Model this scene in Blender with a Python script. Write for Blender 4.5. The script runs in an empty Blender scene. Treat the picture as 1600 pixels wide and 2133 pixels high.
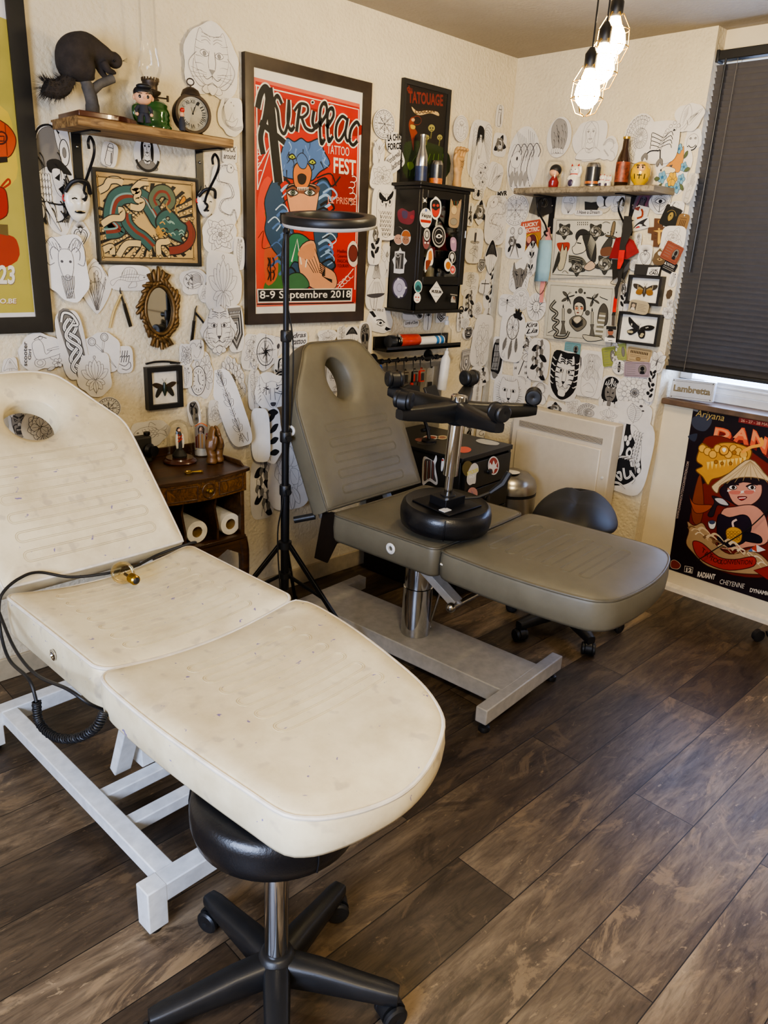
import bpy, bmesh, math, random
from mathutils import Vector, Matrix, Euler
from mathutils.geometry import tessellate_polygon
PI = math.pi
scene = bpy.context.scene
COL = scene.collection
V3 = Vector

# ---------------------------------------------------------------- camera
CAM = V3((-3.49899, -2.637699, 1.528319))
CR = V3((0.716749, -0.695754, 0.046875))
CU = V3((0.194189, 0.263706, 0.944854))
CD = V3((0.669748, 0.668121, -0.324118))
FPX = 1590.0
cam = bpy.data.cameras.new('camera')
cam.sensor_fit = 'HORIZONTAL'
cam.sensor_width = 36.0
cam.lens = FPX / 1600 * 36
cam.clip_start = 0.02
camo = bpy.data.objects.new('camera', cam)
COL.objects.link(camo)
camo.matrix_world = Matrix(((CR.x, CU.x, -CD.x, CAM.x), (CR.y, CU.y, -CD.y, CAM.y), (CR.z, CU.z, -CD.z, CAM.z), (0, 0, 0, 1)))
scene.camera = camo

# measuring helpers: a sight line of the survey photo meets a real plane of the room
def ray(x, y):
    return CR * ((x - 800) / FPX) - CU * ((y - 1066.5) / FPX) + CD
def onY(x, y, Y):
    w = ray(x, y); return CAM + w * ((Y - CAM.y) / w.y)
def onX(x, y, X):
    w = ray(x, y); return CAM + w * ((X - CAM.x) / w.x)
def onZ(x, y, Z):
    w = ray(x, y); return CAM + w * ((Z - CAM.z) / w.z)
def onA(x, y, off=0.0): return onY(x, y, -off)
def onB(x, y, off=0.08): return onX(x, y, -off)

# ---------------------------------------------------------------- materials
def lin(c):
    if isinstance(c, str):
        c = c.lstrip('#'); c = [int(c[i:i+2], 16) / 255 for i in (0, 2, 4)]
    return tuple(((x / 12.92) if x <= .04045 else ((x + .055) / 1.055) ** 2.4) for x in c[:3])
class NT:
    def __init__(s, name):
        s.m = bpy.data.materials.new(name); s.m.use_nodes = True
        s.t = s.m.node_tree; s.b = s.t.nodes['Principled BSDF']; s.out = s.t.nodes['Material Output']
    def n(s, typ, **kw):
        nd = s.t.nodes.new(typ)
        for k, v in kw.items():
            if k in nd.inputs.keys() if hasattr(nd.inputs, 'keys') else False: nd.inputs[k].default_value = v
            else: setattr(nd, k, v)
        return nd
    def l(s, a, b): s.t.links.new(a, b)
    def ramp(s, fac, stops):
        r = s.n('ShaderNodeValToRGB'); e = r.color_ramp.elements
        while len(e) < len(stops): e.new(.5)
        for i, (p, c) in enumerate(stops):
            e[i].position = p; e[i].color = (*lin(c), 1) if not isinstance(c, (int, float)) else (c, c, c, 1)
        s.l(fac, r.inputs[0]); return r
    def noise(s, scale, detail=4, rough=.55, vec=None, dist=0):
        n = s.n('ShaderNodeTexNoise'); n.inputs['Scale'].default_value = scale; n.inputs['Detail'].default_value = detail
        n.inputs['Roughness'].default_value = rough; n.inputs['Distortion'].default_value = dist
        if vec is not None: s.l(vec, n.inputs['Vector'])
        return n
    def mix(s, f, a, b, mode='MIX'):
        m = s.n('ShaderNodeMix'); m.data_type = 'RGBA'; m.blend_type = mode
        if isinstance(f, (int, float)): m.inputs[0].default_value = f
        else: s.l(f, m.inputs[0])
        for i, x in ((6, a), (7, b)):
            if isinstance(x, (tuple, str)): m.inputs[i].default_value = (*lin(x), 1)
            else: s.l(x, m.inputs[i])
        return m.outputs[2]
    def bump(s, h, strength=.3, dist=.002):
        b = s.n('ShaderNodeBump'); b.inputs['Strength'].default_value = strength; b.inputs['Distance'].default_value = dist
        s.l(h, b.inputs['Height']); s.l(b.outputs[0], s.b.inputs['Normal']); return b
    def pos(s): return s.n('ShaderNodeNewGeometry').outputs['Position']
    def obj(s): return s.n('ShaderNodeTexCoord').outputs['Object']
MATS = {}
def pbr(name, col, rough=.5, metal=0.0, var=.12, vscale=30, bump=0.0, bscale=120, coat=0.0, spec=None, sheen=0, emit=None, estr=0):
    if name in MATS: return MATS[name]
    t = NT(name); b = t.b; c = lin(col)
    nz = t.noise(vscale, 3, vec=t.obj())
    lo = tuple(x * (1 - var) for x in c); hi = tuple(min(1, x * (1 + var)) for x in c)
    r = t.n('ShaderNodeValToRGB'); e = r.color_ramp.elements
    e[0].position = .3; e[1].position = .7; e[0].color = (*lo, 1); e[1].color = (*hi, 1)
    t.l(nz.outputs['Fac'], r.inputs[0]); t.l(r.outputs[0], b.inputs['Base Color'])
    b.inputs['Roughness'].default_value = rough; b.inputs['Metallic'].default_value = metal
    b.inputs['Coat Weight'].default_value = coat
    if spec is not None: b.inputs['Specular IOR Level'].default_value = spec
    if emit: b.inputs['Emission Color'].default_value = (*lin(emit), 1); b.inputs['Emission Strength'].default_value = estr
    if bump:
        n2 = t.noise(bscale, 4, vec=t.obj()); t.bump(n2.outputs['Fac'], bump, .002)
    MATS[name] = t.m; return t.m
def glass(name, tint=(1, 1, 1), refl=.9, body=0.0, rough=.02):
    if name in MATS: return MATS[name]
    t = NT(name); tr = t.n('ShaderNodeBsdfTransparent'); tr.inputs[0].default_value = (*tint, 1)
    gl = t.n('ShaderNodeBsdfGlossy'); gl.inputs['Roughness'].default_value = rough
    lw = t.n('ShaderNodeLayerWeight'); lw.inputs['Blend'].default_value = .25
    mu = t.n('ShaderNodeMath'); mu.operation = 'MULTIPLY_ADD'; mu.inputs[1].default_value = refl; mu.inputs[2].default_value = body
    t.l(lw.outputs['Fresnel'], mu.inputs[0])
    mx = t.n('ShaderNodeMixShader'); t.l(mu.outputs[0], mx.inputs[0]); t.l(tr.outputs[0], mx.inputs[1]); t.l(gl.outputs[0], mx.inputs[2])
    t.l(mx.outputs[0], t.out.inputs[0]); t.t.nodes.remove(t.b)
    MATS[name] = t.m; return t.m
def printed(name, rough=.55, spec=.3):
    if name in MATS: return MATS[name]
    t = NT(name); a = t.n('ShaderNodeAttribute'); a.attribute_name = 'Col'
    nz = t.noise(25, 3, vec=t.obj()); r = t.ramp(nz.outputs['Fac'], [(.3, .93), (.7, 1.0)])
    t.l(t.mix(1.0, a.outputs['Color'], r.outputs[0], 'MULTIPLY'), t.b.inputs['Base Color'])
    t.b.inputs['Roughness'].default_value = rough; t.b.inputs['Specular IOR Level'].default_value = spec
    MATS[name] = t.m; return t.m

M = {}
def mk_mats():
    P = pbr
    M.update(black_plastic=P('black_plastic', '#1b1b1c', .42, bump=.12, bscale=400), black_leather=P('black_leather', '#121214', .33, bump=.25, bscale=220, coat=.1),
        matte_leather=P('matte_leather', '#161617', .55, bump=.2, bscale=250), black_metal=P('black_metal', '#17171a', .42, .3), black_wood=P('black_wood', '#15130f', .38, bump=.1, bscale=40), black_frame=P('black_frame', '#1d1c1b', .4),
        chrome=P('chrome', '#c9c9c9', .08, 1, .02), steel=P('brushed_steel', '#a7a39b', .28, 1, .1, 8), dark_steel=P('dark_steel', '#4a4845', .35, 1),
        white_paint=P('white_painted_metal', '#d9dcdd', .4), grey_paint=P('grey_painted_metal', '#aaa69f', .45), radiator=P('radiator_enamel', '#cfc5b3', .42, var=.03),
        brass=P('brass', '#a8873a', .3, 1), old_brass=P('old_brass', '#4c4136', .5, .7), gold=P('gilt', '#6b5230', .45, .7, .35, 60, bump=.4, bscale=150),
        white_plastic=P('white_plastic', '#d8d5cf', .4, var=.04), paper=P('white_paper', '#dedad2', .8, var=.03), tissue=P('tissue_paper', '#e3dfd6', .9, bump=.2, bscale=300),
        porcelain=P('porcelain', '#ddd6c6', .25, var=.04), red=P('red_lacquer', '#b02a1e', .4), skin=P('figure_skin', '#d9a27b', .5, var=.05),
        black_hair=P('figure_black', '#141417', .5), dark_cloth=P('dark_cloth', '#2b2b30', .8), hot_white=P('warm_white', '#e9e2d2', .5),
        wood_hand=P('carved_pine', '#b08a58', .55, var=.15, vscale=20), dark_wood_carved=P('dark_carved_wood', '#6b4a26', .4, var=.25, vscale=18),
        bark=P('grey_bark', '#55504a', .8, var=.3, bump=.6, bscale=60), fur=P('dark_fur', '#332c27', .95, var=.3, vscale=40, bump=.8, bscale=300),
        green_ceramic=P('green_glaze', '#23501f', .12, var=.2, coat=.8), ivory=P('ivory', '#c8ad6e', .4), mirror=P('mirror_glass', '#b9b7b0', .03, 1, .01),
        blue=P('blue_plastic', '#2450b8', .4), blue_band=P('blue_band', '#2f6fa6', .6), mask_blue=P('mask_blue', '#8fb1bd', .85, var=.05), pink=P('pink_ribbon', '#d98a80', .8),
        red_ribbon=P('red_ribbon', '#c8231d', .5), dark_red=P('dark_red_cloth', '#86181e', .85), trunk=P('trunking', '#aca89e', .5), sill=P('brown_sill', '#5b4633', .5, var=.3, vscale=14),
        brown_glass=P('brown_bottle', '#2e1a0c', .1, var=.1, coat=.6), gold_foil=P('gold_cap', '#b89a4a', .35, .8), alu=P('aluminium', '#a9a9aa', .25, 1, .05),
        yellow=P('yellow_lacquer', '#c9a017', .2, var=.06, coat=.5), card=P('dark_card', '#25231f', .6), panel_grey=P('grey_panel', '#807a6e', .3),
        wax=P('wax', '#e6dfcd', .6), red_brown=P('red_brown_wood', '#4a2415', .3, coat=.4), cable=P('black_cable', '#131315', .5), eye=P('glossy_eye', '#080808', .1),
        clock_face=P('clock_face', '#d8cfb6', .6, var=.06), slat=P('blind_slat', '#4d4843', .45, var=.06), canred=P('red_can', '#b3341f', .3, var=.2, coat=.4), candark=P('dark_can', '#24272c', .3, var=.3, coat=.4),
        bag=P('paper_card_tan', '#9a7c4c', .7), leather_brown=P('brown_leather', '#4b3a24', .7), cushion_base=P('black_underside', '#161616', .7))
    # rough plaster walls
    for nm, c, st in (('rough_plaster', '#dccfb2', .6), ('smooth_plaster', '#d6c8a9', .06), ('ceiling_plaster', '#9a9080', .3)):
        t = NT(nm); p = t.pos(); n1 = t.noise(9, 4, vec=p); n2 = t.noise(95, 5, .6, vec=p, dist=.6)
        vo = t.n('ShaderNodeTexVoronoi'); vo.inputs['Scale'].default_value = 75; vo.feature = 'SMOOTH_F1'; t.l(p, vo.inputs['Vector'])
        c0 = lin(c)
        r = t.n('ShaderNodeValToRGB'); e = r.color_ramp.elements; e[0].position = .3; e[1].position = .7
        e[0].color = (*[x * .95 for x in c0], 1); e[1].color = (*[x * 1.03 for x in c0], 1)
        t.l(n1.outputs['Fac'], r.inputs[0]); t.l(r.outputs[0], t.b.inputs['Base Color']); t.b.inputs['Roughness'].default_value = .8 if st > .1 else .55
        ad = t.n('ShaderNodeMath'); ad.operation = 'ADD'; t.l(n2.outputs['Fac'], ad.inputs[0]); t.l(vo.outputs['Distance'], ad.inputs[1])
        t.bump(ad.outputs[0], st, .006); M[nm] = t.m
    # worn plank floor
    t = NT('plank_floor'); p = t.pos()
    ad = t.n('ShaderNodeVectorMath'); ad.operation = 'ADD'; ad.inputs[1].default_value = (.953, 1.652, 0); t.l(p, ad.inputs[0])
    br = t.n('ShaderNodeTexBrick'); t.l(ad.outputs[0], br.inputs['Vector']); br.offset = .5; br.offset_frequency = 2
    for k, v in (('Scale', 1), ('Mortar Size', .0016), ('Mortar Smooth', .4), ('Bias', 0), ('Brick Width', 1.214), ('Row Height', .1875)): br.inputs[k].default_value = v
    br.inputs['Color1'].default_value = (0, 0, 0, 1); br.inputs['Color2'].default_value = (1, 1, 1, 1); br.inputs['Mortar'].default_value = (.5, .5, .5, 1)
    sh = t.n('ShaderNodeVectorMath'); sh.operation = 'SCALE'; sh.inputs['Scale'].default_value = 37; t.l(br.outputs['Color'], sh.inputs[0])
    a2 = t.n('ShaderNodeVectorMath'); a2.operation = 'ADD'; t.l(p, a2.inputs[0]); t.l(sh.outputs[0], a2.inputs[1])
    mp = t.n('ShaderNodeMapping'); mp.inputs['Scale'].default_value = (.55, 2.6, 1); t.l(a2.outputs[0], mp.inputs['Vector'])
    mp2 = t.n('ShaderNodeMapping'); mp2.inputs['Scale'].default_value = (1.2, 9, 1); t.l(a2.outputs[0], mp2.inputs['Vector'])
    mp3 = t.n('ShaderNodeMapping'); mp3.inputs['Scale'].default_value = (1, 2.0, 1); t.l(a2.outputs[0], mp3.inputs['Vector'])
    big = t.noise(3.2, 8, .68, vec=mp.outputs[0], dist=1.2); grain = t.noise(9, 7, .7, vec=mp2.outputs[0], dist=.8); patch = t.noise(3.6, 10, .7, vec=mp3.outputs[0], dist=.9)
    base = t.ramp(big.outputs['Fac'], [(.3, '#443b32'), (.45, '#665b4e'), (.58, '#7f7363'), (.74, '#a09480')])
    gr = t.ramp(grain.outputs['Fac'], [(.35, .5), (.52, .95), (.7, 1.2)])
    c1 = t.mix(.8, base.outputs[0], gr.outputs[0], 'MULTIPLY')
    pt = t.ramp(patch.outputs['Fac'], [(.55, 0.0), (.6, 1.0)]); pt2 = t.ramp(patch.outputs['Fac'], [(.34, 1.0), (.42, 0.0)])
    fac = t.n('ShaderNodeMath'); fac.operation = 'MULTIPLY'; fac.inputs[1].default_value = .55; t.l(pt.outputs[0], fac.inputs[0])
    c2 = t.mix(fac.outputs[0], c1, '#a08f76')
    fl = t.noise(26, 5, .65, vec=mp3.outputs[0], dist=.5); flr = t.ramp(fl.outputs['Fac'], [(.64, 0.0), (.69, .55)]); c2 = t.mix(flr.outputs[0], c2, '#b7a78c')
    f2 = t.n('ShaderNodeMath'); f2.operation = 'MULTIPLY'; f2.inputs[1].default_value = .55; t.l(pt2.outputs[0], f2.inputs[0])
    c3 = t.mix(f2.outputs[0], c2, '#201712')
    pl = t.ramp(br.outputs['Color'], [(0, '#8d8279'), (.5, '#c4b7a7'), (1, '#fff2e0')])
    c4 = t.mix(1, c3, pl.outputs[0], 'MULTIPLY')
    c5 = t.mix(br.outputs['Fac'], c4, '#15100c')
    t.l(c5, t.b.inputs['Base Color']); rr = t.ramp(grain.outputs['Fac'], [(.3, .46), (.7, .34)]); t.l(rr.outputs[0], t.b.inputs['Roughness'])
    mh = t.n('ShaderNodeMath'); mh.operation = 'SUBTRACT'; t.l(grain.outputs['Fac'], mh.inputs[0]); t.l(br.outputs['Fac'], mh.inputs[1]); t.bump(mh.outputs[0], .25, .002)
    M['floor'] = t.m
    # vinyls
    for nm, c, dirt, st in (('white_vinyl', '#e2d5b2', '#b3a07a', '#5c4c93'), ('grey_vinyl', '#696352', '#575141', '#5b5546')):
        t = NT(nm); o = t.obj(); n1 = t.noise(5, 6, .65, vec=o); n2 = t.noise(46, 3, .5, vec=o, dist=.6); n3 = t.noise(260, 2, vec=o); n4 = t.noise(24, 2, .4, vec=o)
        f1 = t.ramp(n1.outputs['Fac'], [(.40, 0.0), (.72, .7)])
        cc = t.mix(f1.outputs[0], c, dirt)
        if nm == 'white_vinyl':
            f3 = t.ramp(n4.outputs['Fac'], [(.64, 0.0), (.72, .4)]); cc = t.mix(f3.outputs[0], cc, '#9a8d80')
            f2 = t.ramp(n2.outputs['Fac'], [(.70, 0.0), (.725, .8)]); cc = t.mix(f2.outputs[0], cc, st)
        t.l(cc, t.b.inputs['Base Color']); t.b.inputs['Roughness'].default_value = .4 if nm[0] == 'w' else .5
        t.b.inputs['Specular IOR Level'].default_value = .45; t.bump(n3.outputs['Fac'], .12, .001); M[nm] = t.m
    M['piping_white'] = P('piping_white', '#d9cfbd', .45); M['piping_grey'] = P('piping_grey', '#575142', .5); M['stitch'] = P('stitch_tan', '#c3b48f', .6); M['stitch_grey'] = P('stitch_grey', '#6b6450', .6)
    # woods
    for nm, a, b, c, ro in (('rustic_wood', '#4f3a22', '#8a6a42', '#b0925f', .65), ('walnut', '#241508', '#3f2812', '#553719', .35), ('burl', '#35210d', '#5a3a18', '#7a5224', .32), ('grey_wood', '#5b5142', '#857964', '#9a8d76', .65)):
        t = NT(nm); o = t.obj(); mp = t.n('ShaderNodeMapping'); mp.inputs['Scale'].default_value = (2, 22, 22) if nm != 'burl' else (14, 14, 14); t.l(o, mp.inputs['Vector'])
        n1 = t.noise(2.2, 6, .6, vec=mp.outputs[0], dist=1.0 if nm != 'burl' else 3); r = t.ramp(n1.outputs['Fac'], [(.32, a), (.5, b), (.7, c)])
        t.l(r.outputs[0], t.b.inputs['Base Color']); t.b.inputs['Roughness'].default_value = ro; t.bump(n1.outputs['Fac'], .2, .002); M[nm] = t.m
    M['clear'] = glass('clear_glass', (1, 1, 1), .4, .012); M['pane'] = glass('picture_glass', (1, 1, 1), .42, 0.0, .04); M['dome'] = glass('dome_glass', (.99, .99, .98), .3, .012)
    M['amber_glass'] = glass('amber_glass', (.98, .9, .68), .5, .02); M['dark_glass'] = glass('cabinet_glass', (.72, .72, .7), .7, .02)
    M['print'] = printed('printed_paper'); M['gloss_print'] = printed('glossy_print', .28, .5)
mk_mats()

# ---------------------------------------------------------------- objects
def tag(o, label=None, cat=None, group=None, kind=None):
    for k, v in (('label', label), ('category', cat), ('group', group), ('kind', kind)):
        if v: o[k] = v
    return o
def thing(name, label, cat, loc=(0, 0, 0), rz=0.0, group=None, rot=None):
    o = bpy.data.objects.new(name, None); COL.objects.link(o); o.empty_display_size = .05
    o.location = loc; o.rotation_euler = rot if rot else (0, 0, rz)
    return tag(o, label, cat, group)
def wm(o):
    return (wm(o.parent) @ o.matrix_basis) if o.parent else o.matrix_basis.copy()
def link(name, me, parent=None):
    o = bpy.data.objects.new(name, me); COL.objects.link(o)
    if parent: o.parent = parent
    return o
def frame_of(zdir, up=None):
    z = V3(zdir).normalized(); a = V3(up) if up else (V3((0, 0, 1)) if abs(z.z) < .9 else V3((1, 0, 0)))
    x = a.cross(z).normalized(); y = z.cross(x)
    return Matrix((x, y, z)).transposed()
def spline(pts, n=8, closed=False):
    P = [V3(p) if len(p) == 3 else V3((p[0], p[1], 0)) for p in pts]; out = []; N = len(P)
    for i in range(N if closed else N - 1):
        p0 = P[(i - 1) % N] if closed or i else P[0]; p1 = P[i]; p2 = P[(i + 1) % N]; p3 = P[(i + 2) % N] if closed or i + 2 < N else P[-1]
        for k in range(n):
            t = k / n
            out.append(.5 * ((2 * p1) + (p2 - p0) * t + (2 * p0 - 5 * p1 + 4 * p2 - p3) * t * t + (3 * p1 - p0 - 3 * p2 + p3) * t ** 3))
    if not closed: out.append(P[-1])
    return out
class MB:
    """gathers simple shapes into ONE mesh; m is a matrix every later shape passes through"""
    def __init__(s, m=None): s.v = []; s.f = []; s.mi = []; s.c = []; s.m = m or Matrix(); s.k = 0; s.col = None
    def add(s, vs, fs):
        o = len(s.v); s.v += [s.m @ V3(v) for v in vs]; s.f += [tuple(i + o for i in f) for f in fs]
        s.mi += [s.k] * len(fs); s.c += [s.col] * len(fs); return s
    def box(s, c, d, rot=None):
        x, y, z = d[0] / 2, d[1] / 2, d[2] / 2; R = rot if rot else Matrix.Identity(3)
        vs = [V3(c) + R @ V3((a * x, b * y, e * z)) for e in (-1, 1) for b in (-1, 1) for a in (-1, 1)]
        return s.add(vs, [(0, 2, 3, 1), (4, 5, 7, 6), (0, 1, 5, 4), (2, 6, 7, 3), (0, 4, 6, 2), (1, 3, 7, 5)])
    def bar(s, p0, p1, w, h, up=(0, 0, 1)):
        p0, p1 = V3(p0), V3(p1); z = (p1 - p0).normalized(); x = V3(up).cross(z)
        x = x.normalized() if x.length > 1e-4 else V3((1, 0, 0)); y = z.cross(x)
        vs = [p + x * a * w / 2 + y * b * h / 2 for p in (p0, p1) for b in (-1, 1) for a in (-1, 1)]
        return s.add(vs, [(0, 2, 3, 1), (4, 5, 7, 6), (0, 1, 5, 4), (2, 6, 7, 3), (0, 4, 6, 2), (1, 3, 7, 5)])
    def tube(s, pts, r, seg=10, closed=False, cap=True, flat=1.0, up=None):
        P = [V3(p) for p in pts]; N = len(P); rs = r if isinstance(r, (list, tuple)) else [r] * N; vs = []; prev = None
        for i, p in enumerate(P):
            a = P[(i - 1) % N] if closed or i else P[0]; b = P[(i + 1) % N] if closed or i < N - 1 else P[-1]
            t = (b - a).normalized() if (b - a).length > 1e-9 else V3((0, 0, 1))
            if prev is None:
                x = (V3(up) if up else (V3((0, 0, 1)) if abs(t.z) < .9 else V3((1, 0, 0)))).cross(t).normalized()
            else:
                x = prev - t * prev.dot(t); x = x.normalized() if x.length > 1e-6 else frame_of(t).col[0]
            prev = x; y = t.cross(x)
            vs += [p + (x * math.cos(q * 2 * PI / seg) + y * flat * math.sin(q * 2 * PI / seg)) * rs[i] for q in range(seg)]
        fs = []
        for i in range(N if closed else N - 1):
            j = (i + 1) % N
            fs += [(i * seg + q, i * seg + (q + 1) % seg, j * seg + (q + 1) % seg, j * seg + q) for q in range(seg)]
        if cap and not closed: fs += [tuple(range(seg))[::-1], tuple((N - 1) * seg + q for q in range(seg))]
        return s.add(vs, fs)
    def cyl(s, p0, p1, r0, r1=None, seg=20): return s.tube([p0, p1], [r0, r0 if r1 is None else r1], seg)
    def lathe(s, prof, c=(0, 0, 0), axis=(0, 0, 1), seg=28, sx=1.0, sy=1.0, up=None, cap=True):
        R = frame_of(axis, up); c = V3(c); vs = []; n = len(prof)
        for (r, z) in prof: vs += [c + R @ V3((r * sx * math.cos(q * 2 * PI / seg), r * sy * math.sin(q * 2 * PI / seg), z)) for q in range(seg)]
        fs = [(i * seg + q, i * seg + (q + 1) % seg, (i + 1) * seg + (q + 1) % seg, (i + 1) * seg + q) for i in range(n - 1) for q in range(seg)]
        if cap and prof[0][0] > 1e-5: fs.append(tuple(range(seg))[::-1])
        if cap and prof[-1][0] > 1e-5: fs.append(tuple((n - 1) * seg + q for q in range(seg)))
        return s.add(vs, fs)
    def ball(s, c, r, seg=16, rot=None):
        rx, ry, rz = (r, r, r) if isinstance(r, (int, float)) else r; R = rot if rot else Matrix.Identity(3); c = V3(c); n = seg // 2 + 1; vs = []
        for i in range(n + 1):
            a = -PI / 2 + PI * i / n
            vs += [c + R @ V3((rx * math.cos(a) * math.cos(q * 2 * PI / seg), ry * math.cos(a) * math.sin(q * 2 * PI / seg), rz * math.sin(a))) for q in range(seg)]
        return s.add(vs, [(i * seg + q, i * seg + (q + 1) % seg, (i + 1) * seg + (q + 1) % seg, (i + 1) * seg + q) for i in range(n) for q in range(seg)])
    def prism(s, pts, z0, z1, R=None, c=(0, 0, 0)):
        """2D outline extruded from z0 to z1 in the frame R at c"""
        R = R if R else Matrix.Identity(3); c = V3(c); n = len(pts)
        vs = [c + R @ V3((p[0], p[1], z)) for z in (z0, z1) for p in pts]
        tri = tessellate_polygon([[V3((p[0], p[1], 0)) for p in pts]])
        area = sum(pts[i][0] * pts[(i + 1) % n][1] - pts[(i + 1) % n][0] * pts[i][1] for i in range(n))
        fs = []
        for a, b, d in tri:
            ar = (pts[b][0] - pts[a][0]) * (pts[d][1] - pts[a][1]) - (pts[d][0] - pts[a][0]) * (pts[b][1] - pts[a][1])
            if ar < 0: b, d = d, b
            fs += [(a + n, b + n, d + n), (a, d, b)]
        for i in range(n):
            j = (i + 1) % n; fs.append((i, j, j + n, i + n) if area > 0 else (j, i, i + n, j + n))
        return s.add(vs, fs)
    def build(s, name, mats, parent=None, smooth=40, bevel=0, sub=0, label=None, remesh=0):
        inv = wm(parent).inverted() if parent else Matrix()
        me = bpy.data.meshes.new(name); me.from_pydata([inv @ v for v in s.v], [], s.f)
        mats = mats if isinstance(mats, (list, tuple)) else [mats]
        for m in mats: me.materials.append((M.get(m) or MATS[m]) if isinstance(m, str) else m)
        if len(mats) > 1: me.polygons.foreach_set('material_index', s.mi)
        if any(c is not None for c in s.c):
            at = me.color_attributes.new('Col', 'FLOAT_COLOR', 'CORNER'); buf = []
            for f, c in zip(s.f, s.c): buf += list((*(c or (1, 1, 1)), 1.0)) * len(f)
            at.data.foreach_set('color', buf)
        me.update()
        if smooth:
            me.polygons.foreach_set('use_smooth', [True] * len(me.polygons)); me.set_sharp_from_angle(angle=math.radians(smooth))
        o = link(name, me, parent)
        if remesh:
            md = o.modifiers.new('join', 'REMESH'); md.mode = 'VOXEL'; md.voxel_size = remesh; md.use_smooth_shade = True
            sm = o.modifiers.new('soft', 'SMOOTH'); sm.factor = .5; sm.iterations = 4
        if bevel:
            b = o.modifiers.new('edge', 'BEVEL'); b.width = bevel; b.segments = 2; b.limit_method = 'ANGLE'; b.angle_limit = math.radians(40)
        if sub: sd = o.modifiers.new('sub', 'SUBSURF'); sd.levels = sd.render_levels = sub
        if label: o['label'] = label
        return o
def dup(root, loc, rz=None, label=None, group=None):
    r = root.copy(); COL.objects.link(r); r.location = loc
    if rz is not None: r.rotation_euler = (0, 0, rz)
    tag(r, label, None, group)
    for ch in list(root.children):
        c = ch.copy(); COL.objects.link(c); c.parent = r
        for g in list(ch.children):
            d = g.copy(); COL.objects.link(d); d.parent = c
    return r
# ================================================================ the room
H = 2.45; XL = -4.8; YF = -4.7; WB = -.08
def struct(name, mb, mat, **kw):
    o = mb.build(name, mat, **kw); o['kind'] = 'structure'; return o
struct('floor', MB().box(((XL + .15) / 2, YF / 2, -.05), (-XL + .35, -YF + .3, .1)), 'floor', smooth=0)
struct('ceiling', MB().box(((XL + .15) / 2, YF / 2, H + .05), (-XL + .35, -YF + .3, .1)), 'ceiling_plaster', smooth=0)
struct('wall_back', MB().box(((XL + .15) / 2, .075, H / 2), (-XL + .35, .15, H)), 'rough_plaster', smooth=0)
struct('wall_left', MB().box((XL - .05, YF / 2, H / 2), (.1, -YF + .3, H)), 'smooth_plaster', smooth=0)
struct('wall_front', MB().box(((XL + .15) / 2, YF - .05, H / 2), (-XL + .35, .1, H)), 'smooth_plaster', smooth=0)
YW0, YW1, ZS, ZT = -1.0, -2.25, .93, 2.33
w = MB(); w.box(((WB + .3) / 2, -.5, H / 2), (.3 - WB, 1.0, H)); w.k = 1
w.box((.15, (YW0 + YF) / 2, ZS / 2 - .0125), (.3, YW0 - YF, ZS - .025)); w.box((.15, (YW0 + YF) / 2, (ZT + H) / 2), (.3, YW0 - YF, H - ZT))
w.box((.15, (YW1 + YF) / 2, (ZS + ZT) / 2), (.3, YW1 - YF, ZT - ZS + .03))
struct('wall_right', w, ['rough_plaster', 'smooth_plaster'], smooth=0)
struct('baseboard_back', MB().box(((XL - .1) / 2, -.006, .042), (-XL - .12, .012, .084)), pbr('baseboard_paint', '#b9a98b', .45), bevel=.003)
b = MB(); b.prism([(0, 0), (-.028, 0), (-.026, .02), (-.012, .03), (0, .032)], 0, -YF + YW0, Matrix(((1, 0, 0), (0, 0, -1), (0, 1, 0))), (0, YW0, 0))
struct('baseboard_right', b, pbr('baseboard_white', '#d8ccb6', .35), smooth=30)
struct('trim_1', MB().box((.035, (YW0 + YW1) / 2, ZS - .0125), (.15, YW0 - YW1, .026)), 'sill', bevel=.004)
tr = MB(); tr.box((-.106, -.006, .82), (.05, .012, 1.5)); tr.box((-.106, -.0135, .82), (.036, .004, 1.5))
tag(tr.build('cable_trunking', 'trunk', bevel=.002), 'long grey plastic cable cover running up the corner of the room', 'cable cover')

# window behind the blind
wf = MB()
for z, d in ((ZS + .045, .09), (ZT - .035, .07)): wf.box((.14, (YW0 + YW1) / 2, z), (.06, YW0 - YW1, d))
wf.box((.105, (YW0 + YW1) / 2, ZS + .02), (.02, YW0 - YW1, .04)); wf.box((.108, (YW0 + YW1) / 2, ZS + .07), (.012, YW0 - YW1, .012))
for y in (YW0 - .03, (YW0 + YW1) / 2, YW1 + .03): wf.box((.14, y, (ZS + ZT) / 2), (.06, .06, ZT - ZS))
wo = struct('window_1', wf, 'white_plastic', bevel=.004)
MB().box((.145, (YW0 + YW1) / 2, (ZS + ZT) / 2), (.006, YW0 - YW1 - .05, ZT - ZS - .05)).build('pane', 'clear', wo, smooth=0)

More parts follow.
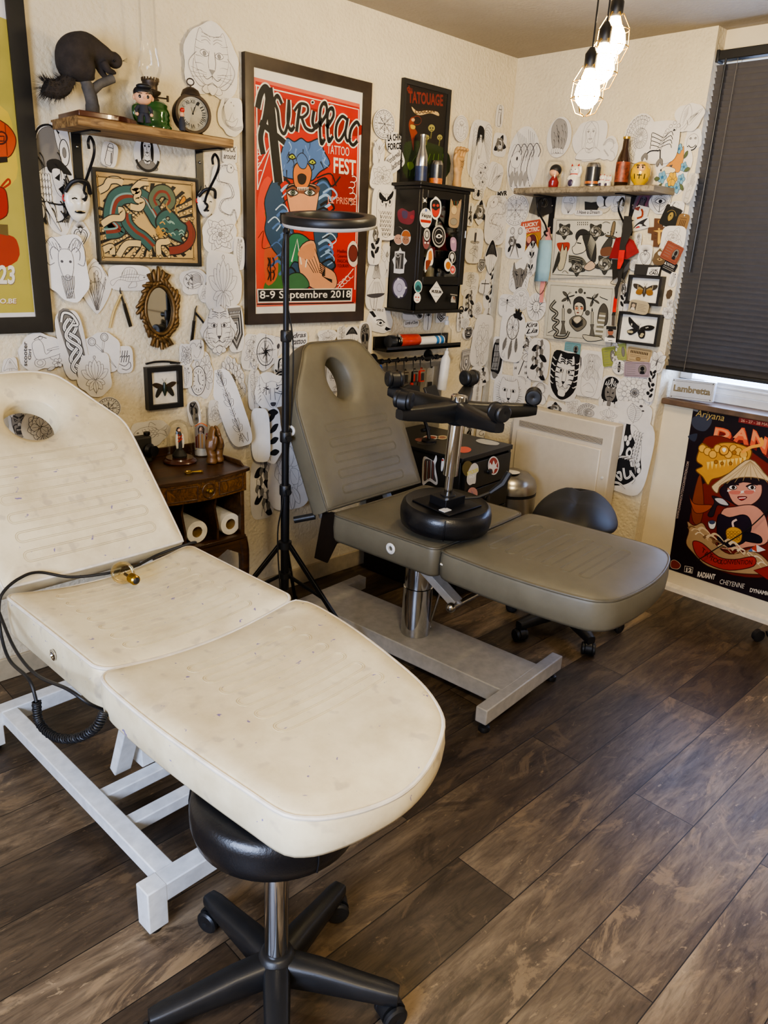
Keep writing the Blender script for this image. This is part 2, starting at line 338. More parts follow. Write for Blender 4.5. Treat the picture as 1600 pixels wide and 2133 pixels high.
# venetian blind
bl = thing('venetian_blind', 'dark grey venetian blind pulled almost down over the window', 'window blind', (-.03, -1.6, 1.06))
yb0, yb1 = -.985, -2.29
MB().box((-.035, (yb0 + yb1) / 2, 2.347), (.045, yb0 - yb1, .036)).build('headrail', 'black_frame', bl, bevel=.003)
hc = MB(); hc.box((-.036, yb0 - .012, 2.345), (.052, .03, .046)); hc.build('end_cap', 'black_plastic', bl, bevel=.003)
sl = MB(); n = 54; R = Euler((0, math.radians(58), 0)).to_matrix()
for i in range(n):
    z = 1.098 + (2.30 - 1.098) * i / (n - 1); sag = .02 * (i / n) ** 8
    for q in range(4):
        xx = -.012 + .012 * q; 
    pts = [(-.0175, -.0012), (-.006, .0016), (.006, .0016), (.0175, -.0012), (.0175, -.002), (.006, .0008), (-.006, .0008), (-.0175, -.002)]
    ring = [R @ V3((a, 0, b)) for a, b in pts]
    vs = [V3((-.033, yb0 - .006, z)) + p for p in ring] + [V3((-.033, yb1, z)) + p for p in ring]
    sl.add(vs, [(k, (k + 1) % 8, (k + 1) % 8 + 8, k + 8) for k in range(8)] + [tuple(range(8)), tuple(range(8, 16))[::-1]])
sl.build('slats', 'slat', bl, smooth=60)
MB().box((-.033, (yb0 + yb1) / 2, 1.074), (.034, yb0 - yb1 + .012, .018)).build('bottom_rail', 'black_frame', bl, bevel=.004)
for yy in (-1.09, -1.6, -2.1):
    c = MB(); c.tube([(-.054, yy, 2.33), (-.054, yy, 1.07)], .0011, 6); c.tube([(-.013, yy, 2.33), (-.013, yy, 1.07)], .0011, 6); c.build('ladder_cord', pbr('cord_grey', '#6d6962', .8), bl)
MB().tube([(-.062, -1.045, 2.33), (-.064, -1.043, 1.5)], .0045, 8).build('tilt_wand', 'black_plastic', bl)

# ================================================================ cushions
def rrect(x0, x1, y0, y1, rad, n=10):
    """rounded rectangle, counter-clockwise, radii for (x0,y0) (x1,y0) (x1,y1) (x0,y1)"""
    out = []
    for (cx, cy, a0), r in zip(((x0, y0, PI), (x1, y0, 1.5 * PI), (x1, y1, 0), (x0, y1, .5 * PI)), rad):
        ox = cx + (r if cx == x0 else -r); oy = cy + (r if cy == y0 else -r)
        for k in range(n + 1): out.append((ox + r * math.cos(a0 + k / n * PI / 2), oy + r * math.sin(a0 + k / n * PI / 2)))
    res = []
    for i, p in enumerate(out):
        q = out[(i + 1) % len(out)]; d = math.dist(p, q); k = max(1, int(d / .025))
        for j in range(k): res.append((p[0] + (q[0] - p[0]) * j / k, p[1] + (q[1] - p[1]) * j / k))
    return res
def cushion(name, parent, mtx, out, thick, mat, pip, puff=.012, dish=0.0, hole=None, rim=.014, loops=(), stitch='stitch', lip=.0):
    xs = [p[0] for p in out]; ys = [p[1] for p in out]
    cx, cy, hw, hh = (min(xs) + max(xs)) / 2, (min(ys) + max(ys)) / 2, (max(xs) - min(xs)) / 2, (max(ys) - min(ys)) / 2
    ce = hole[:2] if hole else (cx, cy)
    def zt(x, y):
        X, Y = (x - cx) / hw, (y - cy) / hh
        z = puff * max(0, 1 - abs(X) ** 4) * max(0, 1 - Y ** 6) - dish * max(0, 1 - X * X)
        if hole:
            d = math.hypot((x - hole[0]) / hole[2], (y - hole[1]) / hole[3]); z -= .022 * math.exp(-((d - 1) / .33) ** 2) if d > .9 else .02
        return z
    N = len(out); rings = []
    dirs = [V3((ce[0] - p[0], ce[1] - p[1])).normalized() for p in out]
    def off(d, z, wt=1.0): rings.append([V3((p[0] + u.x * d, p[1] + u.y * d, z + zt(p[0], p[1]) * wt)) for p, u in zip(out, dirs)])
    if not hole: rings.append([V3((ce[0], ce[1], -thick))] * N)
    else:
        hp = [(hole[0] - u.x * hole[2], hole[1] - u.y * hole[3]) for u in dirs]
        rings.append([V3((a, b_, -thick)) for a, b_ in hp])
    off(.03, -thick, 0); off(.006, -thick + .003, 0); off(0, -thick + .014, 0); off(-.003, -thick * .5, .5); off(0, -rim - .004); off(.001, -rim); off(rim * .35, -rim * .35); off(rim, 0)
    for f in ((.12, .25, .4, .55, .7, .85, .95, 1.0) if hole else (.12, .3, .5, .7, .88, 1.0)):
        rg = []
        for i, (p, u) in enumerate(zip(out, dirs)):
            e = hp[i] if hole else ce; a = (p[0] + u.x * rim, p[1] + u.y * rim)
            x, y = a[0] + (e[0] - a[0]) * f, a[1] + (e[1] - a[1]) * f; rg.append(V3((x, y, zt(x, y) - (.004 if hole and f == 1 else 0))))
        rings.append(rg)
    mb = MB(mtx); vs = [v for r in rings for v in r]; K = len(rings); fs = []
    for i in range(K - 1 + (1 if hole else 0)):
        j = (i + 1) % K
        for q in range(N): fs.append((i * N + q, i * N + (q + 1) % N, j * N + (q + 1) % N, j * N + q))
    mb.add(vs, fs); o = mb.build(name, mat, parent, smooth=75)
    bm = bmesh.new(); bm.from_mesh(o.data); bmesh.ops.remove_doubles(bm, verts=bm.verts, dist=1e-5); bmesh.ops.recalc_face_normals(bm, faces=bm.faces); bm.to_mesh(o.data); bm.free()
    pp = MB(mtx); pp.tube([V3((p[0] + u.x * .004, p[1] + u.y * .004, -rim * .45 + zt(*p))) for p, u in zip(out, dirs)], .0048, 8, closed=True)
    pp.build('piping', pip, o)
    if loops:
        st = MB(mtx)
        for (x0, x1, yc, hgt) in loops:
            for ins in (0, .005):
                lp = rrect(x0 + ins, x1 - ins, yc - hgt / 2 + ins, yc + hgt / 2 - ins, [hgt / 2 - ins - .001] * 4, 5)
                st.tube([V3((x, y, zt(x, y) + .0001)) for x, y in lp], .0010, 5, closed=True)
        st.build('stitching', stitch, o)
    return o
def outline(pts):
    d = [(p.x, p.y) for p in spline(pts, 12, True)]; out = [d[0]]
    for p in d:
        if math.dist(p, out[-1]) > .016: out.append(p)
    return out[::-1]

# ================================================================ white bed
KS = .946; Wd = .585 * KS; yaw = math.radians(2.5)
a_ = V3((math.cos(yaw), math.sin(yaw), 0)); P0 = V3((-2.929, -.70, 0)) + a_ * Wd / 2
wb = thing('treatment_bed', 'cream-white vinyl treatment bed with a raised holed headrest in the foreground', 'treatment bed', P0, yaw)
MW = wm(wb); h = .585 / 2
T = lambda x, y, z: MW @ Matrix.Translation((x, y, z)) @ Matrix.Scale(KS, 4)
cushion('seat', wb, T(0, 0, .650), rrect(-h, h, -.535, -.004, [.035, .035, .03, .03]), .125, 'white_vinyl', 'piping_white', .012, .034, loops=[(-.19, .19, -.10 - .06 * i, .036) for i in range(7)])
ft = outline([(.24, -.548), (.276, -.57), (.288, -.62), (.281, -.72), (.264, -.83), (.236, -.96), (.203, -1.08), (.163, -1.165), (.12, -1.213), (.03, -1.255), (-.063, -1.272), (-.16, -1.264), (-.235, -1.244), (-.276, -1.219), (-.297, -1.185), (-.306, -1.10), (-.316, -.97), (-.322, -.83), (-.322, -.70), (-.316, -.60), (-.292, -.56), (-.25, -.550), (0, -.549)])
cushion('foot_rest', wb, T(0, 0, .660), ft, .10, 'white_vinyl', 'piping_white', .022, .034, loops=[(-.15, .16, -.68 - .062 * i, .038) for i in range(6)])
tl = math.radians(45); MBk = MW @ Matrix.Translation((-h * KS, .011, .655)) @ Matrix.Scale(KS, 4) @ Matrix.Rotation(PI / 2 - tl, 4, 'X')
half = [(.285, .0), (.287, .1), (.29, .3), (.29, .43), (.278, .485), (.252, .522), (.215, .572), (.16, .655), (.128, .692), (.07, .716), (0, .722)]
hs = [(p.x, p.y) for p in spline(half, 5)]
ob = [(h + x, y) for x, y in hs] + [(h - x, y) for x, y in hs[::-1][1:]]
ob += [(h - .285 + .57 * k / 22, 0) for k in range(1, 22)]
cushion('backrest', wb, MBk, ob, .095, 'white_vinyl', 'piping_white', .014, .012, hole=(h, .536, .084, .076), loops=[(.09, h * 2 - .08, .075 + .062 * i, .036) for i in range(6)])
ey = MB(MW)
ey.lathe([(.004, 0), (.014, .001), (.014, .004), (.008, .005), (.006, .002)], (-h * KS - .003, -.29, .595), (-1, 0, 0), 18, cap=False); ey.build('eyelet', 'chrome', wb)
fr = MB(MW)
zr = .105
for x in (-.265,): pass
BX = .2
for s in (-1, 1): fr.box((s * BX, -.158, zr + .002), (.048, .92, .04))
for y, n in ((.31, 1), (-.623, 1)):
    fr.box((0, y, zr), (.47, .05, .05))
for y in (-.25, -.39): fr.box((0, y, zr - .002), (2 * BX - .04, .04, .034))
fr.build('base_frame', 'white_paint', wb, bevel=.003)
for x in (-.249, .249):
    for y in (.31, -.623):
        lg = MB(MW).box((x, y, .0728), (.051, .051, .1155)).build('leg', 'white_paint', wb, bevel=.003)
        MB(MW).cyl((x, y, 0), (x, y, .02), .018).build('foot_knob', 'black_plastic', lg)
co = MB(MW)
co.box((0, -.17, .32), (.09, .12, .40)); co.bar((.10, -.19, .12), (.06, -.36, .52), .05, .03); co.bar((-.09, -.19, .12), (-.09, -.36, .52), .05, .03)
co.build('lift_column', 'white_paint', wb, bevel=.003)
mf = MB(MW)
for s in (-1, 1): mf.box((s * .18, -.25, .51), (.03, .46, .028)); mf.box((s * .18, -.66, .548), (.03, .26, .02))
for y in (-.05, -.45, -.58, -.77): mf.box((0, y, .51 if y > -.5 else .548), (.36, .03, .02))
for s in (-1, 1): mf.bar(MW.inverted() @ (MBk @ V3((h + s * .2, .0, -.125))), MW.inverted() @ (MBk @ V3((h + s * .2, .45, -.125))), .03, .026)
mf.build('cushion_frame', 'white_paint', wb, bevel=.002)
MB(MW).cyl((.06, -.54, .075), (.22, -.57, .08), .016).build('pedal_bar', 'black_plastic', wb)

# ================================================================ grey bed
Wg = .56; yg = math.radians(5)
a2 = V3((math.cos(yg), math.sin(yg), 0)); G0 = V3((-1.765, -.63, 0)) + a2 * Wg / 2
gb = thing('treatment_bed', 'olive grey vinyl treatment bed on a grey hydraulic base, a stool upside down on it', 'treatment bed', G0, yg)
MG = wm(gb); g = Wg / 2; T = lambda x, y, z: MG @ Matrix.Translation((x, y, z))
cushion('seat', gb, T(0, 0, .610), rrect(-g, g, -.485, -.004, [.03, .03, .03, .03]), .11, 'grey_vinyl', 'piping_grey', .008, .004)
cushion('foot_rest', gb, T(0, 0, .612), outline([(.25, -.501), (.284, -.52), (.294, -.62), (.305, -.78), (.312, -.92), (.306, -.98), (.286, -1.03), (.235, -1.068), (.15, -1.093), (.038, -1.106), (-.092, -1.103), (-.205, -1.087), (-.252, -1.058), (-.274, -1.012), (-.290, -.887), (-.295, -.728), (-.289, -.598), (-.283, -.53), (-.25, -.502), (0, -.501)]), .105, 'grey_vinyl', 'piping_grey', .014, .004, loops=[(-.16, .16, -.62 - .066 * i, .04) for i in range(6)], stitch='stitch_grey')
MGk = T(-g, .012, .612) @ Matrix.Rotation(PI / 2 - math.radians(25.5), 4, 'X')
half = [(.278, .0), (.279, .1), (.28, .3), (.278, .40), (.255, .47), (.19, .575), (.165, .612), (.125, .634), (.07, .638), (0, .638)]
hs = [(p.x, p.y) for p in spline(half, 5)]
ob = [(g + x, y) for x, y in hs] + [(g - x, y) for x, y in hs[::-1][1:]] + [(g - .278 + .556 * k / 22, 0) for k in range(1, 22)]
cushion('backrest', gb, MGk, ob, .095, 'grey_vinyl', 'piping_grey', .012, .006, hole=(g - .012, .488, .06, .085), loops=[(.1, g * 2 - .1, .06 + .06 * i, .036) for i in range(5)], stitch='stitch_grey')
for (x, y, z, ax, m_) in ((-g - .003, -.30, .558, (-1, 0, 0), MG),):
    e = MB(m_); e.lathe([(.009, 0), (.019, .001), (.020, .005), (.014, .008), (.009, .006)], (x, y, z), ax, 22, cap=False); e.build('eyelet', 'white_plastic', gb, label='white plastic eyelet on the seat side')
e = MB(MGk); e.lathe([(.009, 0), (.019, .001), (.020, .005), (.014, .008), (.009, .006)], (-.001, .325, -.062), (-1, 0, 0), 22, cap=False); e.build('eyelet', 'white_plastic', gb, label='white plastic eyelet on the backrest side')
z_ = MB(MG); z_.bar((-g - .001, -.51, .565), (-g - .001, -.60, .553), .004, .005); z_.bar((-g - .001, -.60, .555), (-g - .001, -.60, .537), .004, .004, (1, 0, 0)); z_.build('zip', 'hot_white', gb)
bf = MB(MG)
bf.box((0.005, -.20, .067), (.25, 1.0, .065)); bf.box((-.005, -.71, .07), (.52, .045, .058)); bf.box((-.005, .30, .07), (.52, .045, .058))
bf.build('base_plate', 'grey_paint', gb, bevel=.004)
for x in (-.235, .225):
    for y in (-.71, .30):
        kb = MB(MG); kb.lathe([(.019, 0), (.021, .006), (.019, .018), (.010, .022), (.009, .045)], (x, y, 0)); kb.build('foot_knob', 'black_plastic', gb)
MB(MG).lathe([(.058, .1), (.058, .3), (.054, .302), (.054, .44)], (.0, -.215, 0), seg=32).build('lift_column', 'chrome', gb)
mf = MB(MG)
for s in (-1, 1):
    mf.prism([(.06, .492), (-.30, .492), (-.48, .365), (-.52, .38), (-.38, .492 - .03), (-.38, .5), (.06, .5)], -.008, .008, Matrix(((0, 0, 1), (1, 0, 0), (0, 1, 0))), (s * .15, 0, 0))
    mf.bar((s * .15, .04, .485), (s * .15, -.36, .47), .05, .04); mf.bar((s * .15, -.33, .475), (s * .15, -.50, .375), .045, .03)
    mf.bar((s * .15, .02, .48), (s * .15, .13, .42), .045, .03)
for y in (-.02, -.2, -.35): mf.box((0, y, .478), (.3, .05, .03))
for s in (-1, 1): mf.bar(MG.inverted() @ (MGk @ V3((g + s * .19, -.02, -.13))), MG.inverted() @ (MGk @ V3((g + s * .19, .45, -.13))), .03, .026)
mf.build('cushion_frame', 'grey_paint', gb, bevel=.002)
for pts, r_ in (([(-.175, .14, .415), (-.17, .10, .56)], .006), ([(-.185, -.5, .37), (.17, -.5, .37)], .011), ([(.05, -.5, .38), (.05, -.9, .50)], .008), ([(.06, -.235, .105), (.10, -.30, .44)], .005)):
    rd = MB(MG); rd.cyl(*pts, r_); rd.ball(pts[0], r_ + .007); rd.build('gas_strut', 'steel', gb)
MB(MG).prism([(-.02, 0), (-.02, .12), (.06, .10), (.10, -.10), (.03, -.10)], -g + .06, -g + .066, Matrix(((0, 0, 1), (1, 0, 0), (0, 1, 0))), (0, .04, .47)).build('hinge_plate', pbr('rusty_hinge', '#2e241b', .5, .5), gb)
MB(MG).cyl((-g + .02, .10, .565), (-g - .03, .16, .545), .013).build('release_handle', 'black_plastic', gb)
cb = MB(); cb.tube(spline([G0 + V3((.06, .30, .09)), G0 + V3((.1, .29, .02)), G0 + V3((.07, .2, .006)), G0 + V3((-.1, .28, .006)), G0 + V3((-.35, .42, .006)), G0 + V3((-.6, .5, .006))]), .004, 6)
cb.build('mains_cable', 'cable', gb)

# ================================================================ stools
def star_base(st, m, phi0, R, wheel=.027, hubz=.10):
    hb = MB(m); hb.lathe([(.03, hubz - .045), (.042, hubz - .03), (.042, hubz + .012), (.034, hubz + .03), (.028, hubz + .034)], seg=24); hb.build('hub', 'black_plastic', st)
    for k in range(5):
        a = math.radians(phi0 + 72 * k); d = V3((math.cos(a), math.sin(a), 0)); p = V3((-d.y, d.x, 0)); lg = MB(m); vs = []
        secs = [(.02, hubz - .010, .029, .034), (.09, hubz - .012, .027, .031), (R * .75, hubz - .022, .023, .023), (R - .012, hubz - .026, .021, .020), (R + .014, hubz - .028, .017, .016)]
        for (q, z, wd, ht) in secs:
            for t_ in range(12):
                u = 2 * PI * t_ / 12; cx_, sy_ = math.cos(u), math.sin(u)
                vs.append(d * q + p * wd * math.copysign(abs(cx_) ** .5, cx_) + V3((0, 0, z + ht * math.copysign(abs(sy_) ** .5, sy_))))
        n_ = 12; fs = [(i * n_ + q, i * n_ + (q + 1) % n_, (i + 1) * n_ + (q + 1) % n_, (i + 1) * n_ + q) for i in range(len(secs) - 1) for q in range(n_)] + [tuple(range(n_))[::-1], tuple(range(4 * n_, 5 * n_))]
        lg.add(vs, fs); lo = lg.build('leg', 'black_plastic', st, smooth=60)
        sw = math.radians(40 + 67 * k); wd_ = V3((math.cos(a + sw), math.sin(a + sw), 0)); ctr = d * R
        ch = MB(m); ch.cyl(ctr + V3((0, 0, wheel)), ctr + V3((0, 0, hubz - .04)), .008)
        ch.tube([ctr + wd_ * -.013 + V3((0, 0, wheel * 1.15)), ctr + wd_ * .013 + V3((0, 0, wheel * 1.15))], wheel * 1.02, 18)
        cs = ch.build('caster', 'black_plastic', st, smooth=40)
        for sgn in (-1, 1):
            c0 = ctr + wd_ * sgn * .013 + V3((0, 0, wheel)); wh = MB(m)
            wh.lathe([(.004, -.001), (wheel * .86, 0), (wheel, .004), (wheel, .011), (wheel * .84, .015), (wheel * .3, .016), (0, .013)], c0, wd_ * sgn, 20); wh.build('wheel', 'black_plastic', cs, smooth=35)
def round_stool(label, loc, phi0, R, seat_r, seat_h, rot=None, thick=.09, rz=0):
    st = thing('rolling_stool', label, 'stool', loc, rz, rot=rot); m = wm(st); star_base(st, m, phi0, R)
    cl = MB(m); cl.lathe([(.025, .10), (.025, seat_h - thick - .10), (.02, seat_h - thick - .10)], seg=24); cl.build('column', 'chrome', st)
    MB(m).lathe([(.014, seat_h - thick - .11), (.014, seat_h - thick)], seg=18).build('piston', 'chrome', st)
    MB(m).lathe([(.027, .075), (.027, .04), (.02, .035), (.0, .034)], seg=20).build('column_end', 'chrome', st)
    t = thick
    sm = MB(m); z = seat_h
    sm.lathe([(0, z - t + .008), (seat_r * .8, z - t + .006), (seat_r * .9, z - t), (seat_r * .965, z - t + .008), (seat_r, z - t * .66), (seat_r, z - t * .36), (seat_r * .97, z - t * .1), (seat_r * .9, z - .002), (seat_r * .6, z + .004), (0, z + .006)], seg=48)
    so = sm.build('seat', 'black_leather', st, smooth=50)
    for k in range(3):
        sm = MB(m)
        a = math.radians(140 + 120 * k); dd = V3((math.cos(a), math.sin(a), 0))
        sm.tube([dd * seat_r * q + V3((0, 0, z - t * f)) for q, f in ((.93, .02), (.985, .15), (1.006, .4), (1.006, .62), (.97, .9))], .0022, 6)
        sm.build('seam', 'black_leather', so)
    pl = MB(m); pl.box((0, 0, z - t + .004), (.17, .17, .005)); pl.box((0, 0, z - t - .012), (.10, .075, .03)); pl.lathe([(.026, z - t - .03), (.026, z - t - .012)], seg=16)
    pl.build('mounting_plate', 'black_metal', st, bevel=.002)
    lv = MB(m); lv.tube([(.03, .02, z - t - .012), (.09, .06, z - t - .018), (.15, .10, z - t - .05)], .005, 8); lv.tube([(.125, .083, z - t - .035), (.16, .106, z - t - .07), (.175, .116, z - t - .11)], [.008, .014, .012], 8); lv.build('lever', 'black_plastic', st)
    return st
s1 = round_stool('black round rolling stool standing under the foot of the white bed', (-2.768, -1.655, 0), 18, .248, .165, .553, rz=0)
s2 = round_stool('black round rolling stool lying upside down on the grey bed', (-1.585, -1.05, 1.131), -33, .247, .158, .497, rot=(PI + math.radians(3.5), math.radians(-1), 0), thick=.085)
lb = MB(wm(s2)); lb.box((-.06, .045, .497 - .085 + .0005), (.035, .026, .002)); lb.build('care_tag', 'paper', s2, smooth=0)

# saddle stool behind the grey bed
sd = thing('saddle_stool', 'black saddle stool standing between the grey bed and the white radiator', 'stool', (-.80, -1.07, 0)); m = wm(sd); star_base(sd, m, 25, .24)
MB(m).lathe([(.025, .10), (.025, .36), (.016, .36), (.016, .48)], seg=20).build('column', 'chrome', sd)
vs = []; nu, nv = 40, 14
for j in range(nv + 1):
    for i in range(nu):
        u = 2 * PI * i / nu; ph = -PI / 2 + PI * j / nv; r = math.cos(ph)
        x = .175 * r * math.copysign(abs(math.cos(u)) ** .85, math.cos(u)); y = .19 * r * math.copysign(abs(math.sin(u)) ** .85, math.sin(u))
        zz = .045 * math.sin(ph) + .025 * (y / .19) ** 2 * (1.6 if y > 0 else -.9) - 1.3 * x * x - (.018 * math.exp(-(x / .03) ** 2) if ph > 0 else 0)
        vs.append((x, y, .545 + zz))
sdl = MB(m @ Matrix.Rotation(math.radians(-62), 4, 'Z')); sdl.add(vs, [(j * nu + i, j * nu + (i + 1) % nu, (j + 1) * nu + (i + 1) % nu, (j + 1) * nu + i) for j in range(nv) for i in range(nu)])
sdl.build('seat', 'matte_leather', sd, smooth=80)
MB(m).box((0, 0, .487), (.16, .18, .02)).build('mounting_plate', 'white_plastic', sd, bevel=.003)
lv = MB(m); p0 = V3((-.02, .0, .45)); lv.tube([(0, 0, .47), (-.10, .02, .40)], .005, 8)
lv.tube([(-.09, .018, .41), (-.16, .04, .33)], .013, 10); lv.build('lever', 'black_plastic', sd)
# ================================================================ drawing on flat things
TXT={}
def text_shape(s,bold=0.0,shear=0.0):
    k=(s,bold,shear)
    if k not in TXT:
        cu=bpy.data.curves.new('lettering','FONT');cu.body=s;cu.offset=bold;cu.shear=shear;cu.resolution_u=3
        ob=bpy.data.objects.new('lettering',cu);COL.objects.link(ob)
        bpy.context.view_layer.update()
        me=ob.evaluated_get(bpy.context.evaluated_depsgraph_get()).to_mesh()
        vs=[(v.co.x,v.co.y) for v in me.vertices];fs=[tuple(p.vertices) for p in me.polygons]
        ob.evaluated_get(bpy.context.evaluated_depsgraph_get()).to_mesh_clear()
        bpy.data.objects.remove(ob);bpy.data.curves.remove(cu)
        x0=min(v[0] for v in vs);x1=max(v[0] for v in vs);y0=min(v[1] for v in vs);y1=max(v[1] for v in vs)
        TXT[k]=([((x-x0)/(x1-x0),(y-y0)/(y1-y0)) for x,y in vs],fs)
    return TXT[k]
class Ink:
    """draws on a plane: O origin, U right, V up, Nn towards the room; T turns drawing coordinates into metres (u, v)"""
    def __init__(s,O,U,V,T=None,lift=0.0,bow=None,step=.00005,mb=None):
        s.O,s.U,s.V=V3(O),V3(U).normalized(),V3(V).normalized();s.Nn=s.U.cross(s.V);s.T=T or (lambda x,y:(x,y))
        s.z=lift;s.bow=bow;s.step=step;s.mb=mb or MB();s.K='#2b2a2c';s.G='#8a8784';s.D='#1c1b1d';s.P='#e3dfd8';s.wk=1.0;s.dark=False
    def w(s,u,v,dz=0.0):return s.O+s.U*u+s.V*v+s.Nn*(s.z+dz+(s.bow(u,v) if s.bow else 0))
    def raw(s,uv,faces,col,dz=0.0):
        s.mb.col=lin(col);s.mb.add([s.w(u,v,dz) for u,v in uv],faces)
    def up(s):s.z += s.step
    def sm(s,pts,closed=False,n=5):return [(p.x,p.y) for p in spline([(a,b) for a,b in pts],n,closed)]
    def f(s,pts,col=None,sm=False,n=4):
        if sm:pts=s.sm(pts,True,n)
        uv=[s.T(*p) for p in pts];s.up()
        tri=tessellate_polygon([[V3((a,b,0)) for a,b in uv]])
        s.raw(uv,[tuple(t) for t in tri],col or s.D)
    def l(s,pts,w=1.0,col=None,sm=True,closed=False,n=5,taper=False):
        if sm and len(pts)>2:pts=s.sm(pts,closed,n)
        uv=[V3((*s.T(*p),0)) for p in pts];uv=[p for i,p in enumerate(uv) if i==0 or (p-uv[i-1]).length>1e-6];N=len(uv)
        if N<2:return
        s.up();hw=w*.0005*s.wk;vs=[]
        for i,p in enumerate(uv):
            a=uv[(i-1)%N] if closed or i else uv[0];b=uv[(i+1)%N] if closed or i<N-1 else uv[-1]
            d=b-a;d=d.normalized() if d.length>1e-9 else V3((1,0,0));k=hw*((1.0-.85*i/(N-1)) if taper else 1)
            vs += [(p.x-d.y*k,p.y+d.x*k),(p.x+d.y*k,p.y-d.x*k)]
        M_=N if closed else N-1
        s.raw(vs,[(2*i,2*i+1,2*((i+1)%N)+1,2*((i+1)%N)) for i in range(M_)],col or s.K)
    def ring(s,x,y,r,ry=None,rot=0,a0=0,a1=360,n=22):
        ry=ry or r;c,q=math.cos(math.radians(rot)),math.sin(math.radians(rot));out=[]
        full=abs(a1-a0)>=360
        for i in range(n if full else n+1):
            a=math.radians(a0+(a1-a0)*i/n);px,py=r*math.cos(a),ry*math.sin(a);out.append((x+px*c-py*q,y+px*q+py*c))
        return out
    def c(s,x,y,r,w=1.0,col=None,fill=None,ry=None,rot=0,a0=0,a1=360,n=22):
        p=s.ring(x,y,r,ry,rot,a0,a1,n)
        if fill:s.f(p,fill)
        if w:s.l(p,w,col,sm=False,closed=abs(a1-a0)>=360)
    def fl(s,pts,fill,w=1.0,col=None,sm=True):
        if sm:pts=s.sm(pts,True,4)
        s.f(pts,fill);s.l(pts,w,col,sm=False,closed=True)
    def petal(s,x,y,ang,ln,wd,fill=None,w=1.0,tip=1.0,vein=False,col=None):
        a=math.radians(ang);d=(math.cos(a),math.sin(a));n=(-d[1],d[0])
        P=lambda t,q:(x+d[0]*ln*t+n[0]*wd*q,y+d[1]*ln*t+n[1]*wd*q)
        pts=[P(0,0),P(.25,.34),P(.6,.5*tip),P(.88,.26),P(1,0),P(.88,-.26),P(.6,-.5*tip),P(.25,-.34)]
        if fill:s.fl(pts,fill,w,col)
        else:s.l(pts,w,col,closed=True,n=4)
        if vein:s.l([P(.05,0),P(.8,.02)],w*.7,col)
    def t(s,txt,p0,p1,p2,col=None,bold=.02,shear=0.0):
        """lettering: p0 lower left, p1 lower right, p2 upper left, in drawing coordinates"""
        vs,fs=text_shape(txt,bold,shear);s.up()
        A,B,Cc=V3(s.T(*p0)),V3(s.T(*p1)),V3(s.T(*p2))
        A,B,Cc=[V3((q[0],q[1])) for q in (A,B,Cc)]
        s.raw([tuple(A+(B-A)*x+(Cc-A)*y) for x,y in vs],fs,col or s.K)
    def rect(s,x0,y0,x1,y1,col,w=0,lc=None):
        p=[(x0,y0),(x1,y0),(x1,y1),(x0,y1)];s.f(p,col)
        if w:s.l(p,w,lc,sm=False,closed=True)
def planeA(off=0.0):return V3((0,-off,0)),V3((1,0,0)),V3((0,0,1))
def planeB(off=.08):return V3((-off,0,0)),V3((0,-1,0)),V3((0,0,1))
def px_to(wall,off,x0=0,y0=0,sc=1.0):
    """drawing coordinates taken from an enlarged part of the survey photo, put back on the wall they belong to"""
    if wall=='A':return lambda x,y:(lambda p:(p.x,p.z))(onA(x0+x/sc,y0+y/sc,off))
    return lambda x,y:(lambda p:(-p.y,p.z))(onB(x0+x/sc,y0+y/sc,off))
def ink_px(wall,off,x0=0,y0=0,sc=1.0,**kw):
    O,U,V=planeA(off) if wall=='A' else planeB(off)
    return Ink(O,U,V,px_to(wall,off,x0,y0,sc),**kw)
def frame_rect(mb,wall,u0,u1,v0,v1,wd,prof,off=0.0):
    """mitred frame; prof = [(inward, height)] cross-section"""
    O,U,V=planeA(off) if wall=='A' else planeB(off);N_=U.cross(V);cs=[(u0,v0,1,1),(u1,v0,-1,1),(u1,v1,-1,-1),(u0,v1,1,-1)];K=len(prof)
    vs=[O+U*(a+sx*i)+V*(b+sy*i)+N_*h for (a,b,sx,sy) in cs for i,h in prof]
    mb.add(vs,[(c*K+q,((c+1)%4)*K+q,((c+1)%4)*K+q+1,c*K+q+1) for c in range(4) for q in range(K-1)]);return mb
def picture(name,label,cat,wall,u0,u1,v0,v1,wd,dp,mat,inner,off=0.0,prof=None,glazed=True,group=None):
    O,U,V=planeA(off) if wall=='A' else planeB(off);N_=U.cross(V)
    t=thing(name,label,cat,O+U*(u0+u1)/2+V*v0,group=group)
    prof=prof or [(0,0.001),(0,dp),(wd*.3,dp),(wd,dp*.8),(wd,dp*.45)]
    frame_rect(MB(),wall,u0,u1,v0,v1,wd,prof,off).build('frame',mat,t,smooth=30)
    b=MB();p=[O+U*a+V*c+N_*dp*.5 for a,c in ((u0+wd*.9,v0+wd*.9),(u1-wd*.9,v0+wd*.9),(u1-wd*.9,v1-wd*.9),(u0+wd*.9,v1-wd*.9))]
    b.add(p,[(0,1,2,3)]);b.build('backing',inner,t,smooth=0)
    if glazed:
        b=MB();p=[q+N_*dp*.25 for q in p];b.add(p,[(0,1,2,3)]);b.build('pane','pane',t,smooth=0)
    return t

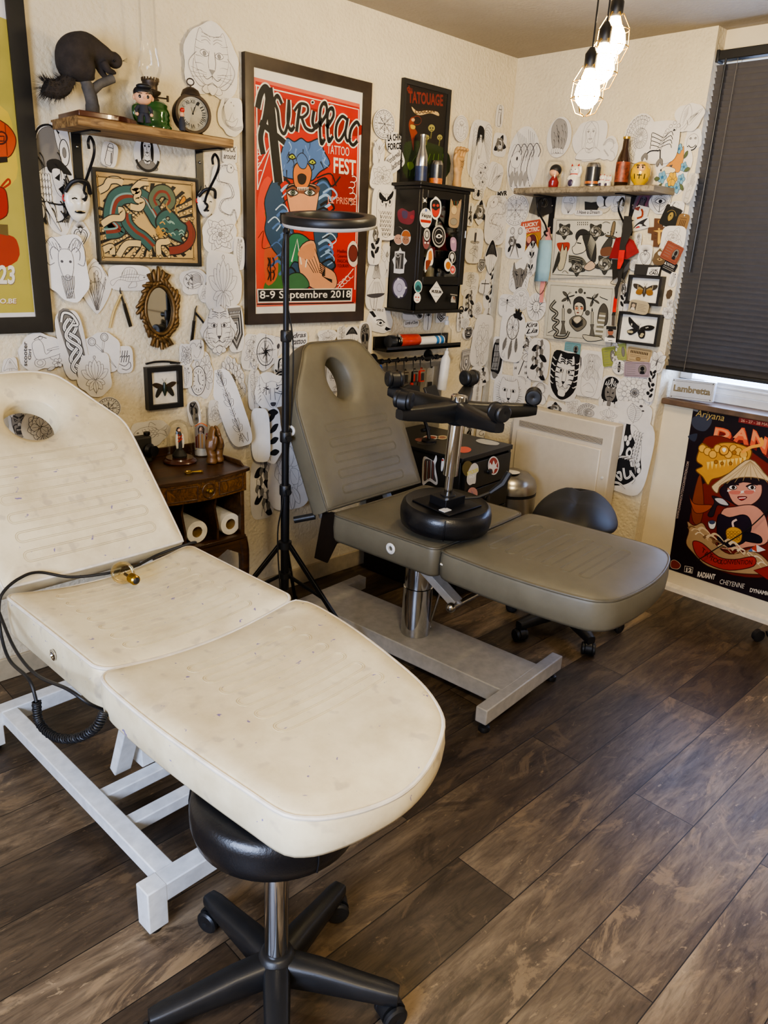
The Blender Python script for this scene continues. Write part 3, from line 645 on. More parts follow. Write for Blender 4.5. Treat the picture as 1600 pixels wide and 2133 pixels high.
# ---- big framed red festival poster
pa=picture('framed_poster','tall red tattoo festival poster with a blue wolf head, in a dark wooden frame','framed poster','A',-1.701,-1.071,1.220,2.180,.042,.024,pbr('dark_frame_wood','#33281f',.4,.1,.3,14),'paper')
k=ink_px('A',.0126,450,80,3.44,step=.000012)
RED,DR,LR,BL,DB,LB,SK,GR,OR,W_,BK='#b8281d','#8a1f17','#d0442f','#4d6ea6','#22303f','#8fb0d8','#d69a72','#3f6f34','#c8763a','#ded8cb','#1a1716'
k.f([(270,275),(1030,470),(1005,1900),(290,1925)],'#cf6a58');k.f([(283,305),(1030,495),(1000,1890),(292,1890)],RED)
for pts in ([(300,400),(560,470),(540,640),(320,700)],[(560,480),(1010,600),(1010,700),(560,640)],[(840,950),(1005,980),(1000,1300),(860,1250)]):k.f(pts,DR,True)
k.f([(300,1150),(390,1000),(420,1400),(380,1780),(292,1790)],LR,True);k.f([(350,1250),(420,1230),(470,1500),(480,1790),(340,1790),(420,1600)],GR,True);k.f([(350,1500),(430,1480),(440,1700),(360,1760)],'#c05b38',True)
k.l([(283,335),(1022,510),(995,1800)],5,W_,sm=False);k.l([(290,335),(298,1085)],5,W_,sm=False)
for q in range(6):k.c(310+2*q,690+55*q,20,3,W_,a0=60+20*q,a1=300,n=10)
for q in range(5):k.c(985-12*q%30,1010+40*q,22,3.5,W_,a0=-120,a1=100,n=10)
for q in range(5):k.c(965-22*q,1700+20*q,18,3,W_,a0=0,a1=270,n=10)
k.l([(870,1790),(985,1650)],4,W_);k.l([(298,1080),(390,780),(300,930)],4,W_)
# hair, wolf, face
k.fl([(430,1000),(350,1150),(360,1280),(350,1380),(400,1500),(470,1600),(520,1790),(660,1790),(600,1600),(560,1400),(500,1200)],'#2f4a66',4,BK)
k.fl([(720,1050),(800,1020),(830,1120),(790,1200),(840,1290),(870,1420),(800,1480),(850,1580),(830,1690),(760,1650),(700,1400)],'#2f4a66',4,BK)
rr=random.Random(5)
for q in range(15):
    x,y=370+rr.random()*120,1050+q*45;k.l([(x,y),(x+50,y-40),(x+90,y+10),(x+60,y+60)],rr.choice((5,8,11)),rr.choice((LB,BL,BK,'#b7cbe2')))
for q in range(13):
    x,y=710+rr.random()*60,1060+q*46;k.l([(x,y),(x+60,y-30),(x+100,y+20),(x+50,y+60)],rr.choice((5,8,11)),rr.choice((LB,BL,BK,'#b7cbe2')))
k.fl([(510,1060),(610,1040),(730,1060),(725,1190),(690,1330),(620,1380),(560,1330),(520,1200)],SK,4,BK)
k.f([(515,1060),(735,1060),(700,1130),(600,1110),(530,1140)],'#7a4b38',True)
for x in (550,672):k.fl([(x-40,1105),(x,1082),(x+38,1108),(x,1128)],'#e9e4da',4,BK);k.c(x,1105,16,3,BK,'#5b6b62');k.c(x,1105,7,0,None,BK);k.l([(x-50,1080),(x,1055),(x+46,1078)],7,BK)
k.fl([(455,880),(500,720),(560,740),(610,715),(660,745),(740,720),(770,800),(815,900),(740,960),(700,1010),(660,1020),(560,1010),(470,980)],BL,5,BK)
for q in range(26):
    a=rr.random();x=470+320*a;y=730+rr.random()*220;k.l([(x,y),(x+rr.uniform(-18,18),y+40),(x+rr.uniform(-30,30),y+70)],rr.choice((4,6,9)),rr.choice((LB,DB,'#6a8cc4',BK)),taper=True)
k.fl([(555,930),(600,880),(650,890),(685,960),(660,1060),(610,1080),(560,1050)],OR,5,BK);k.fl([(585,985),(615,970),(645,990),(635,1035),(610,1045),(590,1030)],'#2a1f1b',3,BK)
k.fl([(575,860),(615,820),(655,870),(640,930),(600,925)],BL,3,BK)
for x,y in ((545,850),(690,888)):k.fl([(x-28,y),(x,y-22),(x+24,y+4),(x,y+16)],'#a8b83a',5,BK);k.c(x,y,6,0,None,BK)
for q in range(7):k.f([(580+q*12,1066),(590+q*12,1066),(585+q*12,1095)],W_)
k.fl([(520,1430),(600,1400),(680,1460),(720,1560),(640,1620),(560,1600),(520,1640)],'#2f7a55',5,BK);k.fl([(600,1500),(700,1450),(740,1600),(850,1680),(850,1790),(690,1790),(600,1680)],SK,4,BK)
for q in range(5):k.l([(610+22*q,1540-15*q),(650+22*q,1600),(700+14*q,1680)],3,BK)
k.l([(540,1600),(580,1440),(610,1620)],7,W_,sm=False);k.l([(600,1520),(660,1510),(640,1640)],6,W_,sm=False);k.f([(590,1560),(610,1500),(700,1470),(690,1580)],'#c88a62',True)
k.fl([(520,1700),(600,1680),(660,1740),(650,1790),(520,1790)],'#3f6f4a',4,BK)
for q in range(6):k.l([(740,1600+15*q),(780,1640+12*q),(760,1700),(830,1730+4*q)],3.5,BK)
k.l([(690,1040),(780,1000),(830,1060),(890,990)],7,BK);k.l([(720,1000),(820,970),(860,1060)],6,BK)
# script lettering with pale edge
TI=[([(296,500),(318,400),(352,352),(372,400),(352,560),(318,700),(336,830)],24),([(372,352),(392,520),(420,800),(446,1030)],40),([(312,600),(400,670),(492,748)],22),
 ([(470,470),(440,410),(415,450),(440,520),(455,640),(490,680),(522,560),(520,440)],13),([(520,440),(512,600),(535,660),(560,630)],13),
 ([(600,475),(588,560),(575,668)],15),([(560,520),(600,470),(650,480),(655,530),(620,565),(585,560)],11),([(612,568),(640,640),(690,660),(720,610)],13),
 ([(700,520),(690,600),(712,640),(740,600)],15),([(740,620),(790,540),(782,462),(748,500),(742,640),(752,755),(778,720)],13),([(790,640),(838,560),(832,500),(800,530),(796,650),(806,740),(836,700)],13),
 ([(935,580),(900,560),(862,620),(858,710),(885,730),(925,660),(942,570)],13),([(942,570),(925,680),(940,735),(962,710)],13),([(1026,628),(1005,600),(966,650),(955,730),(980,765),(1012,735)],14)]
for pts,w_ in TI:k.l(pts,w_+11,W_,n=6)
for pts,w_ in TI:k.l(pts,w_,BK,n=6)
k.c(690,458,12,4,W_,BK)
k.t('TATTOO',(795,825),(952,845),(795,760),W_,.0);k.t('FEST',(840,965),(1000,985),(840,850),W_,.02);k.t('LE PRISME',(800,1180),(1000,1195),(800,1130),'#d98a72',.01);k.t('Concerts',(872,1375),(978,1382),(872,1338),'#4a1411',0)
for y,tx in ((1535,'Meilleur'),(1570,'Cérémonie'),(1605,'PASCAL'),(1640,'TOURAIN')):k.t(tx,(868,y),(950,y+3),(868,y-24),'#5a1512',0)
k.fl([(975,1450),(1010,1480),(1015,1600),(985,1640),(945,1600),(940,1500)],'#d8c8bb',2,RED);k.c(980,1540,32,3,BK,'#6e2f28',ry=60)
for x in (370,405):k.l([(x,1570),(x+10,1600),(x,1630)],5,BK);k.l([(x,1660),(x+12,1690),(x,1730)],5,BK)
k.l([(385,1570),(392,1740)],5,BK);k.c(395,1650,30,3,BK,n=6);k.l([(300,1430),(340,1380),(330,1500),(400,1490)],2,BK)
k.f([(292,1795),(975,1790),(970,1885),(296,1895)],W_);k.f([(300,1803),(966,1798),(962,1876),(303,1886)],BK)
k.t('8-9 Septembre 2018',(312,1882),(962,1872),(312,1808),'#ece7dc',.01);k.l([(292,1905),(985,1893)],4,BK,sm=False)
k.mb.build('poster_print','print',pa,smooth=0)

# ---- big yellow-green poster at the left edge
pb=picture('framed_poster','large black-framed yellow-green poster with a red paper lantern, cut off by the left edge','framed poster','A',-3.10,-2.472,1.220,2.262,.05,.026,'black_frame','paper')
k=ink_px('A',.0136,0,0,2.96,step=.00003)
k.f([(-420,-60),(40,120),(212,1925),(-420,1940)],'#b7a94f');k.f([(-420,700),(0,650),(90,900),(60,1150),(-420,1250)],'#d3b844',True);k.f([(-420,1450),(0,1440),(110,1500),(60,1640),(-420,1700)],'#a63a22',True)
k.fl([(-60,740),(30,760),(90,830),(95,900),(50,970),(-60,960)],'#c14b22',3,'#5a1c0e');k.l([(30,760),(45,960)],3,'#7a2a14');k.c(5,850,38,5,'#4a1710',n=18);k.l([(-10,840),(25,840),(25,870),(0,870)],4,'#4a1710',sm=False)
k.f([(-40,970),(45,965),(48,1000),(-40,1010)],'#2a1c14');k.l([(8,1150),(50,1105),(60,1130),(20,1160)],6,'#a8341f');k.fl([(-60,1160),(20,1160),(45,1220),(40,1330),(-60,1350)],'#a8281c',3,'#5a1c0e');k.f([(-60,1380),(48,1385),(52,1455),(-60,1430)],'#6b5a30')
k.t('2023',(-115,1755),(94,1758),(-115,1635),'#7d6d58',.03);k.t('2023',(-118,1750),(91,1753),(-118,1630),'#e8e0d0',.03);k.t('TATTOOEXPO.BE',(-300,1877),(102,1874),(-300,1845),'#8a4636',.02);k.t('TATTOOEXPO.BE',(-302,1874),(100,1871),(-302,1842),'#efe6d6',.02)
k.mb.build('poster_print','print',pb,smooth=0)

# ---- dragon print
pd=picture('framed_print','tan dragon print in a thin black frame under the left shelf','framed print','A',-2.295,-1.898,1.438,1.741,.012,.016,'black_frame',pbr('tan_mount','#b79866',.7))
k=ink_px('A',.0084,180,330,6.4,step=.000009);TAN,NV,TEAL,RD='#c9aa70','#231f1c','#39605c','#82372b'
k.f([(140,240),(1400,355),(1425,1335),(225,1315)],TAN);rr=random.Random(9)
for q in range(30):# rays of cloud from the centre
    a=2*PI*q/30+.1;cx,cy=820,880
    def ext(an,rad):return (max(150,min(1410,cx+rad*math.cos(an))),max(262 if cx+rad*math.cos(an)<700 else 330,min(1315,cy+rad*.8*math.sin(an))))
    k.f([ext(a,190),ext(a+.03,420),ext(a+.05,720),ext(a+.13,720),ext(a+.09,420),ext(a+.05,190)],NV)
    for j in range(5):p=ext(a+.15,250+90*j);k.c(p[0],p[1],22,2,NV,'#d5b87e',n=10)
body=[(240,960),(420,930),(330,800),(380,560),(540,480),(760,540),(880,700),(960,830),(1080,900)]
k.l(body,62,NV,n=8);k.l(body,54,TEAL,n=8);k.l([(p[0]+14,p[1]+16) for p in body],14,RD,n=8);k.l([(p[0]-14,p[1]-12) for p in body],6,'#7ba09a',n=8)
b2=[(520,740),(540,860),(640,980),(760,1060),(880,1180)];k.l(b2,46,NV,n=8);k.l(b2,38,TEAL,n=8);k.l([(p[0]+12,p[1]-10) for p in b2],11,RD,n=8)
b3=[(930,640),(890,540),(960,440),(1070,450),(1120,560),(1060,640)];k.l(b3,44,NV,n=8);k.l(b3,36,'#5d6b54',n=8);k.l([(p[0]*.9+98,p[1]*.9+52) for p in b3],9,RD,n=8)
k.l([(1100,1230),(1250,1210),(1370,1120),(1400,980),(1330,850)],34,NV,n=8);k.l([(1100,1230),(1250,1210),(1370,1120),(1400,980),(1330,850)],26,RD,n=8)
k.fl([(980,720),(1080,680),(1180,740),(1250,830),(1330,900),(1310,1010),(1260,1060),(1290,1130),(1150,1080),(1040,1000),(940,920),(920,820)],TEAL,6,NV)
for q in range(14):x,y=rr.uniform(960,1260),rr.uniform(760,1040);k.l([(x,y),(x+40,y-20),(x+70,y+14)],4,rr.choice(('#8fae9f',NV,'#c79b4d')))
for q in range(9):k.l([(960+8*q,900+14*q),(910+6*q,960+14*q)],6,'#b98e48',taper=True)
k.c(1080,800,22,4,NV,'#d9d3a0');k.c(1082,800,8,0,None,NV);k.l([(1200,740),(1180,640),(1230,560)],9,'#a8844c',taper=True);k.l([(1120,720),(1060,640),(1080,560)],9,'#a8844c',taper=True);k.fl([(1230,600),(1290,500),(1320,560),(1260,610)],'#c9862e',3,NV)
for pts in ([(200,880),(330,800),(460,790),(470,700),(420,690)],[(580,640),(700,660),(740,580),(660,540),(690,440),(620,430),(720,330),(820,320)],[(160,430),(250,380),(300,300),(400,290),(480,330)],[(420,1300),(520,1150),(640,1130),(720,1140)],[(960,1280),(960,1130),(1060,1110),(1100,1090)],[(220,1220),(330,1180),(340,1280)]):k.l(pts,26,NV,n=7);k.l(pts,20,'#d8bd86',n=7)
k.l([(140,240),(1400,355),(1425,1335),(225,1315)],3,'#5a4526',sm=False,closed=True)
for x,y in ((140,235),(1400,350),(1428,1338),(225,1318)):k.c(x,y,13,2,'#5a4526',TAN,n=10)
k.mb.build('art_print','print',pd,smooth=0)

# ---- small dark poster behind the corner cabinet
pe=picture('framed_poster','small black-framed dark tattoo poster standing behind the bottle on the corner cabinet','framed poster','A',-.880,-.572,1.816,2.233,.020,.02,'black_frame','card')
k=ink_px('A',.0106,760,140,4.103,step=.00003)
k.f([(345,130),(690,225),(695,940),(355,945)],'#241f1c');k.f([(350,640),(690,700),(695,940),(355,945)],'#2d3a1f',True)
k.t('TATOUAGE',(372,305),(668,335),(372,200),'#7f2f26',.03);k.t('du',(360,205),(405,218),(360,150),'#7f2f26',.03)
k.fl([(400,335),(450,375),(530,368),(620,380),(632,418),(560,395),(470,412),(418,385)],'#d3b27c',2,'#3a2a18');k.t('COGOLIN',(428,400),(596,388),(428,365),'#3a2517',.03)
k.c(445,455,38,3,'#7a3524',n=16);k.fl([(395,430),(425,430),(420,500),(450,560),(425,600),(415,720),(395,600),(380,540),(375,480)],'#8a3b26',2,'#2a120c');k.c(412,450,16,1,'#2a120c','#c79a72');k.fl([(390,490),(430,500),(425,530),(395,525)],'#c9a53c',1)
for x,y,s_ in ((570,520,30),(530,600,22),(640,600,24)):k.c(x,y,s_,2,'#1a1713','#a39a58',ry=s_*1.1,n=14);k.c(x-s_*.35,y,s_*.22,0,None,'#1a1713',n=8);k.c(x+s_*.35,y,s_*.22,0,None,'#1a1713',n=8);k.l([(x-s_*.4,y+s_*.6),(x+s_*.4,y+s_*.6)],3,'#1a1713',sm=False);k.l([(x,y+s_),(x-8,y+3*s_)],7,'#6f6a3e')
for q in range(7):k.l([(380+40*q,930),(400+44*q,820),(450+36*q,740)],4,'#5d7a35')
k.f([(362,820),(400,810),(420,850),(380,880)],'#6f8a36',True)
k.mb.build('poster_print','print',pe,smooth=0)

# ---- flash sheets in white frames on the right wall (boards a little proud of the wall)
def flash_rose(k,x,y,r,pet='#9a9686',leaf='#3c3c36'):
    for q in range(5):k.petal(x,y,20+72*q,r*1.55,r*.8,leaf,2.5,col='#1a1a18',vein=True)
    k.c(x,y,r,3,'#1a1a18',pet,n=14)
    for q in range(5):a=72*q*PI/180;k.c(x+r*.42*math.cos(a),y+r*.42*math.sin(a),r*.46,2.5,'#1a1a18','#b7b2a2' if q%2 else '#6f6c62',n=12)
    k.c(x,y,r*.34,2.5,'#1a1a18','#3f3d38',n=10);k.c(x,y,r*.16,2,'#1a1a18','#c3bdac',n=8)
pf=thing('flash_sheet','upper white-framed tattoo flash sheet with roses and a girl in a bird headdress','framed print',(-.1,-.53,1.45))
cs=[onB(*q,.1) for q in ((1153,455),(1307,459),(1300,577),(1146,580))]
def board(cs,th=.012):
    b=MB();b.add(cs+[V3((c.x+th,c.y,c.z)) for c in cs],[(0,1,2,3),(4,7,6,5),(0,4,5,1),(1,5,6,2),(2,6,7,3),(3,7,4,0)]);return b
board(cs).build('backing_board',pbr('flash_board','#b9b3a2',.6,var=.05),pf,bevel=.001)
K0='#191917'
k=ink_px('B',.1006,1110,420,6.882,step=.00004)
k.l([(345,265),(1285,260),(1262,1085),(280,1045)],2.5,K0,sm=False,closed=True);k.f([(350,270),(1280,265),(1257,1080),(285,1040)],'#c4bfae')
k.f([(345,600),(440,585),(525,590),(520,680),(450,760),(380,700)],'#a03a2c',True);flash_rose(k,455,420,80);k.fl([(400,720),(430,600),(450,700),(480,640),(495,720),(440,960),(360,960)],'#b3a98c',3,K0)
k.f([(360,740),(385,720),(390,850),(300,1020),(290,980)],'#33322c',True)
for q in range(12):k.l([(650+28*(q%6),290+30*(q // 6)),(645+28*(q%6),308+30*(q // 6))],4,K0)
k.c(720,500,105,2,K0,'#2c2b29');flash_rose(k,905,430,85)
k.fl([(690,480),(610,620),(570,660),(590,740),(660,750),(760,700),(800,560)],'#c9c2ac',3,K0);k.fl([(720,500),(760,470),(850,480),(910,620),(900,860),(800,800),(760,640)],'#2f2e2a',3,K0)
for q in range(9):k.l([(840+8*q,480+12*q),(790+6*q,640+24*q)],5,'#8d8a7b',taper=True);k.l([(520,770+12*q),(700,800+14*q),(780,900)],5,K0 if q%2 else '#7d7a6c')
k.l([(640,590),(700,600)],5,K0);k.fl([(770,900),(850,850),(910,930),(820,990),(740,960)],'#bfa58a',3,K0);flash_rose(k,640,950,78);flash_rose(k,1040,900,95);k.fl([(1160,300),(1195,310),(1165,480),(1120,490)],'#7b6a50',3,K0);k.fl([(1070,480),(1200,510),(1200,530),(1065,500)],'#6f5f46',3,K0);k.fl([(1100,520),(1150,530),(1120,660),(990,690)],'#3c3a34',3,K0);k.f([(990,680),(1140,650),(1150,760),(1000,780)],'#6a4632',True)
for q in range(5):k.c(1050+40*q,460-15*q%40,9,0,None,K0,n=8)
k.l([(1010,310),(1060,290),(1120,310)],2,K0);k.l([(430,1020),(470,990),(520,1030)],2,K0)
k.mb.build('art_print','print',pf,smooth=0)
pg=thing('flash_sheet','lower white-framed tattoo flash sheet with a bobbed woman between two candles','framed print',(-.1,-.53,1.14))
cs=[onB(*q,.1) for q in ((1141,586),(1283,596),(1272,721),(1132,704))]
board(cs).build('backing_board',pbr('flash_board','#b9b3a2',.6),pg,bevel=.001)
k=ink_px('B',.1006,1110,420,6.882,step=.00004)
k.f([(235,1175),(1165,1245),(1080,2020),(175,1945)],'#bdb8a6');k.l([(258,1195),(1145,1250),(1065,1990),(195,1915)],2,K0,sm=False,closed=True)
for x,y,s_ in ((685,1280,32),(622,1300,13),(745,1310,13),(525,1570,32),(785,1595,32)):k.c(x,y,s_,2,K0,'#55534b' if s_ != 13 else '#33322d',ry=s_*1.12,n=16)
for x,y,f_ in ((505,1370,1),(865,1400,-1)):
    for sx,sy,q in ((-75,-80,1),(95,-30,1),(-90,60,1),(40,100,1)):k.fl([(x,y),(x+f_*sx*.5+12,y+sy*.8),(x+f_*sx,y+sy),(x+f_*sx*.7,y+sy*.4)],'#4f4b42',2.5,K0)
    k.l([(x-6,y-40),(x,y+60)],7,K0);k.l([(x,y-40),(x+30,y-80)],2,K0);k.l([(x,y-40),(x+50,y-70)],2,K0)
k.fl([(585,1480),(600,1400),(670,1360),(740,1400),(760,1520),(740,1570),(600,1560)],'#2e2c28',3,K0);k.fl([(600,1480),(660,1440),(730,1490),(720,1600),(680,1650),(640,1660),(605,1590)],'#c8bda2',3,K0)
for x in (630,705):k.c(x,1530,22,0,None,'#a5684f',n=10)
k.l([(610,1500),(650,1500)],4,K0);k.l([(680,1500),(715,1505)],4,K0);k.f([(628,1588),(650,1580),(668,1590),(648,1602)],'#6b2f28',True);k.l([(660,1500),(655,1570)],2,K0)
k.fl([(600,1640),(690,1640),(770,1720),(740,1800),(640,1860),(550,1780),(530,1700)],'#6b6557',3,K0);k.f([(610,1660),(680,1650),(690,1700),(640,1740),(590,1700)],'#c3b496',True)
for q in range(4):k.l([(560,1680+22*q),(630,1760+14*q),(720,1690+24*q)],5,K0)
for x,y0,y1 in ((440,1530,1900),(855,1580,1960)):k.fl([(x-14,y0),(x+14,y0),(x+12,y0+170),(x-16,y0+170)],'#b5ae98',3,K0,sm=False);k.fl([(x-28,y0+180),(x+26,y0+180),(x+12,y0+230),(x+24,y0+300),(x+44,y1),(x-50,y1),(x-26,y0+300),(x-16,y0+230)],'#5d594f',3,K0,sm=False);k.f([(x,y0-60),(x+10,y0-20),(x,y0),(x-10,y0-20)],K0,True)
k.l([(330,1420),(260,1520),(350,1600),(290,1680),(370,1720),(300,1800),(360,1860),(320,1930),(470,1940),(520,1860)],17,K0,n=7);k.l([(330,1420),(260,1520),(350,1600),(290,1680),(370,1720),(300,1800),(360,1860),(320,1930),(470,1940),(520,1860)],7,'#8f8a7c',n=7)
k.fl([(940,1760),(950,1560),(1020,1460),(1080,1560),(1060,1760)],'#4a463d',3,K0)
for q in range(12):k.l([(960-7*q,1600+32*q),(1050-5*q,1610+32*q)],9,'#c9c3b0' if q%2 else '#77725f')
k.fl([(720,1910),(790,2000),(1000,1980),(960,1940),(880,1930)],'#b5ae98',3,K0);k.l([(965,1360),(1000,1380),(1080,1410)],3,K0);k.l([(220,1880),(300,1840)],3,K0)
k.mb.build('art_print','print',pg,smooth=0)

# ---- convention poster on the right wall
dp=thing('convention_poster','unframed dark tattoo convention poster with a girl in a conical straw hat','poster',(-.002,-1.45,.09))
c4=[V3((-.002,y,z)) for y,z in ((-1.142,.903),(-1.74,.903),(-1.74,.098),(-1.160,.098))]
b=MB();b.add(c4+[V3((-.0008,c.y,c.z)) for c in c4],[(0,1,2,3),(4,7,6,5),(0,4,5,1),(1,5,6,2),(2,6,7,3),(3,7,4,0)])
b.build('sheet',pbr('poster_sheet','#1d1218',.35,coat=.2),dp,smooth=0)
k=ink_px('B',.0024,1250,740,3.5543,step=.00003)
BG,RDD,ORG,GOLD,CRM,SKN,BRN='#1b1016','#9c2c1e','#c0552f','#c58d35','#cdb389','#c78a72','#5e2417'
k.f([(700,385),(1240,475),(1500,520),(1500,1830),(1244,1790),(520,1560),(560,1200),(690,420)],BG)
k.f([(690,385),(735,380),(725,420),(690,410)],'#8b8781');k.f([(680,470),(760,440),(830,480),(780,560),(700,540)],'#3a3d4a',True);k.f([(650,600),(720,580),(700,640)],'#2f3240',True)
k.t('Ariyana',(705,465),(915,505),(712,400),'#c8a85e',.0,.25);k.fl([(1030,460),(1300,500),(1300,545),(1024,495)],'#8e2a25',1,'#8e2a25',sm=False);k.t('26 - 27 - 28 MAY 2023',(1042,492),(1330,540),(1045,470),'#d9a07e',.02)
for i,(ch,x0,y0,x1,y1,h_) in enumerate((('D',830,640,960,660,110),('A',975,650,1100,665,120),('N',1110,665,1230,740,120),('A',1240,760,1330,830,110))):
    k.t(ch,(x0+14,y0+22),(x1+14,y1+22),(x0+34,y0+22-h_),'#6e1a17',.07);k.t(ch,(x0,y0),(x1,y1),(x0+24,y0-h_),'#d05a3a',.06);k.t(ch,(x0+10,y0-40),(x1-8,y1-40),(x0+26,y0-h_+8),'#dd8a5c',.03)
k.fl([(760,640),(900,600),(1100,700),(1244,800),(1400,900),(1400,1500),(1244,1640),(900,1600),(660,1380),(720,1000),(830,900)],'#6f2016',3,'#3a100c')
k.fl([(680,1100),(740,880),(770,1100),(740,1250),(690,1230)],'#7d3a1e',3,'#3a100c');k.fl([(660,1030),(700,1100),(830,1110),(780,1160),(700,1160)],'#9a4a28',3,'#3a100c')
k.fl([(735,700),(760,650),(830,690),(890,650),(1000,650),(1110,690),(1120,740),(1080,800),(1000,850),(900,900),(830,920),(800,960),(760,900),(710,850),(760,820),(715,780)],GOLD,5,'#6a4013')
for q in range(9):k.c(760+38*q,690+22*(q%3),30,4,'#8a5a1c','#d7a44a',n=12);
for q in range(10):k.f([(790+30*q,790-4*q),(815+30*q,790-4*q),(800+30*q,850-5*q)],'#e0bb63')
k.c(920,705,34,4,'#7a4a14','#d79a3a',n=16);k.f([(905,695),(920,684),(936,695),(920,718)],'#efe3c0',True);k.l([(1050,720),(1120,680),(1200,660),(1190,610)],14,'#e09a42',n=7)
for x,y,r_ in ((860,790,14),(905,800,12),(968,800,12),(995,720,16)):k.c(x,y,r_,3,'#7a4a14','#a06a22',n=10)
k.fl([(900,980),(1040,900),(1200,910),(1250,1000),(1240,1180),(1200,1220),(1130,1250),(1130,1100),(1040,1120),(960,1080),(900,1040)],'#23121a',4,'#120a0d')
k.fl([(945,960),(1050,930),(1180,930),(1200,1020),(1150,1090),(1060,1120),(980,1080)],SKN,4,'#3a1712');k.f([(930,940),(1190,900),(1200,960),(1060,940),(960,985)],'#1d0f14',True)
for x,y in ((985,978),(1125,978)):k.c(x,y,30,3,'#2a1216','#e6d9cc',ry=17,n=14);k.c(x+4,y,14,0,None,'#22160f',n=10);k.l([(x-42,y-6),(x,y-24),(x+46,y-20)],7,'#1d0f14')
k.l([(945,1000),(1010,1020),(1060,1010),(1150,1000)],10,'#d9cbbd');k.f([(960,1005),(1040,1005),(1030,1028),(970,1026)],'#c06a58',True);k.f([(1070,1002),(1140,1000),(1130,1024),(1080,1026)],'#c06a58',True)
k.fl([(1020,1050),(1050,1045),(1090,1050),(1050,1075)],'#9c2a26',3,'#3a1010');k.l([(1030,1058),(1080,1054)],4,'#e6d9cc')
k.fl([(1115,770),(1244,900),(1360,1010),(1220,920),(1040,905),(900,960),(870,1020),(830,980),(850,950),(960,870)],'#cbb084',4,'#6e5330')
for q in range(8):k.l([(1115,780),(880+60*q,960-10*(q if q<4 else 8-q))],2.5,'#9c8256')
k.fl([(900,1160),(1000,1120),(1140,1110),(1230,1200),(1244,1380),(1100,1420),(960,1440),(880,1400)],SKN,4,'#3a1712');k.fl([(880,1180),(960,1200),(1060,1180),(1110,1210),(1120,1290),(1060,1390),(900,1420),(870,1320)],'#1e1220',4,'#0d070c')
k.fl([(800,1180),(850,1090),(830,1040),(900,1060),(960,1100),(930,1120),(870,1110),(840,1190)],'#241a1f',3,'#0d070c');k.fl([(850,1060),(910,1060),(955,1110),(890,1100)],'#b9b3ad',3,'#2a2020');k.fl([(1000,1330),(1100,1310),(1190,1340),(1190,1390),(1060,1370)],'#16101a',3,'#0d070c')
k.fl([(935,1300),(990,1270),(1050,1300),(1040,1380),(960,1390)],'#c8963e',3,'#6a4013')
for q in range(12):k.c(950+26*(q%4),1310+24*(q // 4),11,2,'#7a4a14',n=8)
k.l([(990,1270),(985,1235),(1015,1215)],9,'#d8b9a6');k.fl([(805,1230),(860,1230),(850,1280),(815,1280)],'#d8d2c6',3,'#3a2a20');k.c(832,1235,22,2,'#1d2030','#3a3f5c',ry=14,n=12)
sm_=[(650,1230),(700,1260),(760,1240),(800,1300),(860,1400),(960,1470),(1100,1450),(1200,1480),(1300,1600),(1244,1620),(1000,1610),(800,1560),(690,1460),(640,1390),(660,1300)]
k.fl(sm_,'#a88a63',4,'#4a2a1a')
for q in range(20):x=665+26*q+rr.uniform(-12,12);y=1290+13*q+rr.uniform(-45,50);k.l([(x,y),(x+26,y-16),(x+62,y+4),(x+96,y+44)],rr.choice((7,11,15)),rr.choice(('#cdb48d','#7a5a3c','#dcc8a4','#93714d')),taper=True)
k.fl([(690,1380),(760,1390),(880,1490),(1000,1510),(1140,1490),(1140,1560),(960,1590),(820,1550),(720,1480)],'#a92a1c',4,'#4a120c');k.fl([(1140,1590),(1244,1560),(1400,1560),(1400,1660),(1244,1660)],'#8f2418',3,'#4a120c',sm=False)
for ch,x,y,dx,dy in (('T',752,1450,24,22),('A',776,1475,26,18),('T',806,1492,22,14),('T',812,1512,26,14),('O',836,1525,32,12),('O',868,1538,32,8)):k.t(ch,(x,y),(x+dx,y+dy),(x+10,y-32),'#1d0d0c',.0)
k.t('CONVENTION',(892,1545),(1128,1548),(896,1512),'#1d0d0c',.0)
k.f([(1100,1450),(1160,1400),(1230,1440),(1180,1455)],'#d8cfc4');k.f([(1120,1430),(1160,1400),(1165,1455)],'#b23b27');k.f([(1100,1450),(1125,1425),(1135,1452)],'#4a6a9a')
k.t('WWW.DANANGTATTOOCONVENTION.COM',(583,1210),(664,788),(566,1206),'#b59e8c',.01)
k.fl([(530,1525),(560,1515),(600,1550),(580,1580),(530,1570)],'#7a2c1c',2,'#c9bfae');k.l([(632,1558),(692,1570),(686,1612),(628,1600)],3,'#d5cabb',sm=False,closed=True);k.t('12',(640,1600),(682,1606),(643,1570),'#d5cabb',.05)
k.t('RADIANT',(722,1638),(852,1660),(730,1598),'#d5cabb',.04);k.t('CHEYENNE',(888,1690),(1070,1726),(894,1655),'#d5cabb',.0,.15);k.t('DYNAMIC',(1110,1750),(1260,1780),(1116,1720),'#d5cabb',.03)
k.mb.build('poster_print','gloss_print',dp,smooth=0)
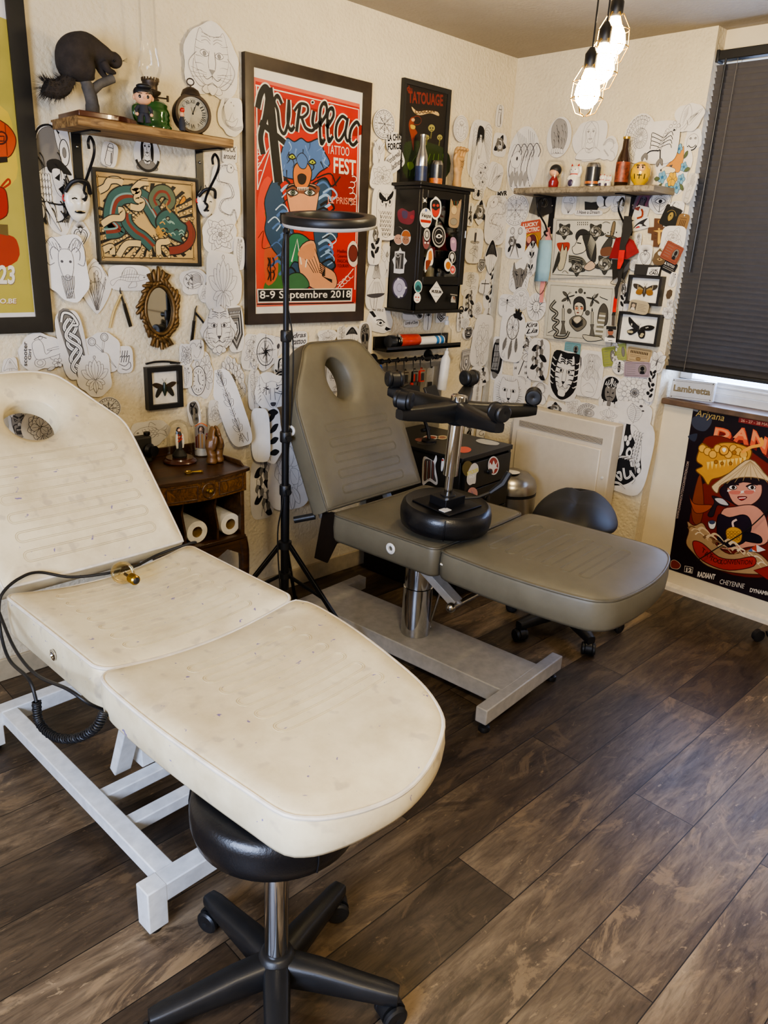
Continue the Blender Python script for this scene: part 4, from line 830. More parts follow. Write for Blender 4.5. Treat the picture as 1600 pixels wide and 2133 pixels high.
# ================================================================ tattoo drawings on cut paper
def rose_(S,x,y,r,fill=True):
    F=S.P if not S.dark else S.G
    for q in range(6):S.petal(x,y,q*60+10,r*1.05,r*.95,F if fill else None,vein=False)
    for k,rr in enumerate((.72,.5,.3)):
        for q in range(4-k):a=math.radians(q*360/(4-k)+40*k);S.c(x+r*.18*math.cos(a),y+r*.18*math.sin(a),r*rr*.8,fill=(S.P if (q+k)%2 else F),n=14,ry=r*rr*.7)
    S.c(x,y,r*.12,fill=S.D if S.dark else S.G,n=10);S.l([(x-r*.3,y),(x,y+r*.28),(x+r*.2,y-.1*r)])
def leaf_(S,x,y,a,ln,wd=None,fill=None):S.petal(x,y,a,ln,wd or ln*.45,fill or (S.D if S.dark else S.P),vein=True)
def m_mandala(S,R):
    n=12
    for r,k in ((.98,.3),(.74,.34),(.5,.3)):
        for q in range(n):S.petal((r-k)*math.cos(2*PI*(q+(r==.74)*.5)/n),(r-k)*math.sin(2*PI*(q+(r==.74)*.5)/n),360*(q+(r==.74)*.5)/n,k,k*.85,S.P if not S.dark else (S.D if r==.74 else S.P))
    for r in (.24,.12):S.c(0,0,r)
    for q in range(n):S.petal(0,0,30*q+15,.26,.1)
def m_half(S,R):
    for r in (.95,.8,.62,.45):S.c(0,0,r,a0=60,a1=250)
    for q in range(13):
        a=math.radians(60+16*q);S.petal(.78*math.cos(a),.78*math.sin(a),60+16*q,.2,.16);S.l([(.15*math.cos(a),.15*math.sin(a)),(.6*math.cos(a),.6*math.sin(a))],.8);S.c(.7*math.cos(a),.7*math.sin(a),.05,n=8)
    S.c(.1,0,.42)
    for q in range(20):a=q*.314;S.l([(.1+.1*math.cos(a),.1*math.sin(a)),(.1+.4*math.cos(a),.4*math.sin(a))],.8)
def m_flower(S,R):
    for q in range(4):leaf_(S,0,0,45+90*q+R.uniform(-20,20),1.0,.4)
    for r,n in ((.78,8),(.55,7),(.34,5)):
        for q in range(n):S.petal(0,0,360*q/n+r*100,r,r*.7,S.P if not (S.dark and q%2) else S.G,vein=True)
    S.c(0,0,.12,fill=S.G,n=12)
def m_peony(S,R):
    for q in range(20):
        a,r=2.4*q,.85-.04*q;x,y=r*.8*math.cos(a),r*math.sin(a);S.petal(x*.4,y*.4,math.degrees(a),.5,.42,S.P if not (S.dark and q%3==0) else S.G,vein=True)
    for q in range(3):leaf_(S,.1,-.5,230+40*q,.55)
def m_rose(S,R):
    for q in range(3):leaf_(S,0,0,90+120*q+R.uniform(-25,25),.98,.5)
    rose_(S,0,.02,.62)
def m_rosestem(S,R):
    S.l([(.05,.5),(.1,0),(-.05,-.98)],1.6)
    for q in range(4):leaf_(S,.05,.1-.25*q,(20,160)[q%2]+R.uniform(-15,15),.7,.3)
    rose_(S,0,.62,.42)
def m_lotus(S,R):
    for a,l in ((150,.95),(30,.95),(125,.9),(55,.9),(108,.95),(72,.95),(90,1.0)):S.petal(0,-.25,a,l,.42,S.P if not S.dark else (S.G if a%2 else S.P),vein=True)
    for a in (200,340,230,310,270):S.petal(0,-.25,a,.62,.3,S.P,vein=True)
    S.c(0,.85,.07,n=10);S.l([(0,-.3),(0,-.95)])
def m_strip(S,R):
    for y in (.75,.2,-.5):
        for a in (20,55,90,125,160):S.petal(0,y-.12,a,.42 if a != 90 else .36,.16,S.P if not S.dark else (S.D if a in (55,125) else S.P),vein=True)
        for q in range(3):S.l([(-.2,y-.2-.07*q),(0,y-.28-.07*q),(.2,y-.2-.07*q)],sm=False)
    S.l([(0,.95),(0,-.95)]);S.c(.0,.93,.12,n=12);S.l([(-.3,-.9),(.1,-.7),(.4,-.95),(.6,-.7)])
def m_branch(S,R):
    S.l([(-.1,.98),(.12,.3),(-.1,-.3),(.05,-.98)],1.5)
    for q in range(9):y=.9-.2*q;leaf_(S,.05*math.sin(q*2),y,(15,160)[q%2]+R.uniform(-20,25),.75,.24)
def m_flowers(S,R):
    S.l([(0,.95),(.1,0),(-.1,-.95)],1.2)
    for q in range(4):leaf_(S,.05,.7-.45*q,(200,-20)[q%2],.8,.3)
    for x,y,r in ((.1,.6,.42),(-.25,.05,.38),(.3,-.45,.4)):
        for q in range(6):S.petal(x,y,60*q+10,r,r*.75,S.P if not (S.dark and q%2) else S.G,vein=True)
        S.c(x,y,r*.2,fill=S.D,n=10)
def m_tuft(S,R):
    for q in range(11):a=60+6*q;S.petal(R.uniform(-.1,.1),-.9,a,R.uniform(1.0,1.7),.12)
    S.c(0,.45,.42,ry=.3);S.c(.1,.5,.1);S.l([(-.6,.2),(-.2,.8),(.3,.9),(.7,.4)]);S.l([(-.4,.1),(.2,.2),(.6,-.1)])
def m_bfly(S,R):
    f=S.G if S.dark else S.P
    for s in (-1,1):
        S.fl([(0,.15),(s*.4,.85),(s*.95,.9),(s*.8,.25),(s*.1,.0)],f);S.fl([(0,0),(s*.7,.05),(s*.75,-.6),(s*.35,-.8),(s*.05,-.2)],f)
        for q in range(4):S.l([(s*.1,.1),(s*(.5+.12*q),.75-.2*q)],.8)
        S.l([(s*.1,-.1),(s*.5,-.5)],.8);S.l([(0,.3),(s*.12,.7),(s*.25,.8)],.8)
    S.c(0,0,.07,fill=S.D,ry=.38,n=12)
def m_dfly(S,R):
    for s in (-1,1):S.petal(0,.35,90-s*75,.95,.26,S.P,vein=True);S.petal(0,.25,90-s*105,.85,.28,S.P,vein=True)
    S.l([(0,.5),(0,.1),(-.05,-.95)],3.5,S.D,taper=True);S.c(0,.5,.1,fill=S.D,n=10);S.l([(-.1,.6),(.3,.95),(.7,.8),(.55,.65)],.8)
def m_bee(S,R):
    for s in (-1,1):S.petal(0,.1,90-s*110,.95,.4,S.P,vein=True);[S.l([(s*.1,.2-.15*q),(s*.45,.45-.3*q),(s*.6,.3-.35*q)],1) for q in range(3)]
    S.c(0,-.25,.2,fill=S.D,ry=.5);S.c(0,.35,.2,fill=S.G,n=14);S.c(0,.65,.14,fill=S.D,n=12)
    for q in range(3):S.l([(-.18,-.1-.18*q),(.18,-.1-.18*q)],1.6,S.P,sm=False)
def m_beetle(S,R):
    S.c(0,0,.95);S.c(0,0,.8);S.c(0,-.15,.36,ry=.5);S.c(0,.42,.22,ry=.16);S.l([(0,.3),(0,-.62)]);
    for s in (-1,1):[S.l([(s*.33,.1-.25*q),(s*.6,.25-.3*q),(s*.7,.05-.35*q)]) for q in range(3)];S.l([(s*.36,.5),(s*.1,.2),(0,.25)])
def m_spider(S,R):
    S.c(0,-.2,.25,fill=S.D,ry=.35,n=12);S.c(0,.3,.17,fill=S.D,n=10)
    for s in (-1,1):[S.l([(s*.12,.2-.12*q),(s*.6,.7-.4*q),(s*.85,.3-.5*q)],1.3) for q in range(4)]
def m_scorpion(S,R):
    for q in range(7):S.c(.05*q,-.35+.14*q,.14-.008*q,fill=S.P,ry=.09,n=12)
    pts=[(.35,.55),(.5,.75),(.7,.9),(.92,.75),(.75,.6)]
    for p in pts:S.c(*p,.09,fill=S.P,n=10)
    S.f([(.72,.62),(.62,.5),(.8,.54)])
    for s in (-1,1):[S.l([(.05+.05*q,-.25+.15*q),(.05+s*.5,-.1+.2*q),(.1+s*.6,-.3+.2*q)],2) for q in range(4)]
    for (sx,sy) in ((-.75,-.6),(.15,-.9)):S.l([(0,-.4),(sx*.6,-.4),(sx,sy)],4);S.fl([(sx,sy+.12),(sx-.2,sy-.1),(sx-.12,sy-.3),(sx,sy-.1),(sx+.15,sy-.25),(sx+.16,sy)],S.G)
def m_snake(S,R):
    p=[(.2,.85),(-.4,.75),(-.5,.35),(.3,.25),(.5,-.1),(-.2,-.25),(-.4,-.55),(.3,-.7),(.6,-.5),(.8,-.95)]
    sp=S.sm(p,False,8);wd=[.15-.11*i/len(sp) for i in range(len(sp))]
    for s in (-1,1):
        S.l([(x+s*w*.7,y+w*.7) for (x,y),w in zip(sp,wd)],sm=False)
    for i in range(2,len(sp)-2,2):x,y=sp[i];w=wd[i]*.7;S.l([(x-w,y+w),(x,y-w*.2),(x+w,y+w)],.7,sm=False)
    S.fl([(.15,.75),(.45,.72),(.6,.86),(.4,.98),(.15,.95)],S.P);S.c(.4,.88,.03,fill=S.D,n=8);S.l([(.6,.84),(.85,.8)],.8)
def m_dragon(S,R):
    p=[(-.2,.7),(.5,.6),(.55,.2),(-.3,.15),(-.55,-.2),(.3,-.35),(.5,-.65),(-.1,-.95)];sp=S.sm(p,False,8)
    S.l(p,9,S.G if S.dark else S.P,n=8)
    for s in (-1,1):S.l([(x+s*.1,y+.1) for x,y in sp],sm=False)
    for i in range(0,len(sp),3):x,y=sp[i];S.l([(x+.1,y+.1),(x+.22,y+.2),(x+.12,y+.02)],sm=False);S.c(x,y,.07,n=8,a0=180,a1=360)
    S.fl([(-.2,.6),(-.6,.5),(-.8,.7),(-.6,.8),(-.3,.98),(0,.85)],S.P);S.c(-.45,.75,.05,fill=S.D,n=8)
    for q in range(5):S.l([(-.1,.9-.06*q),(.2,1.0-.04*q),(.35,.92-.08*q)],taper=True)
    S.l([(-.75,.6),(-.95,.3),(-.8,.2)]);S.l([(-.2,.98),(.1,1.0)],2)
def m_wave(S,R):
    for q in range(9):x=-.8+.2*q;S.l([(x,-.9+.1*(q%3)),(x-.3,-.2),(x+.1,.5),(x+.45,.3),(x+.35,.1)],1.2+(q%2)*1.6,S.K if q%2 else S.G,n=7)
    for q in range(10):S.l([(-.6+.13*q,.95-.05*q%.3),(-.3+.1*q,.4),(-.5+.13*q,0)],1)
    S.fl([(-.8,.1),(-.4,.3),(-.1,.1),(-.3,-.2),(-.7,-.15)],S.P);S.c(-.4,.08,.06,fill=S.D,n=8)
    for q in range(4):S.f([(-.8+.3*q,-.5),(-.6+.3*q,-.3),(-.5+.3*q,-.55),(-.65+.3*q,-.8)],S.G,True);S.c(-.3+.25*q,-.75,.12,a0=0,a1=280,w=2,col=S.P)
def m_koi(S,R):
    S.fl([(-.9,.1),(-.5,.5),(.1,.5),(.5,.15),(.95,.5),(.85,0),(.95,-.45),(.5,-.1),(0,-.45),(-.55,-.35)],S.P)
    for r in range(4):[S.c(-.35+.2*q+.1*(r%2),.28-.17*r,.11,n=8,a0=-90,a1=90) for q in range(4)]
    S.c(-.68,.15,.06,fill=S.D,n=8);S.l([(-.45,.4),(-.38,0),(-.45,-.3)]);S.l([(-.1,.5),(0,.9),(.3,.6)]);S.l([(-.9,0),(-1,-.2)])
    for q in range(4):S.l([(.6+.06*q,.1),(.9,.4-.25*q)],.8)
def m_fish(S,R):
    S.fl([(-.95,-.3),(-.6,.0),(0,.3),(.6,.25),(.95,.05),(.6,-.2),(0,-.3),(-.55,-.15),(-.85,-.65)],S.P);S.c(.72,.06,.05,fill=S.D,n=8);S.l([(.5,.25),(.42,0),(.5,-.2)])
    S.l([(-.5,.05),(.45,.05)])
    for q in range(7):x=-.4+.12*q;S.l([(x,.22),(x-.08,-.2)],.8);S.l([(x,.25),(x+.05,.75-.08*abs(q-3))],.8)
    S.l([(-.4,.2),(-.2,.8),(.2,.8),(.4,.3)]);S.l([(.1,-.3),(-.1,-.8),(.3,-.7),(.3,-.3)])
def m_swallow(S,R):
    S.fl([(-.2,.2),(.0,.35),(.2,.2),(.3,-.2),(.1,-.5),(-.15,-.2)],S.G if S.dark else S.P)
    for s in (-1,1):
        S.fl([(s*.05,.25),(s*.5,.7),(s*.98,.95),(s*.75,.35),(s*.3,0)],S.P)
        for q in range(5):S.l([(s*(.2+.12*q),.3+.08*q),(s*(.4+.13*q),.1+.13*q)],.8)
        S.l([(.1,-.45),(s*.2,-.98)],2,taper=True)
    S.c(0,.45,.14,fill=S.G,n=12);S.f([(-.05,.55),(.05,.55),(0,.75)])
def m_owl(S,R):
    S.fl([(-.6,.8),(-.3,.7),(.3,.7),(.6,.95),(.7,.2),(.6,-.6),(.1,-.95),(-.5,-.6),(-.7,.1)],S.P);S.f([(-.5,.75),(0,.55),(.5,.85),(.45,.6),(0,.42),(-.5,.5)],S.D,True)
    for x in (-.28,.28):S.c(x,.42,.17,n=16);S.c(x,.42,.07,fill=S.D,n=10)
    S.f([(-.06,.36),(.06,.36),(0,.14)],S.D)
    for r in range(6):[S.l([(-.4+.18*q,.05-.16*r),(-.33+.18*q,-.06-.16*r),(-.26+.18*q,.05-.16*r)],1.8,S.D if (q+r)%2 else S.G) for q in range(5)]
    S.l([(-.6,.1),(-.35,-.2),(-.45,-.7)]);S.c(0,.6,.08,fill=S.P,ry=.12,n=10)
def m_crow(S,R):
    S.fl([(-.7,.5),(-.4,.9),(0,.95),(.5,.7),(.7,0),(.4,-.7),(-.2,-.8),(-.6,-.2)],S.G)
    for q in range(24):x,y=R.uniform(-.5,.5),R.uniform(-.6,.7);S.l([(x,y),(x+.1,y-.15),(x+.08,y-.35)],2,S.D,taper=True)
    for q in range(5):S.petal(-.5+.25*q,-.85,60+20*q,.35,.25,S.P)
def m_eye(S,R):
    S.fl([(-.95,0),(-.4,.5),(.3,.55),(.95,0),(.3,-.4),(-.4,-.4)],'#e8e4dc',2);S.c(0,.05,.36,fill=S.G);S.c(0,.05,.17,fill=S.D)
    S.l([(-.9,.25),(-.3,.8),(.4,.8),(.95,.3)],3)
    for q in range(7):S.l([(-.7+.23*q,.62-.08*abs(q-3)),(-.8+.27*q,.95-.07*abs(q-3))],1.4)
def m_eyeslash(S,R):
    S.f([(-.9,.9),(-.55,.95),(.1,.1),(.95,-.75),(.6,-.9),(-.1,-.45),(-.6,.2)],'#e8e4dc',True);S.c(.05,-.15,.24,fill='#e8e4dc',w=2);S.c(.05,-.15,.11,fill=S.D,n=12);S.l([(-.3,.1),(.05,.15),(.4,-.15)],4);S.l([(-.3,-.2),(.1,-.45),(.4,-.3)],1.5);S.f([(-.9,.9),(-.6,.95),(-.3,.45),(-.5,.35)],S.D);S.f([(.5,-.5),(.95,-.75),(.6,-.9),(.4,-.75)],S.D)
def m_hearteye(S,R):
    S.l([(0,-.9),(-.85,.1),(-.75,.75),(-.3,.9),(0,.6),(.3,.9),(.75,.75),(.85,.1)],1.4,closed=True,n=5)
    for q in range(24):a=q*PI/12;S.l([(.42*math.cos(a),.1+.4*math.sin(a)),(.72*math.cos(a),.1+.6*math.sin(a))],1.2)
    S.fl([(-.5,.1),(0,.4),(.5,.1),(0,-.15)],'#e8e4dc',2);S.c(0,.1,.17,fill=S.D,n=14);S.l([(0,-.2),(0,-.95)],2)
def m_heart(S,R):
    S.l([(0,-.95),(-.7,-.2),(-.55,.2),(-.2,.25),(0,.05),(.2,.25),(.55,.2),(.7,-.2)],1.8,closed=True);S.l([(0,-.75),(-.5,-.2),(-.35,.08),(-.1,.08),(0,-.1),(.1,.08),(.35,.08),(.5,-.2)],1.2,closed=True)
    for q in range(11):a=math.radians(30+12*q);S.l([(.2*math.cos(a),.25+.15*math.sin(a)),(.75*math.cos(a),.3+.65*math.sin(a))],1.6,taper=True)
def m_hearteye2(S,R):
    S.l([(0,-.9),(-.9,.2),(-.6,.7),(-.2,.6),(0,.3),(.3,.65),(.7,.5),(.6,-.1)],1.2,closed=True);S.l([(.6,.98),(.55,.4)],2);S.c(.55,.2,.2,n=12);S.c(.55,.2,.1,fill=S.D,n=10);S.l([(.3,.3),(.8,.3)],1.2)
def m_skull(S,R):
    S.fl([(-.7,.3),(-.5,.85),(0,.97),(.5,.85),(.7,.3),(.5,-.2),(.4,-.8),(0,-.95),(-.4,-.8),(-.5,-.2)],S.P if not S.dark else S.G)
    for x in (-.3,.3):S.c(x,.15,.2,fill=S.D,ry=.24,n=14)
    S.f([(-.08,-.2),(.08,-.2),(0,.02)],S.D);S.l([(-.35,-.5),(.35,-.5)],2)
    for q in range(6):S.l([(-.3+.12*q,-.38),(-.3+.12*q,-.65)],1.2)
    if S.dark:[S.l([(R.uniform(-.6,.6),R.uniform(.4,.9)),(R.uniform(-.6,.6),R.uniform(.3,.9)),(R.uniform(-.6,.6),R.uniform(.4,.9))],2,S.D) for q in range(6)]
def face_(S,x,y,r,hair='long'):
    S.fl([(x-.55*r,y+.3*r),(x-.5*r,y+.8*r),(x,y+r),(x+.5*r,y+.8*r),(x+.55*r,y+.2*r),(x+.3*r,y-.6*r),(x,y-.85*r),(x-.3*r,y-.6*r)],S.P)
    for s in (-1,1):S.l([(x+s*.12*r,y+.2*r),(x+s*.28*r,y+.28*r),(x+s*.42*r,y+.18*r)],1.6);S.c(x+s*.27*r,y+.17*r,.06*r,fill=S.D,n=8);S.l([(x+s*.1*r,y+.38*r),(x+s*.45*r,y+.42*r)])
    S.l([(x,y+.15*r),(x-.06*r,y-.2*r),(x+.06*r,y-.22*r)]);S.fl([(x-.2*r,y-.45*r),(x,y-.38*r),(x+.2*r,y-.45*r),(x,y-.55*r)],S.G)
    if hair=='long':
        f=S.D if S.dark else S.P
        for s in (-1,1):S.fl([(x,y+1.1*r),(x+s*.6*r,y+.9*r),(x+s*.85*r,y),(x+s*.8*r,y-1.3*r),(x+s*.5*r,y-.8*r),(x+s*.55*r,y+.3*r),(x+s*.25*r,y+.75*r)],f)
def m_lady(S,R):
    S.fl([(-.8,-.95),(-.5,-.45),(0,-.4),(.5,-.45),(.8,-.95)],S.G if S.dark else S.P);S.fl([(-.2,-.1),(.2,-.1),(.25,-.5),(0,-.65),(-.25,-.5)],S.P);face_(S,0,.35,.58)
    S.l([(-.22,-.38),(0,-.45),(.22,-.38)],3,S.D);S.c(0,-.56,.07,n=8)
    if S.dark:S.c(0,-.1,.93,w=7,col=S.D,a0=200,a1=345)
def m_venus(S,R):
    S.fl([(-.5,-.95),(-.7,-.2),(-.35,.25),(.3,.25),(.7,-.1),(.5,-.95)],S.P);face_(S,-.05,.5,.36)
    for q in range(12):S.l([(-.4+.07*q,.9),(-.7+.14*q,.6),(-.5+.1*q,.2),(-.85+.16*q,-.2)],.9)
    S.l([(-.6,-.1),(-.2,-.3),(.2,-.1),(.6,-.4)]);S.l([(-.3,.1),(-.1,-.2),(.1,.05)]);S.l([(-.5,-.6),(0,-.4),(.5,-.75),(-.2,-.8)])
def m_angel(S,R):
    for q in range(10):S.l([(.1,.55),(.5,.95-.1*q),(.95,.85-.16*q)],1.3,S.G);S.l([(-.1,.5),(-.6,.9-.15*q),(-.75,.6-.2*q)],1,S.G)
    S.fl([(-.25,.35),(.15,.35),(.1,-.2),(.2,-.5),(-.05,-.98),(-.25,-.5),(-.2,-.1)],S.P);face_(S,-.05,.55,.22)
    S.f([(-.35,.75),(-.1,.85),(.2,.72),(.25,.3),(.1,.5),(-.2,.5),(-.4,.1)],S.D,True);S.l([(-.05,-.2),(-.05,-.98)],3,S.D)
def cat_(S,stripes,mane=False):
    if mane:
        for q in range(40):a=2*PI*q/40;S.l([(.5*math.cos(a),.05+.5*math.sin(a)),(R_.uniform(.8,1)*math.cos(a+.1),.05+.95*math.sin(a+.1))],2.4,S.D if q%2 else S.G,taper=True)
    S.fl([(-.6,.5),(-.45,.9),(-.25,.75),(.25,.75),(.45,.9),(.6,.5),(.65,0),(.4,-.55),(0,-.8),(-.4,-.55),(-.65,0)],S.P)
    for s in (-1,1):
        S.fl([(s*.12,.2),(s*.3,.32),(s*.45,.22),(s*.28,.12)],'#e8e4dc',1.6);S.c(s*.28,.21,.07,fill=S.D,n=8);S.l([(s*.1,.3),(s*.14,0),(s*.12,-.2)],1.4);S.l([(0,-.4),(s*.2,-.52),(s*.35,-.42)],1.8)
        for q in range(3):S.l([(s*.2,-.35-.05*q),(s*.8,-.25-.14*q)],.8)
        if stripes:
            for q in range(5):S.l([(s*.62,.55-.22*q),(s*.42,.5-.2*q),(s*.3,.52-.22*q)],6 if S.dark else 1.6,S.D,taper=True)
            for q in range(3):S.l([(s*.05,.5+.1*q),(s*.2,.6+.08*q),(s*.4,.55+.12*q)],5 if S.dark else 1.4,S.D)
    S.f([(-.13,-.22),(.13,-.22),(0,-.38)],S.D);S.l([(0,-.38),(0,-.5)],1.6)
R_=random.Random(4)
def m_tiger(S,R):
    if S.dark:S.f([(-.95,.9),(0,.98),(.95,.9),(.9,-.4),(.3,-.95),(-.3,-.95),(-.9,-.4)],S.D,True)
    cat_(S,True)
    if S.dark:
        for s in (-1,1):[S.l([(s*.95,.7-.25*q),(s*.75,.6-.25*q),(s*.66,.62-.25*q)],6,S.P,taper=True) for q in range(5)]
        S.fl([(-.25,-.62),(0,-.55),(.25,-.62),(.2,-.85),(-.2,-.85)],S.P)
def m_cat(S,R):
    cat_(S,True)
    for s in (-1,1):S.l([(s*.6,.2),(s*.9,-.2),(s*.5,-.75),(0,-.6)],1.2);S.l([(s*.7,0),(s*.7,-.4),(s*.3,-.7)],1);S.petal(0,-.78,90-s*100,.4,.26,S.P)
    S.fl([(-.2,-.75),(0,-.65),(.2,-.75),(0,-.98)],S.P)
def m_lion(S,R):cat_(S,False,True)
def m_wolf(S,R):
    S.fl([(-.7,.95),(-.45,.5),(0,.6),(.45,.5),(.7,.95),(.75,.2),(.5,-.2),(.2,-.85),(0,-.95),(-.2,-.85),(-.5,-.2),(-.75,.2)],S.P if not S.dark else S.G)
    for s in (-1,1):S.f([(s*.15,.15),(s*.45,.28),(s*.3,.08)],S.D);S.l([(s*.12,.2),(s*.14,-.5)],1.5);[S.l([(s*.7,.4-.2*q),(s*.9,.3-.24*q)],2,taper=True) for q in range(5)];[S.l([(s*R.uniform(.1,.6),R.uniform(-.2,.5)),(s*R.uniform(.1,.6),R.uniform(-.3,.5))],2) for q in range(5)]
    S.f([(-.16,-.65),(.16,-.65),(.1,-.85),(-.1,-.85)],S.D,True)
def m_ram(S,R):
    for s,k in ((-1,1),(1,.8)):S.l([(s*.15,.6),(s*.55,.95),(s*.95,.6),(s*.85,.1),(s*.55,.15)],1.3);S.l([(s*.15,.4),(s*.5,.65),(s*.7,.5),(s*.65,.25)],1.3);[S.l([(s*(.2+.12*q),.48+.05*q),(s*(.25+.16*q),.75+.03*q)],.9) for q in range(5)]
    S.fl([(-.3,.5),(0,.6),(.3,.5),(.35,.1),(.15,-.35),(-.15,-.35),(-.35,.1)],S.P)
    for s in (-1,1):S.c(s*.2,.2,.06,fill=S.D,ry=.04,n=8)
    for q in range(11):S.l([(-.3+.06*q,-.25),(-.25+.05*q,-.6),(-.15+.03*q+.1*math.sin(q*3),-.98)],1)
    S.c(0,-.27,.1,ry=.06,n=8);S.l([(.4,.7),(.6,.9),(.75,.7),(.5,.5)],1)
def m_oni(S,R):
    S.fl([(-.7,.4),(-.5,.8),(0,.9),(.5,.8),(.7,.4),(.6,-.3),(.3,-.9),(-.3,-.9),(-.6,-.3)],S.G)
    for s in (-1,1):S.fl([(s*.3,.7),(s*.6,.75),(s*.8,.98),(s*.75,.55),(s*.5,.5)],S.P);S.f([(s*.1,.25),(s*.5,.45),(s*.4,.15)],S.D);S.c(s*.3,.26,.05,fill=S.P,n=8);S.l([(s*.05,.4),(s*.5,.62)],5,S.D);S.fl([(s*.25,-.3),(s*.35,-.3),(s*.3,-.75)],'#e8e4dc',1.2);S.l([(s*.2,0),(s*.55,-.1),(s*.5,-.5)],3,S.D)
    S.f([(-.4,-.35),(0,-.2),(.4,-.35),(.3,-.7),(-.3,-.7)],S.D,True)
    for q in range(6):S.f([(-.3+.11*q,-.36),(-.22+.11*q,-.36),(-.26+.11*q,-.5)],'#e8e4dc')
    S.fl([(-.12,.1),(.12,.1),(.18,-.12),(-.18,-.12)],S.P)
def m_samurai(S,R):
    S.fl([(-.95,.1),(-.7,.75),(-.1,.95),(.4,.8),(.6,.4),(.2,.2),(-.4,.2)],S.G);S.l([(-.95,.1),(-.75,.8),(-.1,.98),(.4,.85)],5,S.D);S.fl([(.3,.55),(.15,.98),(.5,.7),(.6,.5)],S.P);S.c(.6,.5,.25,fill=S.P,w=2);S.c(.6,.5,.1,fill=S.G,n=12)
    S.fl([(-.3,.3),(.3,.35),(.9,.1),(.5,.1),(-.2,.1)],S.D);S.fl([(-.1,.15),(.4,.15),(.6,-.15),(.3,-.35),(0,-.2)],S.P);S.f([(0,.0),(.3,.1),(.25,-.05)],S.D);S.f([(.15,-.2),(.5,-.1),(.35,-.3)],S.D);S.l([(.45,.0),(.65,-.12),(.5,-.15)],3)
    for r in range(4):[S.c(-.85+.14*q,.0-.13*r,.075,fill=S.P,n=10) for q in range(5)]
    S.l([(-.95,-.45),(.3,-.5),(.55,-.3)],4);S.fl([(-.6,-.55),(-.4,-.5),(.1,-.98),(0,-.98)],S.P)
    for q in range(16):x=R.uniform(-.8,.7);y=R.uniform(-.7,.5);S.l([(x,y),(x+.15,y-.1),(x+.2,y-.3)],3.5,S.D,taper=True)
    S.f([(-.95,-.5),(-.7,-.55),(-.6,-.9),(-.9,-.75)],S.D,True);S.c(-.78,-.66,.14,fill=S.P,w=2)
    for q in range(7):S.l([(.6-.05*q,.1-.05*q),(.8-.08*q,-.4-.06*q),(.5-.1*q,-.85)],2)
def m_hand(S,R):
    S.fl([(-.35,-.95),(-.4,-.2),(-.65,.2),(-.5,.3),(-.25,.05),(-.3,.8),(-.15,.85),(-.08,.2),(0,.95),(.14,.95),(.15,.2),(.28,.8),(.42,.75),(.36,.1),(.55,.5),(.66,.42),(.45,-.3),(.35,-.95)],S.P);S.l([(-.2,-.3),(.1,-.1),(.35,-.2)]);S.l([(-.35,-.7),(.35,-.7)])
def m_dagger(S,R):
    S.fl([(-.08,.2),(.08,.2),(.1,-.5),(0,-.98),(-.1,-.5)],S.P);S.l([(0,.2),(0,-.9)]);S.fl([(-.45,.28),(.45,.28),(.4,.16),(-.4,.16)],S.G);S.fl([(-.09,.28),(.09,.28),(.1,.8),(-.1,.8)],S.D);S.c(0,.88,.11,fill=S.P,n=12);rose_(S,.1,-.2,.38);leaf_(S,.1,-.2,-60,.6);leaf_(S,0,-.2,200,.6)
def m_scissors(S,R):
    for s in (-1,1):S.fl([(s*.05,.1),(s*.3,.5),(s*.22,.55),(-s*.02,.12)],S.P);S.c(s*.4,.72,.22,w=1.8,ry=.2);S.c(s*.4,.72,.13,ry=.12);S.fl([(s*.07,.1),(-s*.05,.05),(-s*.45,-.95),(-s*.25,-.6)],S.G if S.dark else S.P)
    S.c(0,.08,.06,fill=S.D,n=8)
    if S.dark:rose_(S,-.35,.05,.35);leaf_(S,.1,-.1,-20,.6);leaf_(S,-.4,-.2,240,.5)
def m_compass(S,R):
    S.c(0,0,.8,w=2.4,a0=30,a1=330);S.c(0,0,.62)
    for q in range(8):a=q*PI/4+.2;r=.75 if q%2==0 else .5;S.f([(0,0),(.12*math.cos(a+.8),.12*math.sin(a+.8)),(r*math.cos(a),r*math.sin(a))],S.D);S.l([(0,0),(.12*math.cos(a-.8),.12*math.sin(a-.8)),(r*math.cos(a),r*math.sin(a))],sm=False)
    S.l([(0,.98),(0,-.98)],1.6);S.l([(-.9,-.1),(.9,.1)],1)
def m_rune(S,R):
    S.c(0,0,.96,w=1.6);S.c(0,0,.72);S.c(0,0,.4)
    for q in range(26):a=q*PI/13;x,y=math.cos(a),math.sin(a);S.l([(.78*x,.78*y),(.9*x,.9*y)],1.6);S.l([(.78*x,.78*y),(.86*math.cos(a+.1),.86*math.sin(a+.1))],1.2) if q%2 else None
    for q in range(8):a=q*PI/4;x,y=math.cos(a),math.sin(a);S.l([(0,0),(.65*x,.65*y)],1.3);[S.l([(r*x-.09*y,r*y+.09*x),(r*x+.09*y,r*y-.09*x)],1.1) for r in (.3,.45,.58)]
def m_clock(S,R):
    for q in range(6):S.petal(.35,.5,60*q,.5,.4,S.P,vein=True)
    for q in range(3):leaf_(S,.4,-.1,-70+50*q,.6)
    S.c(-.25,-.2,.62,fill=S.P,w=2,ry=.68);S.c(-.25,-.2,.5,ry=.55)
    for q in range(12):a=q*PI/6;S.l([(-.25+.34*math.cos(a),-.2+.38*math.sin(a)),(-.25+.44*math.cos(a),-.2+.49*math.sin(a))],2.2)
    S.l([(-.25,-.2),(-.1,-.4)],2);S.l([(-.25,-.2),(-.3,.12)],2);S.c(-.35,.58,.13,n=12)
